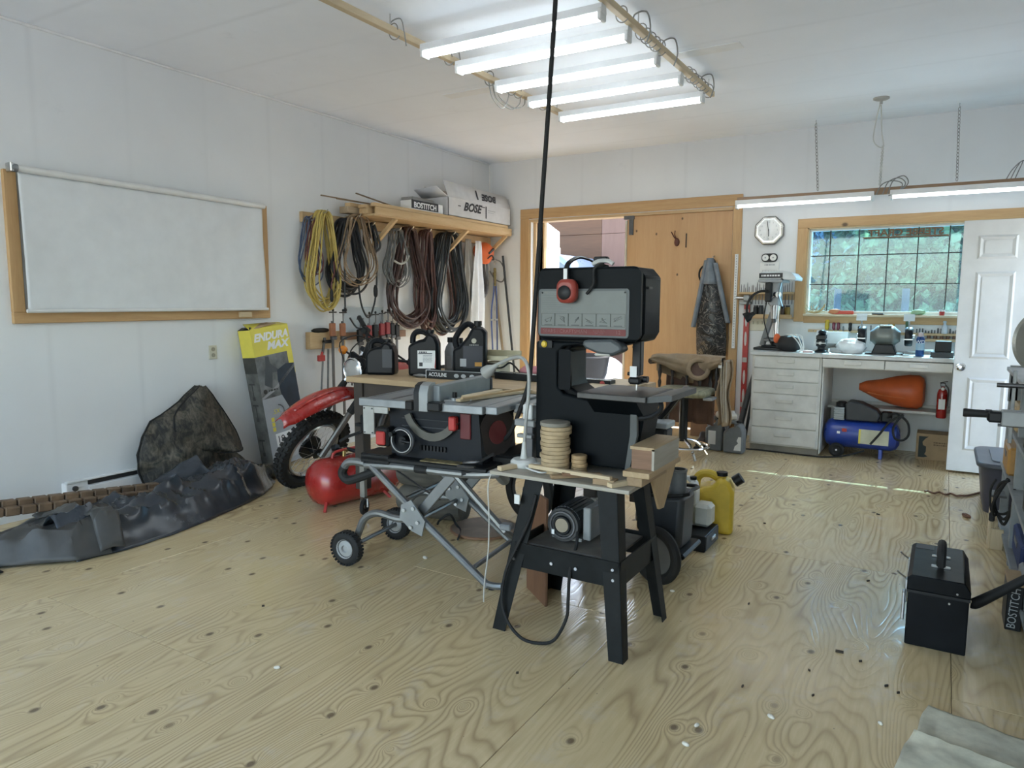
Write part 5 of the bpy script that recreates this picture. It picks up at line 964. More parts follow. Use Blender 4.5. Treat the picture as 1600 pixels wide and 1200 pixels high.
onbox(B().prism([(0, .60), (.16, .67), (.39, .83), (.39, .80), (.16, .64), (0, .58)], .0012, .0016, 'xy')).build('boat_edge_print', M('boat_print', (.32, .32, .33), .5), t)
TM = lambda x, y, z=.0018: CM @ Matrix.Translation((x, y, z))
text('ENDURA', .088, TM(CW/2, CH-.075), 'brand_lettering', PRINTW, t, ext=.0006, shear=.3, sx=1.0, bold=.004); text('MAX', .088, TM(CW/2+.05, CH-.155), 'brand_lettering', PRINTW, t, ext=.0006, shear=.3, sx=1.15, bold=.004)
ob(.07, .165, .235, .275, .0008, .0012).build('number_panel', PRINTW, t); text('18,1', .085, TM(.15, .22), 'number_lettering', PRINTK, t, ext=.0006); ob(.07, .045, .30, .15, .0008, .0012).build('number_panel', M('panel_pale', (.5, .51, .53), .5), t); text('91,4 cm', .052, TM(.165, .10), 'length_lettering', PRINTK, t, ext=.0006)
text('5X', .055, TM(.12, .46), 'badge_lettering', M('badge_yellow', (.7, .62, .1), .5), t, ext=.0006, shear=.2)
b = B()
for k in range(16): a = -1.2+k*.16; b.add([TM(.13, .46) @ Vector((.075*math.cos(a+d), .06*math.sin(a+d), 0)) for d in (0, .12)]+[TM(.13, .46) @ Vector((.065*math.cos(a+d), .05*math.sin(a+d), 0)) for d in (.12, 0)], [(0, 1, 2, 3)])
b.build('badge_ring', CDK, t, kind='stuff')
for k in range(3): ob(.055, .30+.042*k, .085, .335+.042*k, .0008, .0012).build('bullet_print', PRINTY, t); ob(.095, .31+.042*k, .19+.02*(k % 2), .317+.042*k, .0008, .0012).build('line_print', PRINTG, t); ob(.095, .323+.042*k, .17, .33+.042*k, .0008, .0012).build('line_print', PRINTG, t)
onbox(B().lathe([(0, 0), (.02, 0), (.02, .0006), (0, .0006)], (.045, .645, .0009), 14)).build('badge_print', CDK, t); dashes(TM(.13, .645), .10, .026, 1, CDK, t)
# left side face print (in the plane x = 0 of the carton)
def osd(z0, y0, z1, y1, e=.001): return onbox(B().add([(-e, y0, z0), (-e, y0, z1), (-e, y1, z1), (-e, y1, z0), (0, y0, z0), (0, y0, z1), (0, y1, z1), (0, y1, z0)], [(0, 1, 2, 3), (0, 4, 5, 1), (1, 5, 6, 2), (2, 6, 7, 3), (3, 7, 4, 0)]))
osd(-CD, CH-.225, 0, CH).build('side_band', PRINTY, t); osd(-CD, 0, 0, CH-.225).build('side_print', M('side_print_grey', (.13, .13, .12), .55, var=.35, vscale=9), t); osd(-CD, CH-.36, 0, CH-.225, .0016).build('side_photo', CDK, t)
for y in (.10, .40, .58): osd(-.10, y, -.09, y+.14, .0018).build('motor_icon', CDK, t); osd(-.13, y+.13, -.06, y+.145, .0018).build('motor_icon', CDK, t); osd(-.11, y, -.08, y+.03, .0018).build('motor_icon', CDK, t)
def flap4(p, q_): return onbox(B().add([(*p[0],), (*p[1],), (*p[2],), (*p[3],)], [(0, 1, 2, 3)]))
flap4([(0, CH, 0), (CW, CH, 0), (CW, CH+.02, -.11), (.02, CH+.05, -.10)], 0).build('top_flap', PRINTY, t, solid=.004); flap4([(.02, CH, -.01), (.28, CH+.02, -.01), (.25, CH+.035, -.09), (.05, CH+.03, -.12)], 0).build('torn_flap', CARD, t, solid=.004); flap4([(0, CH, 0), (0, CH, -CD), (.03, CH+.02, -CD+.02), (.03, CH+.02, -.02)], 0).build('torn_flap', BLACK, t, solid=.006)
# ------------------------------------------------------------------ wall shelf and what lies on it
t = thing('wall_shelf', 'long pine wall shelf with diagonal brackets above the hanging cords', 'shelf', (-4.8, 6.2, 1.95))
B().bb((XL, 4.55, 2.09), (-4.92, 7.62, 2.18), bv=.003).build('ledger', fir('y'), t); B().bb((XL, 5.13, 2.185), (-4.60, 7.58, 2.205), bv=.002).build('shelf_board', fir('y'), t); B().bb((-4.615, 5.15, 2.195), (-4.59, 7.58, 2.27), bv=.003).build('fascia', fir('y'), t)
for y in (5.46, 6.68, 7.50): B().beam((-4.925, y, 1.93), (-4.62, y, 2.19), .04, .04, .003).build('bracket', fir('z'), t)
for i, (x, z, w_, h, y0, y1, lab) in enumerate(((-4.62, 2.2875, .05, .033, 5.13, 7.50, 'front pine strip lying along the shelf edge'), (-4.71, 2.23, .10, .05, 5.10, 7.3, 'wide pine board lying on the shelf behind the front strip'), (-4.71, 2.27, .09, .03, 5.08, 7.1, 'pine board stacked on the wide board on the shelf'), (-4.84, 2.235, .11, .06, 4.98, 7.0, 'rear pine board with grey end lying on the wall shelf'), (-4.83, 2.285, .07, .035, 5.02, 6.7, 'upper rear strip lying on the wall shelf'))): solo(B().bb((x-w_/2, y0, z-h/2), (x+w_/2, y1, z+h/2), .002), 'lumber_strip', fir('y') if i != 3 else WOOD('grey_fir', (.42, .33, .22), (.30, .22, .14), axis='y', scale=9), lab, 'board', 'lumber on the wall shelf')
for i, (p0, p1, lab) in enumerate((((-4.86, 4.72, 2.335), (-4.80, 5.9, 2.318), 'thin dark stick poking out left over the shelf, the lower one'), ((-4.72, 5.02, 2.38), (-4.74, 5.8, 2.295), 'thin dark stick slanting up off the shelf lumber'), ((-4.79, 4.84, 2.315), (-4.76, 5.7, 2.313), 'thin stick lying level at the left end of the shelf lumber'))): solo(B().beam(p0, p1, .014, .010), 'thin_stick', WOOD('dark_stick', (.24, .17, .10), (.16, .11, .06), axis='y', scale=9), lab, 'stick')
t = thing('nail_box', 'small black and white nail box on the wall shelf', 'box', (-4.72, 5.95, 2.305)); B().bb((-4.765, 5.70, 2.305), (-4.62, 6.22, 2.40), bv=.002).build('carton', PAPER, t); B().bb((-4.621, 5.70, 2.318), (-4.6185, 6.14, 2.402)).build('black_print', PRINTK, t); text('BOSTITCH', .075, frame((-4.617, 5.92, 2.352), (0, 1, 0), (0, 0, 1)), 'lettering', PRINTW, t, ext=.0006, sx=1.05, bold=.0025); B().bb((-4.765, 5.70, 2.40), (-4.62, 6.14, 2.4015)).build('lid_print', PRINTK, t)
BB = M('box_white_card', (.60, .60, .60), .65, var=.05)
t = thing('speaker_carton', 'large white open carton with bold black lettering on the right end of the wall shelf', 'box', (-4.74, 6.9, 2.305)); b = B()
x0, x1, y0, y1, z0, z1 = -4.95, -4.60, 6.29, 7.56, 2.305, 2.50
b.bb((x1-.006, y0, z0), (x1, y1, z1)).bb((x0, y0, z0), (x0+.006, y1, z1)).bb((x0, y0, z0), (x1, y0+.006, z1)).bb((x0, y1-.006, z0), (x1, y1, z1)).bb((x0, y0, z0), (x1, y1, z0+.006)); b.build('carton', BB, t)
B().add([(x1, y0, z1), (x1, y1, z1), (x1-.055, y1-.02, z1+.15), (x1-.05, y0-.03, z1+.175)], [(0, 1, 2, 3)]).build('long_flap', BB, t, solid=.005); B().add([(x1, y0, z1), (x0, y0, z1), (x0+.02, y0-.16, z1+.07), (x1-.03, y0-.17, z1+.09)], [(0, 1, 2, 3)]).build('end_flap', BB, t, solid=.005); B().add([(x0+.01, y0, z1), (x0+.01, y1, z1), (x0+.03, y1, z1+.13), (x0+.05, y0-.02, z1+.12)], [(0, 1, 2, 3)]).build('rear_flap', M('card_inside', (.36, .33, .30), .7), t, solid=.005); B().add([(x1, y1, z1), (x0, y1, z1), (x0+.02, y1+.04, z1+.12), (x1-.05, y1+.04, z1+.13)], [(0, 1, 2, 3)]).build('end_flap', BB, t, solid=.005)
B().bb((x0+.01, 5.93, 2.305), (x1-.19, y0-.01, z1-.03), bv=.002).build('inner_tray', M('tray_grey', (.34, .33, .32), .7), t)
text('BOSE', .125, frame((x1+.001, 6.74, 2.425), (0, 1, 0), (0, 0, 1)), 'lettering', PRINTK, t, ext=.0006, shear=.35, sx=1.15, bold=.005); B().bb((x1, 6.47, 2.42), (x1+.001, 6.52, 2.43)).bb((x1, 6.93, 2.455), (x1+.001, 7.0, 2.465)).build('logo_bar', PRINTK, t); B().bb((x1, 7.01, 2.34), (x1+.001, 7.035, 2.475)).build('print_bar', PRINTK, t); B().bb((x1, 7.06, 2.43), (x1+.001, 7.22, 2.438)).bb((x1, 7.06, 2.41), (x1+.001, 7.19, 2.415)).build('fine_print', PRINTG, t)
fm = frame((x1-.022, 7.12, z1+.075), (0, -1, 0), (.33, 0, -1)); text('BOSE', .11, fm @ Matrix.Translation((0, 0, .006)), 'lettering', PRINTK, t, ext=.0006, shear=.35, sx=1.15, bold=.0045); B().box((x1-.018, 6.86, z1+.085), (.003, .025, .11), Euler((0, -.32, 0))).build('print_bar', PRINTK, t)
# ------------------------------------------------------------------ cords and hoses hanging under the shelf
def coil(name, label, cat, mat, y, zt, zb, w_, n, r, x=-4.86, seed=0, xs=.05, pinch=.25, part='loop', lean=0, spread=1):
    q = random.Random(seed+11); t = thing(name, label, cat, (x, y, zb), group='cords and hoses hung under the shelf')
    for k in range(n):
        f = k/max(1, n-1); ww = w_*(.62+.38*q.random()); zz = zb+(zt-zb)*.16*q.random()*spread; yy = y+q.uniform(-1, 1)*w_*.06; xx = x+(f-.5)*xs; H = zt-zz; ly = lean*H
        pts = []
        for i in range(16):
            a = 2*PI*i/16; s = (1-math.cos(a))/2          # 0 at hook, 1 at bottom
            wid = (pinch*.75+(1-pinch*.75)*min(1, s/.74)**1.05) if s > .02 else pinch*.5
            pts.append((xx+.012*math.sin(a*2+k)+q.uniform(-.006, .006), yy+ly*s+math.sin(a)/max(.35, abs(math.sin(a)))*wid*ww/2*min(1, abs(math.sin(a))*(2.4 if s < .5 else 1.2)), zt-H*s+.01*q.random()))
        B().tube(pts, r, 6, closed=True, smooth=3).build(part, mat, t)
    hk = B().tube([(XL+.03, y-.012, zt+.005), (x-.02, y-.012, zt-.008), (x+xs*.6, y-.012, zt-.012), (x+xs*.6+.03, y-.012, zt+.015)], .006, 6, smooth=3).build('hook', STEEL, t)
    return t
CY = M('cord_yellow', (.50, .38, .10), .5, var=.1); CBLK = M('cord_black', (.016, .017, .02), .5); CTAN = M('cord_tan', (.26, .18, .11), .5, var=.15); CGRY = M('cord_grey', (.16, .165, .165), .5, var=.2); CBR = M('hose_brown', (.060, .028, .024), .45, var=.25); CBR2 = M('hose_reddish', (.10, .045, .038), .5, var=.25); CBLU = M('cord_blue', (.05, .08, .15), .5); CRED = M('cord_red', (.16, .04, .04), .5); CHB = M('hose_black', (.014, .018, .022), .4)
coil('blue_cord_coil', 'thin blue cord coil hanging behind the yellow cord', 'cord', CBLU, 4.60, 2.13, 1.50, .30, 4, .006, -4.90, 1); coil('red_cord_coil', 'thin dark red cord coil hanging behind the yellow cord', 'cord', CRED, 4.63, 2.12, 1.55, .24, 3, .006, -4.89, 2)
coil('yellow_cord_coil', 'yellow extension cord coiled on the leftmost hook', 'cord', CY, 4.72, 2.19, 1.275, .40, 14, .0075, -4.85, 3, .09, .35)
t = thing('plug_cable', 'short red cord ending in a black plug, hanging in front of the yellow coil', 'cord', (-4.8, 4.74, 1.4)); B().tube([(-4.80, 4.80, 1.75), (-4.79, 4.79, 1.65), (-4.79, 4.755, 1.56), (-4.79, 4.75, 1.50)], .005, 6, smooth=4).build('cord', CRED, t); B().lathe([(.010, 0), (.016, .02), (.016, .09), (.009, .115), (0, .115)], (-4.79, 4.75, 1.385), 12).build('plug', BLACK, t)
coil('black_cord_coil', 'heavy black extension cord coiled on the second hook', 'cord', CBLK, 5.03, 2.15, 1.43, .46, 11, .0105, -4.86, 4, .10, .4); coil('tan_cord_coil', 'loose tan cord loops hanging over the black cord coil', 'cord', CTAN, 5.10, 2.19, 1.52, .56, 8, .0055, -4.79, 5, .06, .4)
coil('dark_cord_coil', 'dark grey cord bundle hanging left of the first shelf bracket', 'cord', DKGREY, 5.36, 2.14, 1.85, .20, 5, .011, -4.86, 6, .07, .5)
t = thing('looped_cable', 'black cord with inline connector looping down beside the clamps', 'cord', (-4.8, 5.25, 1.2)); B().tube([(-4.80, 5.36, 2.02), (-4.79, 5.35, 1.85), (-4.79, 5.36, 1.62), (-4.79, 5.345, 1.48), (-4.79, 5.32, 1.37), (-4.79, 5.26, 1.25), (-4.79, 5.20, 1.25), (-4.79, 5.13, 1.38), (-4.79, 5.10, 1.60), (-4.79, 5.09, 1.75)], .009, 7, smooth=5).build('cord', CBLK, t); B().lathe([(.010, 0), (.02, .02), (.022, .06), (.02, .09), (.01, .12), (0, .12)], (-4.79, 5.34, 1.43), 12).build('connector', BLACK, t)
t = thing('hanging_lead', 'straight black lead hanging down to the orange clamps', 'cord', (-4.8, 4.9, 1.3)); B().tube([(-4.82, 4.95, 1.95), (-4.80, 4.935, 1.7), (-4.80, 4.93, 1.5), (-4.79, 4.92, 1.32)], .009, 7, smooth=4).build('cord', CBLK, t); B().ell((-4.79, 4.92, 1.31), (.015, .02, .02), 10, 8).build('plug', BLACK, t)
coil('grey_cord_coil', 'grey wire coil tied in the middle, hanging by the first bracket', 'cord', CGRY, 5.72, 2.12, 1.50, .36, 12, .006, -4.84, 7, .08, .4); B().tube([(-4.79, 5.62, 1.80), (-4.775, 5.70, 1.77), (-4.78, 5.80, 1.80), (-4.79, 5.86, 1.86)], .011, 6, smooth=4).build('tie_wrap', M('pale_tie', (.42, .42, .40), .5), bpy.data.objects['grey_cord_coil'])
coil('brown_hose', 'dark brown air hose in a wide open loop, the left brown one', 'hose', CBR, 5.93, 2.15, 1.10, .72, 11, .0115, -4.86, 8, .10, .28); coil('brown_hose', 'reddish brown air hose in a narrow loop beside the black hose', 'hose', CBR2, 6.24, 2.15, 1.0, .34, 10, .011, -4.87, 9, .10, .5); coil('black_hose', 'black rubber hose in a wide heavy coil near the second bracket', 'hose', CHB, 6.62, 2.15, .99, .74, 16, .0115, -4.85, 10, .14, .42); coil('brown_under_hose', 'reddish hose loops showing below the black hose coil', 'hose', CBR2, 6.58, 2.10, .95, .60, 5, .010, -4.91, 12, .04, .42)
for y, z in ((4.977, 2.128), (5.33, 2.01), (5.663, 2.12), (6.23, 2.11), (7.478, 2.11)): pass
def cloth(y0, y1, z0, z1, x, seed, flare=.05):
    return lambda u, v: Vector((x+.03*math.sin(u*13+seed)*(.4+v)+.02*nz((u*4, v*4, seed)), y0+(y1-y0)*(.5+(u-.5)*(.35+flare*6*v+.35*v)), z1+(z0-z1)*v+.015*math.sin(u*5)*v))
solo(B().sheet(26, 30, cloth(6.86, 7.16, 1.10, 2.12, -4.85, 1)), 'grey_apron', M('apron_grey', (.34, .33, .31), .8, var=.1), 'grey cloth apron hanging behind the white cloth', 'apron', solid=.004); solo(B().sheet(26, 30, cloth(6.98, 7.30, .95, 2.10, -4.78, 4)), 'white_cloth', M('cloth_white', (.74, .76, .80), .8, var=.05), 'white cloth hanging right of the black hose', 'cloth', solid=.004)
t = thing('hard_hat', 'orange hard hat with black straps hanging under the shelf end', 'helmet', (-4.8, 7.32, 1.93)); B().lathe([(.13, 0), (.125, .03), (.11, .08), (.075, .115), (.03, .13), (0, .132)], (-4.84, 7.32, 1.97), 22, (.75, -.25, .35)).build('shell', ORANGE, t); B().torus((-4.85, 7.325, 1.965), (.75, -.25, .35), .125, .012, 24, 6).build('brim', ORANGE, t); B().beam((-4.72, 7.26, 1.96), (-4.70, 7.34, 2.02), .03, .02).tube([(-4.72, 7.24, 1.90), (-4.70, 7.30, 1.94), (-4.72, 7.38, 1.90)], .008, 6, smooth=3).build('strap', BLACK, t)
coil('grey_rope', 'grey rope hank hanging under the orange hard hat', 'rope', M('rope_grey', (.15, .15, .155), .8, var=.2), 7.30, 1.93, 1.42, .26, 8, .010, -4.84, 14, .08, .6); B().tube([(-4.78, 7.42, 1.90), (-4.72, 7.52, 1.88), (-4.70, 7.60, 1.76), (-4.72, 7.58, 1.64), (-4.76, 7.48, 1.66), (-4.79, 7.40, 1.76)], .009, 6, smooth=5).build('loose_loop', MATS['rope_grey'], bpy.data.objects['grey_rope'])
t = thing('blue_strap', 'blue webbing strap with metal buckles hanging in the corner', 'strap', (-4.75, 7.42, .8)); BL = M('webbing_blue', (.04, .07, .20), .7)
for pts in ([(-4.75, 7.44, 1.80), (-4.75, 7.42, 1.50), (-4.75, 7.37, 1.25), (-4.75, 7.40, .80)], [(-4.75, 7.45, 1.78), (-4.74, 7.47, 1.45), (-4.74, 7.48, 1.20), (-4.74, 7.49, .78)]):
    c = crv(pts, 6)
    b = B()
    for i in range(len(c)-1): b.beam(c[i], c[i+1], .026, .005, upv=(1, 0, 0))
    b.build('webbing', BL, t)
B().torus((-4.74, 7.43, 1.87), (1, .2, 0), .028, .006, 18, 6).build('ring', STEEL, t); B().bb((-4.755, 7.42, 1.58), (-4.735, 7.46, 1.80), bv=.004).build('ratchet', BRASS, t); B().bb((-4.75, 7.35, 1.16), (-4.735, 7.50, 1.18)).build('buckle', STEEL, t); B().bb((-4.75, 7.43, 1.28), (-4.735, 7.46, 1.34), bv=.003).build('clip', STEEL, t)
for p0, p1, r, m_, lab in (((-4.70, 7.55, 1.95), (-4.47, 7.56, 0), .014, DKGREY, 'dark pole leaning in the corner, the right one'), ((-4.84, 7.56, 1.75), (-4.60, 7.57, 0), .016, WOOD('pole_wood', (.30, .24, .16), (.2, .15, .1), axis='z'), 'wooden pole leaning in the corner left of the dark one')): solo(B().cyl(p1, p0, r, n=10), 'leaning_pole', m_, lab, 'pole')
# ------------------------------------------------------------------ clamp rack
t = thing('clamp_rack', 'pine clamp rack board on the wall below the yellow cord', 'rack', (-4.93, 5.2, .95)); B().bb((XL, 4.58, .955), (-4.895, 5.02, 1.11), bv=.003).build('board', fir('y'), t); B().bb((XL, 5.02, 1.02), (-4.92, 5.95, 1.09), bv=.003).build('rail', brownw('y'), t)
CL_O = M('clamp_orange', (.34, .13, .06), .5, var=.15); CL_R = M('clamp_red', (.25, .025, .03), .4, var=.15)
def clamp(y, zt, zb, head, lab, x=-4.86, bar=DKSTEEL):
    t = thing('bar_clamp', lab, 'clamp', (x, y, zb), group='bar clamps hanging on the rack')
    B().bb((x-.006, y-.014, zb), (x+.006, y+.014, zt-.06), bv=.002).build('bar', bar, t); B().bb((x-.018, y-.030, zt-.20), (x+.018, y+.030, zt-.08), bv=.006).build('head', head, t); B().bb((x-.02, y-.02, zt-.235), (x+.02, y+.04, zt-.20), bv=.005).build('jaw', DKSTEEL, t)
    B().cyl((x, y+.012, zt-.08), (x, y+.012, zt+.02), .006, n=8).build('screw', DKSTEEL, t); B().cyl((x, y-.035, zt+.02), (x, y+.055, zt+.02), .006, n=8).build('tee_handle', BLACK, t); B().ell((x, y+.012, zt+.04), (.011, .011, .015), 8, 6).build('knob', BLACK, t)
clamp(4.80, 1.27, .30, CL_O, 'orange-headed long bar clamp, the left of the pair', -4.84); clamp(4.93, 1.265, .32, CL_O, 'orange-headed long bar clamp, the right of the pair', -4.84)
NM = ('first', 'second', 'third', 'fourth', 'fifth', 'sixth', 'seventh')
for k, (y, z, c) in enumerate(((5.18, 1.20, BLACKM), (5.31, 1.235, CL_R), (5.40, 1.24, BLACKM), (5.50, 1.25, CL_R), (5.585, 1.26, CL_R), (5.655, 1.25, BLACKM), (5.73, 1.23, BLACKM))): clamp(y, z, .50+.03*(k % 3), c, '%s bar clamp, %s of the seven in the right cluster on the rack' % ('red-headed' if c is CL_R else 'black-headed', NM[k]))
t = thing('spring_clamp', 'small clamp with a red pad hooked on the rack front', 'clamp', (-4.86, 4.68, .8)); B().beam((-4.87, 4.80, 1.02), (-4.86, 4.70, 1.02), .03, .03, .005).build('arm', BLACK, t); B().beam((-4.86, 4.72, 1.06), (-4.86, 4.69, .92), .025, .02, .005).build('jaw', DKSTEEL, t); B().bb((-4.885, 4.64, .845), (-4.845, 4.71, .90), bv=.005).build('red_pad', REDPL, t); B().beam((-4.86, 4.69, .93), (-4.86, 4.665, .885), .02, .02, .004).build('red_stem', REDPL, t)
t = thing('clamp_bar_pair', 'two pale steel clamp bars hanging from the left end of the rack', 'clamp bars', (-4.86, 4.7, .3)); B().beam((-4.87, 4.71, .95), (-4.87, 4.64, .25), .016, .010).build('bar', ALU, t); B().beam((-4.87, 4.77, .95), (-4.87, 4.74, .25), .016, .010).build('bar', ALU, t)
solo(B().ell((-4.90, 4.71, 1.125), (.03, .11, .022), 14, 8, fn=lambda d: 1+.2*nz(d*3)), 'black_glove', BLACKR, 'black glove lying on the left end of the clamp rack', 'glove')
solo(B().bb((-4.945, 5.06, 1.10), (-4.94, 5.62, 1.335)), 'acrylic_sheet', M('acrylic', (.62, .70, .76), .1, var=0, alpha=.35), 'clear acrylic panel standing against the wall behind the clamps', 'panel')
# ------------------------------------------------------------------ dirt bike leaning on the work table (faces the camera, own space: forward -y)
t = thing('dirt_bike', 'dirt bike with red front fender and knobby tyre, leaning behind the work table', 'motorcycle', (-4.13, 3.72, 0), world=False, ry=R(27))
RW = .325
def wheel(t, cy, rz_, r, lugs=44):
    c = Vector((0, cy, rz_))
    ty = B().torus(c, (1, 0, 0), r-.045, .045, 44, 10, 1.0).build('tyre', BLACKR, t)
    b = None
    for k in range(lugs):
        a = 2*PI*k/lugs
        for j, dx in enumerate((-.032, 0, .032)):
            aa = a+(PI/lugs if j == 1 else 0)
            lb = B().box((dx, cy+(r-.002-abs(dx)*.35)*math.cos(aa), rz_+(r-.002-abs(dx)*.35)*math.sin(aa)), (.022, .026, .020), Euler((aa-PI/2, 0, 0)))
            if b is None: b = B()
            b.add(lb.v, lb.f)
    b.build('tread_lugs', BLACKR, ty, kind='stuff')
    B().torus(c, (1, 0, 0), r-.105, .013, 40, 8, 1.8).build('rim', M('rim_alu', (.50, .50, .50), .3, .9), t)
    h = B().lathe([(.03, -.06), (.045, -.055), (.03, -.04), (.028, .04), (.045, .055), (.03, .06)], c, 18, (1, 0, 0)).build('hub', BLACKM, t); B().lathe([(.03, .02), (.095, .022), (.095, .045), (.03, .05)], c, 26, (-1, 0, 0)).build('brake_drum', BLACKM, h)
    for k in range(32):
        a = 2*PI*k/32; s = .7 if k % 2 else -.7; dx = .05*(1 if (k//2) % 2 else -1)
        B().cyl((dx, cy+.04*math.cos(a+s), rz_+.04*math.sin(a+s)), (dx*.2, cy+(r-.112)*math.cos(a), rz_+(r-.112)*math.sin(a)), .0016, n=4, cap=False).build('spoke', STEEL, h)
wheel(t, 0, RW, RW); wheel(t, 1.36, .31, .31, 34)
ax = Vector((0, 0, RW)); hd = Vector((0, .30, 1.12))
for s in (-.095, .095):
    o = Vector((s, 0, 0)); B().tube([ax+o, ax+o+(hd-ax)*.55], .024, 10).build('fork_slider', M('fork_grey', (.17, .16, .15), .35, .6), t); B().tube([ax+o+(hd-ax)*.5, hd+o], .019, 10).build('fork_tube', CHROME, t); B().tube([ax+o+(hd-ax)*.46, ax+o+(hd-ax)*.60, ax+o+(hd-ax)*.66], [.03, .027, .022], 10).build('fork_boot', BLACKR, t)
B().cyl((-.13, 0, RW), (.13, 0, RW), .012).build('axle', STEEL, t)
for f in (.80, .98): B().box(ax+(hd-ax)*f, (.26, .07, .035), Euler((-.36, 0, 0)), .008).build('fork_clamp', BLACKM, t)
# fender: arched shell over the wheel
def fen(u, v):
    yy = -.42+.86*u; z = .60+.215*math.sin(PI*(.08+.80*u))**.9*1.0+.06*u; w_ = (.062+.03*math.sin(PI*min(1, u*1.3)))*(1 if u > .06 else .75)
    s = (v-.5)*2
    return Vector((s*w_, yy, z-.045*abs(s)**2.4))
B().sheet(26, 10, fen).build('front_fender', RED, t, solid=.005); B().sheet(20, 2, lambda u, v: fen(.1+.75*u, .5)+Vector(((v-.5)*.03, 0, .004+.004*math.sin(PI*v)))).build('fender_ridge', RED, t, solid=.004)
B().lathe([(.085, 0), (.095, .02), (.09, .05), (.05, .10), (0, .11)], (0, .12, 1.0), 26, (0, 1, .1)).build('headlight_bucket', BLACK, t); B().torus((0, .118, 1.0), (0, 1, .1), .088, .010, 28, 8).build('headlight_ring', CHROME, t); B().lathe([(.082, .0), (.06, -.014), (.03, -.02), (0, -.022)], (0, .122, 1.0), 24, (0, 1, .1)).build('headlight_lens', M('lens_glass', (.45, .44, .43), .12, .3, var=.1), t)
B().bb((-.12, .14, .93), (.12, .20, 1.10), bv=.02).build('headlight_shroud', BLACK, t); B().bb((-.05, .20, 1.08), (.12, .32, 1.22), bv=.02).build('instrument_pod', BLACK, t)
B().tube([(-.42, .50, 1.20), (-.25, .42, 1.185), (-.11, .33, 1.15), (.11, .33, 1.15), (.25, .42, 1.185), (.42, .50, 1.20)], .011, 8, smooth=4).build('handlebar', BLACKM, t); B().tube([(-.20, .39, 1.18), (.20, .39, 1.18)], .008, 6).build('crossbar', BLACKM, t)
for s in (-1, 1):
    B().cyl((s*.30, .444, 1.190), (s*.43, .505, 1.202), .019, .018, 12).build('grip', BLACKR, t); B().tube([(s*.27, .42, 1.19), (s*.30, .36, 1.185), (s*.44, .42, 1.19)], .007, 6, smooth=3).build('lever', BLACKM, t); B().bb((s*.25-.03, .39, 1.16), (s*.25+.03, .44, 1.21), bv=.008).build('control_box', BLACK, t)
    B().cyl((s*.11, .18, 1.06), (s*.17, .18, 1.06), .008, n=8).build('indicator_stalk', BLACK, t); B().ell((s*.195, .175, 1.06), (.035, .035, .032), 14, 10).build('indicator', M('amber_lens', (.70, .22, .02), .25), t)
b = B()
for k, (dx, zz) in enumerate(((-.1, 0), (-.04, .03), (.05, .02), (.1, .05))): b.tube([(dx, .33, 1.18), (dx*1.6, .22, 1.20+zz), (dx*2, .12, 1.12), (dx*1.2, .16, .98), (dx*.6, .2, .85)], .005, 5, smooth=5)
b.build('control_cables', BLACKR, t, kind='stuff')
B().tube([(0, .30, 1.0), (0, .45, .80), (0, .60, .45), (0, .85, .30), (0, 1.05, .36)], .025, 8, smooth=4).tube([(0, .32, 1.02), (0, .7, .86), (0, 1.0, .76), (0, 1.5, .82)], .022, 8, smooth=4).tube([(0, 1.05, .36), (0, 1.0, .76)], .02, 8).tube([(.1, 1.0, .38), (.1, 1.36, .31)], .018, 8).tube([(-.1, 1.0, .38), (-.1, 1.36, .31)], .018, 8).build('frame', BLACKM, t)
B().ell((0, .62, .92), (.13, .25, .11), 18, 12).build('fuel_tank', RED, t); B().bb((-.10, .82, .82), (.10, 1.5, .90), bv=.03).build('seat', BLACKR, t); B().bb((-.13, .62, .36), (.13, .95, .62), bv=.03).build('engine', DKSTEEL, t)
for k in range(6): B().bb((-.09, .58, .62+.025*k), (.09, .74, .63+.025*k)).build('cylinder_fin', DKSTEEL, t)
B().tube([(.08, .58, .66), (.13, .52, .5), (.15, .65, .36), (.16, 1.0, .5), (.16, 1.45, .68)], [.02, .025, .03, .035, .045], 10, smooth=4).build('exhaust', DKSTEEL, t); B().sheet(10, 4, lambda u, v: Vector(((v-.5)*.16, 1.2+.6*u, .80+.05*math.sin(PI*u)-.02*abs(v-.5)))).build('rear_fender', RED, t, solid=.005)
# ------------------------------------------------------------------ under and around the work table
t = thing('red_air_tank', 'red portable air tank lying on the floor under the work table', 'air tank', (-3.5, 3.65, 0)); d = Vector((.13, .72, 0)).normalized()
B().lathe([(0, 0), (.07, .012), (.13, .04), (.16, .09), (.165, .13), (.165, .60), (.15, .66), (.10, .71), (0, .73)], (-3.565, 3.30, .168), 30, d).build('tank', RED, t); B().tube([(-3.50, 3.44, .335), (-3.49, 3.46, .375), (-3.46, 3.6, .385), (-3.44, 3.72, .375), (-3.44, 3.74, .335)], .010, 8, smooth=3).build('carry_handle', REDPL, t)
B().cyl((-3.50, 3.55, .33), (-3.50, 3.55, .39), .014).cyl((-3.50, 3.55, .375), (-3.42, 3.50, .385), .008).build('valve', BRASS, t); B().tube([(-3.55, 3.56, .37), (-3.48, 3.55, .385), (-3.40, 3.57, .37)], .014, 8).build('gauge_arm', BLACKM, t); B().cyl((-3.60, 3.55, .375), (-3.56, 3.55, .385), .022).build('gauge', BLACKM, t)
b = B().beam((-3.48, 3.36, .06), (-3.44, 3.30, .0), .02, .02, .003); b.build('foot', REDPL, t); b = B().beam((-3.38, 3.80, .06), (-3.32, 3.82, .0), .02, .02, .003); b.build('foot', REDPL, t)
LOG = M('grey_log', (.125, .115, .095), .9, var=.35, vscale=7, bmp=.6, bscale=14, stretch=(.4, 1, 2))
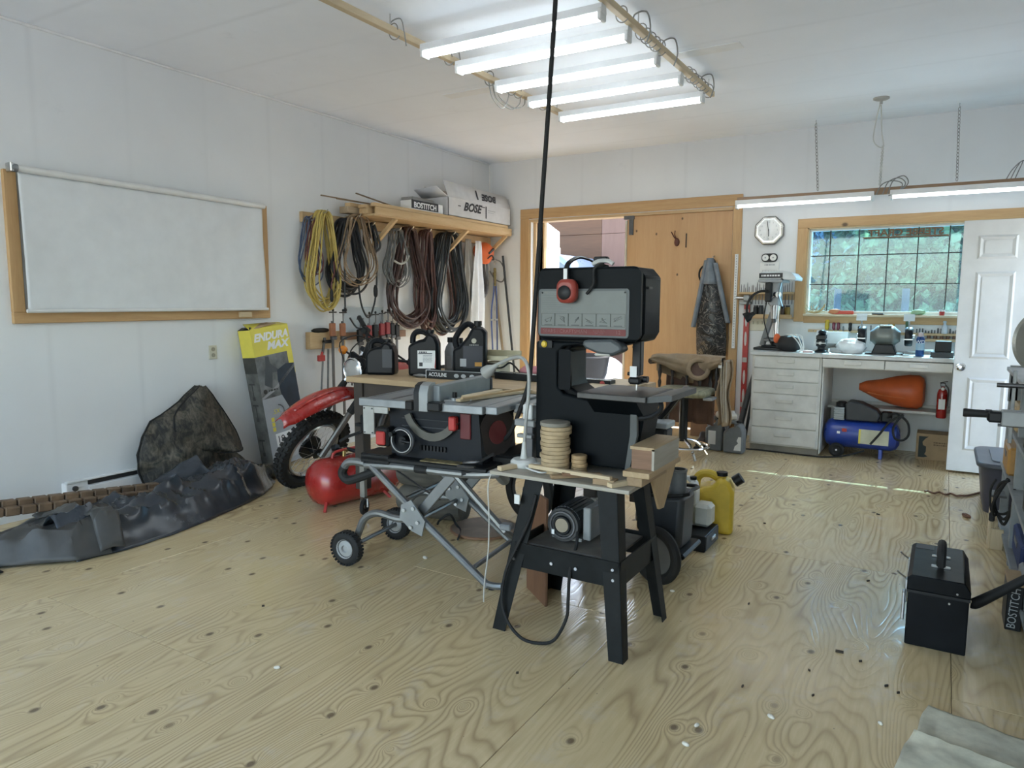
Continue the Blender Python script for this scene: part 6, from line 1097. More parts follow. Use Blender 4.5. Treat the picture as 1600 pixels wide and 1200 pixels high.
for (z, r, lab) in ((.10, .10, 'lower weathered grey log lying under the saw stand'), (.275, .085, 'upper weathered grey log stacked under the saw stand')):
    b = B().lathe([(r*.9, 0), (r, .03), (r*.97, .25), (r, .43), (r*.9, .46)], (-3.0, 3.58, z), 20, (1, .12, 0)); b.v = [tuple(Vector(v)+Vector((0, nz(v, 7)*.02, nz((v[0]+3, v[1], v[2]), 7)*.012))) for v in b.v]; solo(b, 'log_section', LOG, lab, 'log')
t = thing('round_board', 'round brown wooden board lying flat on the floor under the saw', 'board', (-2.36, 3.56, 0)); B().lathe([(.205, 0), (.21, .004), (.21, .012), (.205, .016), (0, .016)], (-2.35, 3.565, 0), 40).build('disc', brownw('x'), t); B().lathe([(.2, .016), (.2, .0168), (0, .0168)], (-2.35, 3.565, 0), 40).build('worn_face', M('worn_grey_brown', (.22, .17, .13), .6, var=.2), t)
t = thing('spoked_tyre', 'black rubber wheel standing under the work table behind the saw stand', 'wheel', (-2.22, 3.86, 0)); B().torus((-2.2, 3.86, .205), (.25, 1, 0), .175, .03, 40, 10).build('tyre', BLACKR, t); B().torus((-2.2, 3.86, .205), (.25, 1, 0), .14, .01, 32, 6).build('rim', DKSTEEL, t); B().cyl((-2.21, 3.83, .205), (-2.19, 3.89, .205), .03).build('hub', DKSTEEL, t)
b = B(); solo(b.tube([(-2.62, 3.45, .02), (-2.58, 3.42, .06), (-2.52, 3.44, .10), (-2.50, 3.48, .03), (-2.44, 3.44, .012), (-2.36, 3.30, .012)], .007, 6, smooth=5), 'black_hook_cable', BLACKR, 'short black cable lying on the floor beside the round board', 'cable')
# ------------------------------------------------------------------ on the work table
def jug(label, loc, rz_, w_, d_, h, mat, handle='top', lab=None, lx=0, cap=BLACK, grp=None, shoulder=.70, cat='jug', name='oil_jug'):
    t = thing(name, label, cat, loc, rz_, grp, world=False); x = w_/2
    if handle == 'side':      # slanted loop handle on the left, neck on the right
        poly = [(-x, 0), (x, 0), (x, h*.80), (x*.72, h*.90), (x*.18, h*.90), (-x*.15, h*.72), (-x*.62, h*.55), (-x, h*.50)]; nx = x*.45; nz0 = h*.90
        hp = [(-x*.80, 0, h*.50), (-x*.92, 0, h*.66), (-x*.62, 0, h*.83), (-x*.15, 0, h*.945), (x*.20, 0, h*.89)]
    else:
        poly = [(-x, 0), (x, 0), (x, h*shoulder), (x*.80, h*.86), (x*.55, h*.92), (x*.25, h*.92), (x*.05, h*.80), (-x*.30, h*.78), (-x*.70, h*.72), (-x, h*(shoulder-.04))]; nx = x*.40; nz0 = h*.92
        hp = [(-x*.78, 0, h*.70), (-x*.74, 0, h*.86), (-x*.5, 0, h*.95), (-x*.1, 0, h*.955), (x*.22, 0, h*.90)]
    B().prism(poly, -d_/2, d_/2, 'xz').build('body', mat, t, bev=min(w_, d_)*.14)
    B().tube(hp, [d_*.15]*5, 10, smooth=4).build('handle', mat, t); B().cyl((nx, 0, nz0-.01), (nx, 0, nz0+h*.03), d_*.16).build('neck', mat, t); B().cyl((nx, 0, nz0+h*.02), (nx, 0, h), d_*.20, n=20).build('cap', cap, t)
    if lab is not None: B().bb((lx-w_*.28, -d_/2-.0015, h*.17), (lx+w_*.30, -d_/2+.002, h*.56)).build('label', lab, t)
    return t
BK = M('jug_black', (.0065, .0075, .0095), .36, var=.2, spec=.18)
j = jug('rounded black oil jug nearest the motorcycle headlight', (-3.20, 3.62, BZ), R(25), .195, .125, .235, BK, 'top', grp='black oil jugs on the work table', shoulder=.62); B().bb((.02, -.066, .05), (.085, -.0615, .17)).build('label', M('label_dim', (.022, .024, .03), .5), j)
j = jug('black oil jug with a white label in the middle of the work table', (-2.92, 3.72, BZ), R(28), .20, .125, .30, BK, 'top', PAPER, .02, grp='black oil jugs on the work table'); B().bb((-.03, -.0655, .145), (.06, -.0635, .150)).build('label_line', PRINTK, j); dashes(frame((.0, -.0655, .157), (1, 0, 0), (0, 0, 1)), .05, .014, 1, PRINTK, j); dashes(frame((.03, -.0655, .115), (1, 0, 0), (0, 0, 1)), .06, .05, 6, PRINTG, j); B().bb((-.025, -.0655, .065), (-.003, -.0635, .09)).build('label_code', PRINTK, j)
B().prism([(.075, .055), (.082, .055), (.082, .13)], -.0655, -.0635, 'xz').build('label_corner', REDPL, j)
j = jug('tall black oil jug with slanted handle and dark blue label', (-2.63, 3.83, BZ), R(28), .215, .13, .36, BK, 'side', M('label_navy', (.008, .010, .022), .45), .02, grp='black oil jugs on the work table'); B().cyl((.03, -.066, .235), (.03, -.0695, .235), .016, n=16).build('emblem', M('emblem_cream', (.45, .42, .33), .5), j); dashes(frame((.03, -.0672, .208), (1, 0, 0), (0, 0, 1)), .06, .012, 1, M('emblem_grey', (.25, .25, .24), .5), j); B().bb((.035, -.069, .072), (.08, -.066, .098)).build('label_yellow', M('label_orange', (.45, .22, .03), .5), j); B().bb((-.06, -.069, .07), (-.02, -.066, .12)).build('label_text', PRINTG, j)
def bottle(x, y, h, r, mat, label):
    t = thing('oil_bottle', label, 'bottle', (x, y, BZ)); B().lathe([(r*.9, 0), (r, .006), (r, h*.60), (r*.75, h*.74), (r*.42, h*.82), (r*.40, h*.88), (0, h*.88)], (x, y, BZ), 18, sy=.7).build('body', mat, t); B().cyl((x, y, BZ+h*.86), (x, y, BZ+h), r*.48, n=14).build('cap', BLACK, t); B().bb((x-r*.2, y-r*.74, BZ+h*.12), (x+r*.75, y-r*.60, BZ+h*.48)).build('label', M('bottle_label', (.3, .3, .31), .5), t)
bottle(-2.90, 3.98, .24, .045, M('bottle_grey', (.23, .24, .25), .4), 'grey oil bottle behind the white-labelled jug'); bottle(-2.80, 3.95, .24, .048, M('bottle_dark', (.02, .02, .022), .4), 'dark oil bottle between the grey one and the tall jug'); bottle(-2.74, 4.05, .24, .045, MATS['bottle_grey'], 'grey oil bottle half hidden behind the tall black jug')
t = thing('flat_tool_box', 'long flat black box with white capitals on the work table edge', 'box', (-2.62, 3.66, BZ)); rzv = R(6); bx_ = frame((-2.60, 3.60, BZ), (math.cos(rzv), math.sin(rzv), 0), (0, 0, 1))
def fb_(b): b.v = [tuple(bx_ @ Vector(v)) for v in b.v]; return b
fb_(B().bb((-.20, 0, -.05), (.24, .05, .0), bv=.002)).build('carton', BLACK, t); fb_(B().bb((-.20, .05, -.05), (.24, .051, 0))).build('top_print', GREYP, t); text('ACCULINE', .034, bx_ @ Matrix.Translation((-.115, .026, .001)), 'lettering', PRINTW, t, ext=.0004, sx=.8); fb_(B().bb((-.203, 0, -.05), (-.199, .055, .001))).build('end_print', PAPER, t)
for x in (.02, .07, .13): fb_(B().ell((x, .025, .0008), (.018, .013, .0008), 10, 4)).build('tool_print', PRINTG, t)
t = thing('straightedge_tray', 'long black rail with a round red badge lying on the work table', 'rail', (-1.95, 3.75, BZ)); B().beam((-2.42, 3.83, BZ+.022), (-1.60, 3.76, BZ+.022), .07, .042, .003).build('rail', BLACK, t); B().beam((-2.42, 3.80, BZ+.044), (-1.60, 3.73, BZ+.044), .012, .003).build('edge_strip', STEEL, t); B().cyl((-1.65, 3.733, BZ+.022), (-1.65, 3.725, BZ+.022), .016, n=18).build('badge', REDPL, t); B().bb((-1.85, 3.744, BZ+.016), (-1.71, 3.748, BZ+.028)).build('lettering_strip', PRINTG, t)
t = thing('parcel_scale', 'cream tray on a pedestal box standing at the back of the work table', 'scale', (-2.55, 4.0, BZ)); B().bb((-2.60, 3.93, BZ), (-2.46, 4.05, BZ+.09), bv=.005).build('body', CREAM, t); B().bb((-2.605, 3.925, BZ+.01), (-2.50, 3.93, BZ+.085)).build('dial_panel', M('brown_panel', (.13, .09, .07), .5), t); B().cyl((-2.555, 3.922, BZ+.045), (-2.555, 3.926, BZ+.045), .008).build('dial', BRASS, t)
b = B().box((-2.53, 3.99, BZ+.112), (.27, .2, .012), Euler((0, 0, .1)), .003); b.box((-2.66, 3.98, BZ+.125), (.012, .2, .03), Euler((0, 0, .1))).box((-2.40, 4.0, BZ+.125), (.012, .2, .03), Euler((0, 0, .1))).box((-2.52, 3.89, BZ+.122), (.27, .012, .025), Euler((0, 0, .1))); b.box((-2.54, 4.085, BZ+.135), (.27, .012, .05), Euler((0, 0, .1))); b.build('tray', M('tray_cream', (.50, .46, .32), .5), t)
solo(B().ell((-2.27, 4.02, BZ+.035), (.10, .06, .035), 18, 10, fn=lambda d: 1+.25*nz(d*3)), 'pink_cloth', M('pink_cloth', (.50, .20, .22), .85, var=.15), 'crumpled pink cloth behind the black rail on the work table', 'cloth')
solo(B().tube([(-2.68, 3.93, BZ+.012), (-2.64, 3.88, BZ+.03), (-2.60, 3.90, BZ+.05), (-2.44, 3.9, BZ+.06), (-2.40, 3.95, BZ+.09), (-2.36, 4.0, BZ+.03), (-2.30, 3.92, BZ+.012)], .006, 6, smooth=5), 'charger_cable', BLACKR, 'black cord trailing around the cream scale', 'cord')
solo(B().ell((-2.86, 3.60, BZ+.012), (.06, .035, .012), 14, 6), 'steel_dish', M('dull_steel', (.3, .3, .3), .35, .8), 'small flat steel dish beside the white-labelled jug', 'dish')
solo(B().bb((-1.72, 3.42, BZ), (-1.50, 4.05, BZ+.022), .002), 'loose_board', pale('y'), 'pale board lying across the right end of the work table', 'board')
# ------------------------------------------------------------------ goose-neck lamp, discs, offcuts and box on the band saw stand
ZT = .674
t = thing('gooseneck_lamp', 'white goose-neck task lamp standing on the band saw stand', 'lamp', (-1.555, 2.68, ZT)); B().lathe([(.056, 0), (.060, .006), (.060, .024), (.05, .034), (.018, .036), (.013, .06), (.009, .11), (0, .11)], (-1.555, 2.68, ZT), 26).build('base', M('lamp_white', (.55, .55, .52), .45), t)
B().tube([(-1.555, 2.68, ZT+.10), (-1.545, 2.68, ZT+.22), (-1.54, 2.69, ZT+.32), (-1.545, 2.70, ZT+.40), (-1.57, 2.72, ZT+.455), (-1.62, 2.75, ZT+.475), (-1.69, 2.77, ZT+.462), (-1.77, 2.79, ZT+.43)], .008, 8, smooth=5).build('neck', M('lamp_grey', (.36, .36, .34), .5), t); B().lathe([(.009, 0), (.013, .03), (.028, .06), (.03, .09), (.024, .092), (0, .08)], (-1.76, 2.787, ZT+.434), 18, (-.85, .1, -.5)).build('lamp_head', MATS['lamp_grey'], t)
B().bb((-1.635, 2.80, ZT+.186), (-1.585, 2.85, ZT+.255), bv=.005).build('adapter', M('adapter_white', (.6, .6, .58), .45), t); B().tube([(-1.61, 2.82, ZT+.25), (-1.60, 2.80, ZT+.36), (-1.575, 2.75, ZT+.42)], .004, 6, smooth=4).build('adapter_cord', MATS['lamp_grey'], t)
B().tube([(-1.50, 2.70, ZT+.01), (-1.46, 2.66, ZT+.03), (-1.50, 2.60, ZT+.02), (-1.42, 2.57, ZT+.012), (-1.40, 2.60, ZT+.008)], .004, 6, smooth=5).build('cord', MATS['adapter_white'], t)
t = thing('steel_bracket', 'grey steel bracket on a dark post behind the lamp base', 'bracket', (-1.61, 2.84, ZT)); B().bb((-1.67, 2.785, ZT+.155), (-1.565, 2.885, ZT+.185), .004).build('plate', GREYM, t); B().bb((-1.64, 2.82, ZT), (-1.59, 2.87, ZT+.155), .004).build('post', DKSTEEL, t); B().bb((-1.66, 2.79, ZT+.10), (-1.58, 2.82, ZT+.118), .003).build('lip', GREYM, t)
b = B(); solo(b.tube([(-1.642, 2.56, .668), (-1.66, 2.55, .60), (-1.655, 2.55, .45), (-1.66, 2.55, .30), (-1.68, 2.55, .15), (-1.69, 2.56, .06)], .003, 5, smooth=5), 'white_string', WIREW, 'thin white string hanging from the left corner of the stand top', 'string')
q = random.Random(21); z = ZT
DISC = M('disc_ply', (.42, .31, .18), .65, var=.15, vscale=20); DISC2 = M('disc_ply_dark', (.34, .24, .13), .65, var=.2, vscale=20); proto = None
ordn = ['bottom', 'second', 'third', 'fourth', 'fifth', 'sixth', 'seventh', 'eighth', 'ninth', 'tenth', 'eleventh', 'twelfth', 'topmost']
for k in range(13):
    hh = .0165
    if proto is None or k == 12: o = B().lathe([(.060, 0), (.063, .0012), (.063, hh-.0012), (.060, hh), (0, hh)], (0, 0, 0), 32).build('wood_disc', DISC if k < 12 else M('disc_grey_top', (.24, .22, .18), .6, var=.15), None); proto = proto or o
    else: o = proto.copy(); COL.objects.link(o)
    o.location = (-1.388+q.uniform(-.004, .004), 2.66+q.uniform(-.004, .004), z); o.rotation_euler[2] = q.random()*6; sc = 1+q.uniform(-.035, .03)+(.04 if k > 9 else 0); o.scale = (sc, sc, 1); z += hh+.0003
    o['label'] = '%s large plywood disc %s of the tall stack on the stand' % (ordn[k], 'from below' if 0 < k < 12 else 'disc'); o['category'] = 'disc'; o['group'] = 'large plywood discs'
    o['label'] = ('%s large plywood disc of the tall stack' % ordn[k]) if k in (0, 12) else ('large plywood disc, %s from the bottom of the tall stack' % ordn[k])
z = ZT; proto = None
for k in range(5):
    hh = .0165
    if proto is None: o = B().lathe([(.031, 0), (.033, .0012), (.033, hh-.0012), (.031, hh), (0, hh)], (0, 0, 0), 26).build('wood_disc', M('disc_small', (.38, .255, .13), .65, var=.15, vscale=20), None); proto = o
    else: o = proto.copy(); COL.objects.link(o)
    o.location = (-1.283+q.uniform(-.002, .002), 2.675+q.uniform(-.002, .002), z); o.rotation_euler[2] = q.random()*6; z += hh+.0003
    o['label'] = 'small plywood disc, %s of the short stack' % ('bottom', 'second from the bottom', 'middle', 'second from the top', 'topmost')[k]; o['category'] = 'disc'; o['group'] = 'small plywood discs'
for p0, p1, w_, h, m_, nm, lab in (((-1.48, 2.60, ZT+.027), (-1.09, 2.565, ZT+.03), .022, .016, pale('x'), 'wood_strip', 'long pale strip bridging the offcuts on the stand'), ((-1.35, 2.545, ZT+.008), (-1.19, 2.69, ZT+.008), .034, .013, WOOD('mid_offcut', (.36, .25, .14), (.27, .17, .09), axis='y', scale=12), 'wood_offcut', 'brown offcut lying diagonally under the long strip'), ((-1.305, 2.56, ZT+.020), (-1.25, 2.60, ZT+.020), .022, .012, brownw('y'), 'wood_offcut', 'small dark offcut on top of the diagonal one'), ((-1.165, 2.575, ZT+.013), (-1.075, 2.58, ZT+.013), .05, .024, WOOD('mid_offcut', (.36, .25, .14), (.27, .17, .09), axis='x', scale=12), 'wood_offcut', 'thick brown block under the right end of the strip'), ((-1.085, 2.535, ZT+.010), (-1.02, 2.66, ZT+.010), .030, .018, pale('y'), 'wood_offcut', 'pale squared stick at the right corner of the stand top'), ((-1.60, 2.545, ZT+.010), (-1.555, 2.66, ZT+.010), .03, .018, pale('y'), 'wood_offcut', 'pale squared stick at the left end of the stand top')): solo(B().beam(p0, p1, w_, h, .0015), nm, m_, lab, 'offcut')
t = thing('wooden_box', 'small open wooden box of boards on the right side of the stand', 'box', (-.98, 2.76, ZT)); ZB = .742
b = B().prism([(2.62, ZB), (2.92, ZB), (2.92, ZB+.085), (2.62, ZB+.085)], -.945, -.935, 'yz'); b.build('side', WOOD('grey_ply', (.40, .37, .31), (.30, .26, .20), axis='y', scale=8), t); B().bb((-1.035, 2.62, ZB+.078), (-.935, 2.92, ZB+.09)).build('top', plyw('y'), t); B().bb((-1.03, 2.625, ZB), (-.945, 2.63, ZB+.078)).build('end', brownw('x'), t); B().bb((-1.03, 2.63, ZB), (-.945, 2.92, ZB+.008)).build('bottom', plyw('y'), t)
solo(B().bb((-1.045, 2.57, .718), (-.935, 2.95, .741), .002), 'thick_board', plyw('y'), 'thick board carrying the wooden box beside the band saw', 'board'); solo(B().bb((-1.04, 2.60, .6755), (-.975, 2.93, .717), .002), 'packing_block', WOOD('mid_offcut', (.36, .25, .14), (.27, .17, .09), axis='y', scale=12), 'wood packing block under the thick board', 'block')
solo(B().add([(-.992, 2.86, .52), (-.985, 2.90, .52), (-.965, 2.99, .71), (-.985, 2.72, .71), (-1.004, 2.865, .52), (-.997, 2.905, .52), (-.977, 2.995, .71), (-.997, 2.725, .71)], [(0, 1, 2, 3), (7, 6, 5, 4), (0, 4, 5, 1), (1, 5, 6, 2), (2, 6, 7, 3), (3, 7, 4, 0)]), 'gusset_board', plyw('z'), 'triangular plywood gusset hanging right of the stand', 'board')
solo(B().beam((-1.675, 2.93, .255), (-1.49, 2.78, .255), .014, .51, .002), 'plywood_offcut', WOOD('red_brown_ply', (.20, .10, .055), (.13, .06, .03), axis='z', scale=6), 'brown plywood panel standing on the floor behind the stand legs', 'panel')
t = thing('ear_muffs', 'red ear muffs with black band hung over the top of the band saw', 'ear muffs', (-1.365, 2.72, 1.38)); 
B().prism(rr(-1.412, -1.322, 1.392, 1.492, .032, 5), 2.685, 2.735, 'xz').build('ear_cup', M('muff_red', (.30, .045, .03), .4), t, bev=.015); B().lathe([(.028, 0), (.03, .006), (.02, .012), (0, .013)], (-1.368, 2.686, 1.435), 20, (0, -1, 0)).build('cup_dial', BLACK, t)
b = B(); c = crv([(-1.372, 2.715, 1.47), (-1.378, 2.72, 1.52), (-1.375, 2.735, 1.56), (-1.35, 2.78, 1.585), (-1.32, 2.83, 1.575), (-1.305, 2.88, 1.55), (-1.31, 2.99, 1.50), (-1.32, 2.995, 1.45)], 5)
for i in range(len(c)-1): b.beam(c[i], c[i+1], .022, .007, upv=(0, -.6, .8))
b.build('headband', BLACK, t); B().prism(rr(-1.36, -1.27, 1.37, 1.46, .03, 5), 2.98, 3.02, 'xz').build('ear_cup', MATS['muff_red'], t, bev=.015); B().bb((-1.383, 2.703, 1.475), (-1.367, 2.708, 1.535)).build('size_tag', PAPER, t)
# ------------------------------------------------------------------ cart, cans and boxes behind the band saw
t = thing('hand_cart', 'black two-wheeled cart with a tall tub behind the band saw', 'cart', (-1.15, 3.5, 0))
for x, y in ((-1.155, 3.30), (-1.62, 3.62)):
    B().torus((x, y, .15), (.35, 1, 0) if x > -1.3 else (.35, 1, 0), .122, .026, 36, 10).build('tyre', BLACKR, t); B().lathe([(.0, -.015), (.03, -.02), (.095, -.008), (.10, .0), (.095, .008), (0, .012)], (x, y, .15), 28, (.35, 1, 0)).build('wheel_disc', M('wheel_dark', (.10, .10, .10), .5), t)
B().cyl((-1.14, 3.34, .15), (-1.62, 3.62, .15), .012).build('axle', DKSTEEL, t)
b = B().prism([(-1.29, .13), (-1.10, .11), (-1.085, .16), (-1.075, .42), (-1.31, .40)], 3.46, 3.68, 'xz'); b.build('tub', DKGREY, t, bev=.03); B().tube([(-1.08, 3.46, .425), (-1.07, 3.57, .43), (-1.08, 3.69, .425), (-1.31, 3.69, .405), (-1.32, 3.57, .405), (-1.31, 3.46, .40)], .010, 8, closed=True, smooth=3).build('rim', BLACK, t)
B().tube([(-1.30, 3.50, .12), (-1.33, 3.48, .45), (-1.30, 3.40, .75), (-1.16, 3.33, .84), (-1.06, 3.28, .955), (-1.03, 3.27, .975)], .014, 8, smooth=4).tube([(-1.03, 3.27, .975), (-1.04, 3.33, .985), (-1.07, 3.40, .97), (-1.18, 3.46, .84), (-1.22, 3.48, .80)], .015, 8, smooth=4).build('handle', BLACKM, t); B().bb((-1.36, 3.42, .10), (-1.05, 3.72, .13), bv=.01).build('deck', BLACKM, t)
for x, y, z0, z1, r, m_, lab in ((-1.27, 3.52, .2, .73, .034, BLACKM, 'tall black pipe standing in the cart tub'), (-1.25, 3.60, .2, .80, .036, BLACK, 'taller black pipe at the back of the cart tub'), (-1.13, 3.54, .2, .53, .042, M('grey_film', (.12, .13, .14), .3, var=.3), 'pipe wrapped in grey plastic standing in the cart tub')):
    solo(B().lathe([(r, z0-.0), (r, z1), (r*1.08, z1+.002), (r*1.08, z1+.012), (r*.86, z1+.012), (r*.84, z1-.1), (0, z1-.1)], (x, y, 0), 18), 'tube_holder', m_, lab, 'pipe')
t = thing('power_tool_case', 'grey tool head with a pale plate beside the band saw table', 'tool', (-1.2, 3.35, .6)); B().bb((-1.21, 3.22, .80), (-1.09, 3.34, .83), bv=.005).build('plate', M('pale_blue_grey', (.45, .5, .54), .4), t); B().bb((-1.20, 3.24, .70), (-1.10, 3.34, .80), bv=.012).build('body', DKGREY, t); B().bb((-1.14, 3.25, .672), (-1.09, 3.31, .70), bv=.004).build('foot', YELLOW, t)
j = jug('yellow plastic fuel can with black spout cap on the floor behind the cart', (-1.155, 4.30, 0), R(12), .255, .17, .37, YELLOW, 'top', name='fuel_can', cat='fuel can', shoulder=.72); B().cyl((.125, 0, .315), (.165, 0, .345), .034, n=18).build('spout_cap', BLACK, j)
jug('white jug behind the yellow bottle beside the cart', (-1.235, 4.08, .095), R(5), .11, .10, .28, WHITE_PL, 'top', name='white_jug')
j = jug('narrow yellow bottle standing on the black drawer box', (-1.245, 3.965, .095), R(5), .075, .09, .235, M('bottle_yellow', (.52, .44, .05), .4), 'top', name='yellow_bottle', cat='bottle'); dashes(frame((.0, -.0465, .10), (0, 0, 1), (-1, 0, 0)), .13, .02, 1, PRINTK, j)
solo(B().bb((-1.19, 4.0, .102), (-1.085, 4.12, .235), .02), 'white_container', M('milky_plastic', (.55, .56, .52), .4), 'milky white container on the black drawer box', 'container')
t = thing('drawer_case', 'low black steel drawer box on the floor under the bottles', 'box', (-1.17, 3.98, 0)); B().bb((-1.29, 3.87, 0), (-1.072, 4.14, .095), bv=.004).build('case', BLACKM, t); B().bb((-1.073, 3.88, .008), (-1.067, 4.13, .088), bv=.002).build('drawer_front', DKGREY, t); B().bb((-1.068, 3.97, .045), (-1.058, 4.04, .065), bv=.002).build('latch', STEEL, t)
# ------------------------------------------------------------------ stool with jacket
t = thing('swivel_stool', 'swivel stool with plaid padded seat and spindle back', 'stool', (-1.95, 6.22, 0))
def plaid():
    m, nt, bs = newmat('plaid_fabric'); tc = nt.nodes.new('ShaderNodeTexCoord'); sp = nt.nodes.new('ShaderNodeSeparateXYZ'); nt.links.new(tc.outputs['Object'], sp.inputs[0])
    def st(i, s): return ramp(nt, mathn(nt, 'FRACT', mathn(nt, 'MULTIPLY', sp.outputs[i], s)), (.0, (1, 1, 1)), (.3, (0, 0, 0)), (.6, (.5, .5, .5)), (.8, (0, 0, 0)))
    c = _mix(nt, (.25, .24, .16), (.11, .115, .07), mathn(nt, 'MULTIPLY', st(0, 11), .8)); c = _mix(nt, c, (.34, .32, .23), mathn(nt, 'MULTIPLY', st(1, 11), .6)); nt.links.new(c, bs.inputs['Base Color']); bs.inputs['Roughness'].default_value = .9; return m
def seatf(d): return 1
b = B().prism(rr(-2.18, -1.70, 5.98, 6.40, .12, 6), .575, .64, 'xy'); b.build('seat', plaid(), t, bev=.028)
B().cyl((-1.95, 6.2, .16), (-1.95, 6.2, .575), .038, n=16).build('pedestal', BLACKM, t); B().bb((-2.06, 6.09, .555), (-1.84, 6.31, .578)).build('seat_plate', BLACKM, t); B().torus((-1.93, 6.2, .12), (0, 0, 1), .21, .013, 36, 8).build('foot_ring', CHROME, t)
for a in (45, 135, 225, 315): B().tube([(-1.95, 6.2, .18), (-1.95+.14*math.cos(R(a)), 6.2+.14*math.sin(R(a)), .14), (-1.95+.24*math.cos(R(a)), 6.2+.24*math.sin(R(a)), .02)], .014, 8, smooth=3).build('foot', CHROME, t)
DW = M('dark_stained_wood', (.028, .02, .016), .45)
B().tube([(-2.28, 6.22, .86), (-2.20, 6.40, .865), (-1.95, 6.47, .87), (-1.70, 6.40, .875), (-1.62, 6.22, .87)], .028, 10, smooth=4).build('back_rail', DW, t)
for x, y in ((-2.21, 6.28), (-2.12, 6.37), (-2.0, 6.42), (-1.88, 6.42), (-1.77, 6.37), (-1.69, 6.28)): B().lathe([(.011, 0), (.018, .05), (.010, .08), (.02, .14), (.012, .19), (.012, .25)], (x, y, .62), 10).build('spindle', DW, t)
B().bb((-1.74, 6.05, .555), (-1.66, 6.2, .58), bv=.005).build('swivel_lever', GREYM, t)
TAN = M('tan_canvas', (.30, .215, .135), .85, var=.15, bmp=.2, bscale=40); LIN = M('brown_lining', (.13, .075, .055), .85, var=.2)
t = thing('tan_jacket', 'tan canvas work jacket draped over the stool back', 'jacket', (-1.9, 6.35, .3))
def drape(u, v):
    x = -2.24+.62*u; yb = 6.44-.22*abs(2*u-1)**2.2
    s = (v-.28)
    if s < 0: return Vector((x+.02*nz((u*5, v*5, 1)), yb+.05-.3*s*.15, .925+s*1.0*(.55+.45*math.sin(u*3))+.01*nz((u*7, v*7, 2))))
    return Vector((x+.03*nz((u*5, v*5, 3)), yb-.05-.05*math.sin(PI*min(1, s*1.3)), .925-s*(.08+.20*math.sin(PI*u)**1.3)+.016*nz((u*8, v*8, 4))))
B().sheet(30, 22, drape).build('shoulders', TAN, t, solid=.01)
B().torus((-1.86, 6.30, .80), (.25, -1, .35), .085, .022, 24, 8).build('collar', TAN, t); B().lathe([(.075, 0), (.05, .02), (0, .03)], (-1.86, 6.32, .80), 18, (-.25, 1, -.35)).build('neck_lining', LIN, t)
B().sheet(22, 24, lambda u, v: Vector((-2.20+.46*u+.01*nz((u*6, v*6, 8)), 6.50-.06*abs(2*u-1)+.03*math.sin(u*17)*v, .88-.60*v))).build('body_cloth', LIN, t, solid=.008)
B().sheet(10, 24, lambda u, v: Vector((-1.66+.10*u+.015*math.sin(v*9), 6.24+.05*math.sin(u*9), .90-.58*v))).build('sleeve', TAN, t, solid=.012); b = B()
for k in range(3): b.tube([(-1.63+.02*k, 6.20, .88), (-1.62+.02*k, 6.18, .6), (-1.60+.015*k, 6.19, .36)], .006, 5, smooth=4)
b.build('cords', M('pale_lace', (.42, .36, .28), .8), t, kind='stuff'); B().bb((-1.655, 6.19, .83), (-1.625, 6.196, .885)).build('tag', PAPER, t)
# ------------------------------------------------------------------ by the sliding door
def swirl():
    m, nt, bs = newmat('swirl_reflection_plastic'); v = coords(nt); wv = mathn(nt, 'FRACT', mathn(nt, 'MULTIPLY', noisetex(nt, v, 7, 1.5, .5, 1.5), 9))
    nt.links.new(ramp(nt, wv, (.0, (.008, .008, .009)), (.78, (.02, .02, .022)), (.92, (.15, .13, .115)), (1, (.26, .24, .22))), bs.inputs['Base Color']); bs.inputs['Roughness'].default_value = .35; bump(nt, bs, wv, .4, .008); return m  # pale lines are reflections on plastic, painted into the colour
t = thing('hanging_bag', 'tall dark plastic bag painted with swirl reflections hanging on the sliding door', 'bag', (-2.13, 7.6, .80))
GB = [(1.845, .03, .04), (1.76, .075, .06), (1.65, .10, .075), (1.50, .13, .085), (1.30, .155, .095), (1.10, .165, .10), (.95, .17, .09), (.85, .165, .07), (.80, .15, .03)]
def bagf(shrink, off):
    vs = []; n = 22
    for z, rx_, ry_ in GB:
        for k in range(n):
            a = 2*PI*k/n; vs.append((-2.135+.03*(1.8-z)+rx_*shrink*math.cos(a)*(1+.05*nz((a, z*5, 2))), 7.575+off+ry_*shrink*math.sin(a)*(1+.06*nz((a*2, z*6, 3))), z))
    return B().add(vs, [(j*n+k, (j+1)*n+k, (j+1)*n+(k+1) % n, j*n+(k+1) % n) for j in range(len(GB)-1) for k in range(n)]+[tuple(range(n)), tuple(range(len(GB)*n-1, (len(GB)-1)*n-1, -1))])
bagf(.96, 0).build('bag', swirl(), t)
GW = M('grey_windbreaker', (.19, .22, .26), .5, var=.2)
B().sheet(8, 26, lambda u, v: Vector((-2.125-.035-(.03+.13*v)*1.0+.05*u-.0*v, 7.50-.03*math.sin(PI*u)+.03*v, 1.83-.70*v))).build('left_panel', GW, t, solid=.006); B().sheet(8, 26, lambda u, v: Vector((-2.09+(.02+.14*v)+.05*u-.03, 7.49-.02*math.sin(PI*u)+.05*v, 1.80-.62*v))).build('right_panel', GW, t, solid=.006); B().sheet(8, 10, lambda u, v: Vector((-2.135+(u-.5)*(.07+.10*v), 7.515-.05*math.sin(PI*u), 1.85-.27*v))).build('hood', GW, t, solid=.006)
B().tube([(-2.18, 7.56, 1.80), (-2.24, 7.54, 1.74), (-2.25, 7.54, 1.66), (-2.21, 7.54, 1.58)], .010, 6, smooth=4).build('strap', BLACKR, t); B().tube([(-2.135, 7.668, 1.88), (-2.135, 7.62, 1.87), (-2.135, 7.60, 1.84)], .006, 6).build('hook', STEEL, t)
GJ = M('jug_grey', (.17, .18, .19), .45, var=.1)
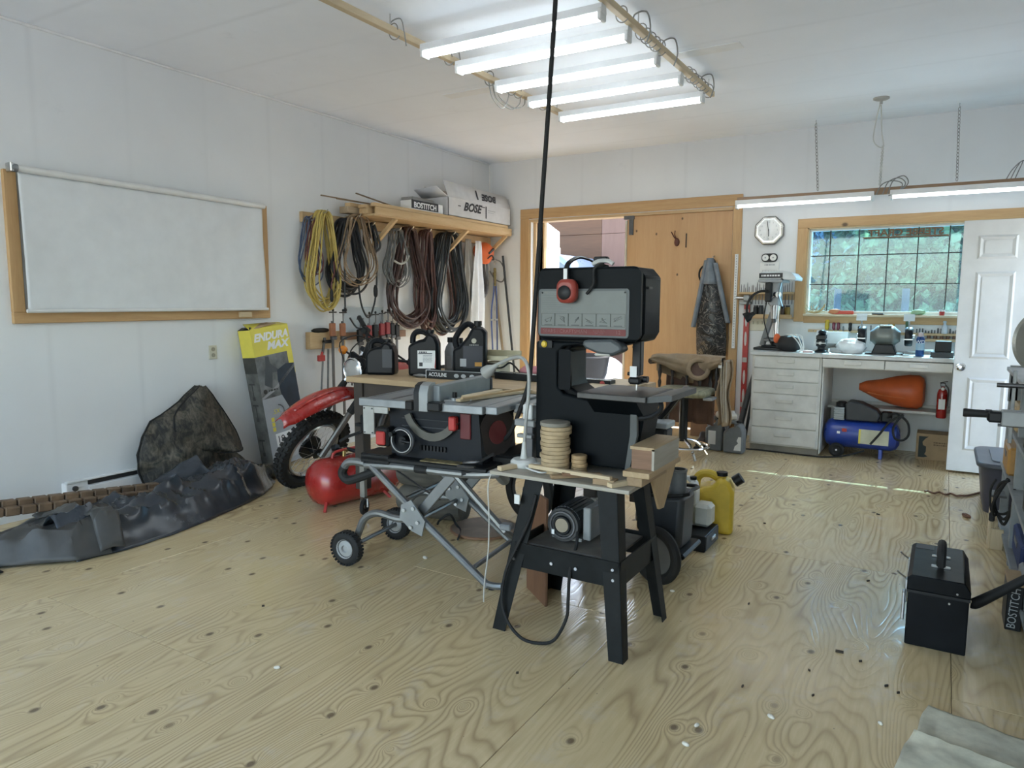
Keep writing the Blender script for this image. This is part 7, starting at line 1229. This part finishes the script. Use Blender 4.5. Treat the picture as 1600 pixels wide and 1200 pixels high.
j = jug('grey plastic jug nearest the drawer unit with a torn white label', (-1.615, 6.70, 0), R(0), .185, .13, .30, GJ, 'top', None, name='grey_jug', grp='grey jugs by the drawer unit'); B().prism([(.01, .03), (.075, .03), (.075, .16), (.05, .16), (.035, .12), (.05, .10), (.02, .07)], -.0665, -.064, 'xz').build('label', PAPER, j)
j = jug('grey plastic jug beside the stool, left of its twin', (-1.805, 6.74, 0), R(0), .16, .13, .32, GJ, 'top', None, name='grey_jug', grp='grey jugs by the drawer unit'); B().bb((-.05, -.0665, .06), (.02, -.064, .19)).build('label', PAPER, j)
solo(B().ell((-1.70, 6.70, .345), (.10, .075, .045), 20, 10, fn=lambda d: 1+.3*nz(d*3)+.12*nz(d*9)), 'white_rag', M('rag_white', (.62, .57, .50), .9, var=.1), 'crumpled white rag draped on top of the grey jugs', 'rag')
t = thing('folded_umbrella', 'dark folded umbrella leaning against the drawer unit', 'umbrella', (-1.62, 7.1, 0)); B().tube([(-1.68, 7.02, .03), (-1.63, 7.2, .45), (-1.575, 7.38, .88)], [.03, .028, .006], 10).build('canopy', DKGREY, t); B().tube([(-1.60, 7.02, .03), (-1.585, 7.2, .45), (-1.57, 7.37, .86)], .014, 8).build('shaft', BLACKM, t); B().bb((-1.66, 7.13, .30), (-1.62, 7.17, .36), bv=.006).build('strap', BLACK, t)
t = thing('brown_carton', 'closed brown cardboard carton on the floor behind the stool', 'box', (-2.0, 7.4, 0)); B().bb((-2.22, 7.30, 0), (-1.87, 7.55, .25), bv=.004).build('carton', M('carton_brown', (.27, .15, .085), .8, var=.12), t); B().bb((-2.22, 7.42, .25), (-1.87, 7.43, .2515)).build('seam', M('seam_brown', (.14, .08, .05), .8), t)
t = thing('work_boot', 'dark work boot on the floor beside the grey jugs', 'boot', (-1.93, 6.75, 0)); B().bb((-1.98, 6.62, 0), (-1.88, 6.88, .03), bv=.01).build('sole', BLACKR, t); B().prism([(6.63, .03), (6.87, .03), (6.87, .14), (6.80, .15), (6.76, .10), (6.66, .08)], -1.975, -1.885, 'yz').build('upper', M('boot_leather', (.045, .035, .03), .6), t, bev=.02)
# ------------------------------------------------------------------ black toolbox in the foreground (front face 0.21 wide, runs away from the camera)
t = thing('steel_toolbox', 'black steel toolbox with top handle standing on the plywood floor', 'toolbox', (.045, 3.46, 0))
TB = M('toolbox_black', (.005, .006, .0075), .34, var=.2, spec=.16); x0, x1, y0, y1 = -.062, .152, 3.245, 3.70
B().bb((x0, y0, 0), (x1, y1, .235), bv=.004).build('body', TB, t); B().prism([(x0-.004, .235), (x1+.004, .235), (x1+.004, .262), (x1-.018, .298), (x0+.012, .298), (x0-.004, .285)], y0-.003, y1+.003, 'xz').build('lid', TB, t, bev=.004)
B().bb((x0-.004, y0-.006, .225), (x1+.004, y1+.004, .236)).build('lid_seam', BLACKM, t)
h = B().tube([(.05, 3.395, .30), (.05, 3.40, .345), (.05, 3.43, .372), (.05, 3.50, .372), (.05, 3.53, .345), (.05, 3.535, .30)], .017, 10, smooth=4).build('handle', BLACKR, t)
for y in (3.395, 3.535): B().bb((.015, y-.012, .298), (.085, y+.012, .304), bv=.002).build('handle_bracket', STEEL, t)
for y in (3.33, 3.60):
    l = B().bb((x0-.012, y-.018, .15), (x0-.003, y+.018, .25), bv=.002).build('latch', STEEL, t); B().tube([(x0-.012, y, .25), (x0-.03, y, .262), (x0-.045, y, .275)], .004, 6).build('latch_tab', STEEL, l)
B().bb((x0-.02, 3.27, .09), (x0-.008, 3.31, .21), bv=.003).build('side_clip', STEEL, t)
for (x, z) in ((.11, .25), (.085, .205)): B().cyl((x, y0-.006, z), (x, y0+.002, z), .004, n=8).build('rivet', STEEL, t)
B().bb((x0+.015, 3.62, .2985), (x0+.085, 3.69, .2995)).build('lid_sticker', M('sticker_dark', (.06, .065, .07), .5), t)
# ------------------------------------------------------------------ shelving along the right wall and what stands on it
t = thing('storage_shelves', 'grey shelving unit along the right wall at the picture edge', 'shelving', (.62, 4.4, 0)); SG = M('shelf_grey', (.24, .25, .25), .55, .1, var=.15)
B().bb((.36, 5.30, .80), (.93, 5.33, 1.02)).build('end_board', SG, t)
for y in (5.32, 4.55, 3.30, 2.30): B().bb((.365, y-.02, 0), (.41, y+.02, 1.0), bv=.003).build('upright', SG, t); B().bb((.89, y-.02, 0), (.935, y+.02, 1.0), bv=.003).build('upright', SG, t)
for z in (.10, .42, .70): B().bb((.35, 2.28, z-.02), (.93, 5.34, z), bv=.003).build('shelf', SG, t)
B().bb((.345, 2.28, .985), (.935, 5.34, 1.01), bv=.003).build('top_board', M('shelf_top_grey', (.34, .35, .36), .5, var=.15), t)
t = thing('storage_tote', 'dark grey-purple plastic tote with lid beside the open white door', 'tote', (.5, 5.85, 0)); TP = M('tote_plastic', (.045, .045, .065), .4, var=.1)
b = B(); n = len(rr(0, 1, 0, 1, .1, 5)); lo = rr(.30, .80, 5.62, 6.22, .08, 5); hi = rr(.265, .835, 5.585, 6.255, .09, 5); b.add([(*p, 0) for p in lo]+[(*p, .31) for p in hi], [tuple(range(n-1, -1, -1)), tuple(range(n, 2*n))]+[(i, (i+1) % n, n+(i+1) % n, n+i) for i in range(n)]); b.build('bin', TP, t)
B().prism(rr(.24, .86, 5.56, 6.28, .10, 6), .31, .345, 'xy').build('lid', M('tote_lid', (.07, .08, .10), .4, var=.1), t, bev=.012); B().prism(rr(.33, .77, 5.65, 6.19, .06, 5), .345, .352, 'xy').build('lid_panel', M('tote_lid_panel', (.10, .115, .14), .45), t)
t = thing('wooden_stand', 'small pale wooden stand on the floor at the foot of the shelves', 'stand', (.33, 4.85, 0)); B().bb((.288, 4.80, 0), (.300, 4.92, .305), bv=.002).build('side_board', pale('z'), t); B().bb((.300, 4.80, 0), (.36, 4.815, .12), bv=.002).build('front_board', pale('z'), t); B().bb((.288, 4.79, .305), (.36, 4.93, .318), bv=.002).build('top_board', M('dark_top', (.09, .09, .09), .5), t)
t = thing('mitre_saw', 'mitre saw with toothed blade guard on top of the shelves', 'mitre saw', (.5, 4.3, 1.01)); B().lathe([(.0, -.012), (.14, -.01), (.15, 0), (.14, .01), (0, .012)], (.40, 4.2, 1.22), 40, (.55, -.8, 0)).build('blade_guard', M('guard_clear_grey', (.26, .25, .22), .35, .3), t); b = B()
BX = Vector((.82, .57, 0)).normalized(); 
for k in range(48):
    a = 2*PI*k/48; c = Vector((.392, 4.188, 1.22))+BX*(.125*math.cos(a))+Vector((0, 0, .125*math.sin(a))); d = BX*math.cos(a)+Vector((0, 0, math.sin(a))); e = BX*-math.sin(a)+Vector((0, 0, math.cos(a))); b.add([c-e*.007, c+e*.007, c+d*.008-e*.004], [(0, 1, 2)])
b.build('blade_teeth', DKSTEEL, t, kind='stuff'); B().lathe([(0, 0), (.125, 0), (.125, .003), (0, .003)], (.388, 4.192, 1.22), 40, (.55, -.8, 0)).build('blade', DKSTEEL, t); B().ell((.40, 4.26, 1.37), (.06, .06, .055), 14, 10).build('motor_cap', BLACK, t); B().bb((.40, 4.2, 1.01), (.75, 4.6, 1.06), bv=.01).build('base', GREYM, t); B().bb((.5, 4.3, 1.06), (.6, 4.4, 1.3), bv=.01).build('arm', BLACK, t)
t = thing('pipe_fence', 'pair of crossed steel tubes projecting from the shelf top', 'bracket', (.33, 4.0, 1.01)); B().bb((.285, 4.0, .75), (.30, 4.02, 1.09), bv=.002).build('upright_bar', GREYM, t); B().cyl((.225, 4.0, 1.02), (.42, 4.0, 1.02), .011, n=12).build('cross_tube', DKSTEEL, t)
t = thing('shelf_clamp', 'black-gripped clamp projecting from the shelf in front of the white door', 'clamp', (.2, 3.5, .9)); B().lathe([(.0, 0), (.0165, .0), (.018, .006), (.0165, .04), (.0155, .085), (0, .086)], (.088, 3.5, .945), 16, (1, 0, .0)).build('grip', BLACKR, t); B().bb((.172, 3.47, .915), (.225, 3.53, .96), bv=.008).bb((.165, 3.48, .955), (.19, 3.52, .963), bv=.003).build('trigger_body', BLACK, t); B().bb((.22, 3.46, .905), (.46, 3.54, .965), bv=.004).build('jaw_block', GREYM, t); B().cyl((.21, 3.49, .905), (.40, 3.49, .905), .006).build('rod', DKSTEEL, t)
t = thing('tool_with_grip', 'tool with a long black rubber grip jutting from the lower shelf', 'tool', (.3, 3.5, .15)); B().tube([(.172, 3.5, .130), (.19, 3.5, .138), (.28, 3.5, .215), (.36, 3.5, .285), (.40, 3.5, .31)], [.019, .023, .019, .018, .018], 12, smooth=3).build('grip', BLACKR, t); B().bb((.37, 3.42, .26), (.60, 3.58, .38), bv=.02).build('body', DKGREY, t)
t = thing('fastener_box', 'black fastener box with grey upright lettering leaning at the shelf foot', 'box', (.36, 3.7, 0)); B().bb((.302, 3.62, .0), (.36, 3.80, .20), bv=.003).build('carton', BLACK, t); text('BOSTITCH', .045, frame((.330, 3.619, .10), (.06, 0, 1), (-1, 0, .06)), 'lettering', PRINTG, t, ext=.0004, sx=.85); B().bb((.30, 3.61, .20), (.36, 3.81, .21), bv=.002).build('torn_top', CARD, t)
t = thing('coiled_cable', 'coiled black cable hanging over the shelf edge by the tote', 'cable', (.34, 4.7, .4)); 
for k in range(3): B().tube([(.345, 4.55+.03*k, .46), (.31-.01*k, 4.62, .42-.05*k), (.298, 4.72, .30-.04*k), (.32, 4.76, .22), (.35, 4.70, .18+.03*k), (.37, 4.60, .30), (.37, 4.52, .42)], .008, 6, smooth=5).build('loop', BLACKR, t)
B().tube([(.30, 4.74, .42), (.28, 4.76, .36), (.285, 4.78, .26), (.295, 4.775, .22)], .006, 6, smooth=4).build('plug_lead', BLACKR, t); B().bb((.282, 4.76, .17), (.31, 4.79, .22), bv=.006).build('plug', BLACK, t)
for x, y, z, s, m_, nm, lab in ((.40, 5.05, .42, (.09, .35, .16), M('amber_crate', (.42, .22, .06), .5), 'amber_crate', 'amber plastic crate on the middle shelf near the tote'), (.42, 4.8, .70, (.12, .25, .15), M('oak_case', (.42, .30, .16), .6), 'wood_case', 'pale wooden case on the upper shelf'), (.42, 4.05, .70, (.12, .3, .1), DKGREY, 'dark_case', 'dark grey tool case on the upper shelf'), (.44, 3.95, .42, (.14, .3, .18), BLACK, 'black_tool_case', 'black tool case on the middle shelf'), (.44, 4.35, .10, (.12, .5, .14), DKBLUE, 'blue_bundle', 'dark blue bundle on the bottom shelf'), (.42, 3.75, .10, (.12, .35, .12), M('galvanised', (.4, .41, .42), .35, .8), 'steel_bracket', 'galvanised steel part on the bottom shelf')):
    t = thing(nm, lab, 'box', (x, y, z)); B().bb((x-s[0]/2, y-s[1]/2, z), (x+s[0]/2, y+s[1]/2, z+s[2]), bv=.012).build('body', m_, t); B().bb((x-s[0]/2-.003, y-s[1]*.15, z+s[2]*.55), (x-s[0]/2+.002, y+s[1]*.15, z+s[2]*.75), bv=.001).build('handle_plate', DKSTEEL, t)
# ------------------------------------------------------------------ folded dust sheet, floor litter
def mat_(u, v):
    p = Vector((.035, 2.75, 0)).lerp(Vector((.62, 2.60, 0)), u)*(1-v)+Vector((-.11, 1.95, 0)).lerp(Vector((.55, 1.85, 0)), u)*v
    f = .010*math.exp(-((v-.28)/.03)**2)+.004*nz((u*7, v*7, 2))+.0035*nz((u*19, v*19, 5))
    return Vector((p.x+.008*nz((v*6, u*6, 9)), p.y+.008*nz((u*6, v*2, 4)), .008+f+(.010 if v > .28 else 0)))
solo(B().sheet(60, 70, mat_), 'dust_sheet', M('canvas_pale', (.56, .54, .42), .85, var=.22, vscale=9, bmp=.5, bscale=24), 'folded pale canvas dust sheet on the floor at the lower right', 'dust sheet', solid=.006)
q = random.Random(31); p0 = None
for k, (x, y, s) in enumerate(((-.28, 3.02, .030), (-.20, 2.98, .012), (-.36, 2.80, .010), (-.32, 2.62, .010), (-.10, 2.83, .014), (-.06, 2.80, .010), (-.55, 2.55, .012), (-.70, 3.3, .012), (-.25, 3.9, .016), (.10, 4.55, .03), (-1.3, 2.2, .010), (-2.6, 2.1, .012), (-.9, 4.6, .014), (-.3, 5.2, .02))):
    if p0 is None: p0 = B().box((0, 0, .004), (1, .35, .008), None, .002).build('wood_chip', M('chip_dark', (.045, .035, .025), .8), None); o = p0
    else: o = p0.copy(); COL.objects.link(o)
    o.location = (x, y, 0); o.scale = (s, s, 1); o.rotation_euler[2] = q.random()*6; o['label'] = 'small dark wood chip lying on the plywood floor'; o['category'] = 'wood chip'; o['group'] = 'dark chips on the floor'
p0 = None
for k, (x, y, s) in enumerate(((-.42, 2.40, .016), (-.62, 2.10, .014), (-2.1, 1.75, .014), (-1.05, 3.25, .012), (-2.35, 2.98, .022), (-.10, 2.55, .010), (-.62, 2.22, .012))):
    if p0 is None: p0 = B().ell((0, 0, .006), (.5, .3, .006), 10, 6).build('wood_shaving', M('shaving_pale', (.72, .68, .58), .7), None); o = p0
    else: o = p0.copy(); COL.objects.link(o)
    o.location = (x, y, 0); o.scale = (s*2, s*2, 1); o.rotation_euler[2] = q.random()*6; o['label'] = 'pale wood shaving lying on the plywood floor'; o['category'] = 'shaving'; o['group'] = 'pale shavings on the floor'
solo(B().tube([(-.05+.02*k, 6.02+.03*math.sin(k*1.7), .008) for k in range(12)]+[(.22, 6.05, .008), (.30, 6.2, .008)], .007, 5, smooth=3), 'brown_rope', M('rope_brown', (.20, .10, .06), .85), 'frayed brown rope on the floor in front of the white door', 'rope'); solo(B().tube([(.20+.02*math.cos(k*1.3), 5.45+.03*math.sin(k*1.1), .008+.003*(k % 3)) for k in range(12)], .007, 5, smooth=3), 'rope_tuft', MATS['rope_brown'], 'tuft of frayed brown rope beside the plastic tote', 'rope')
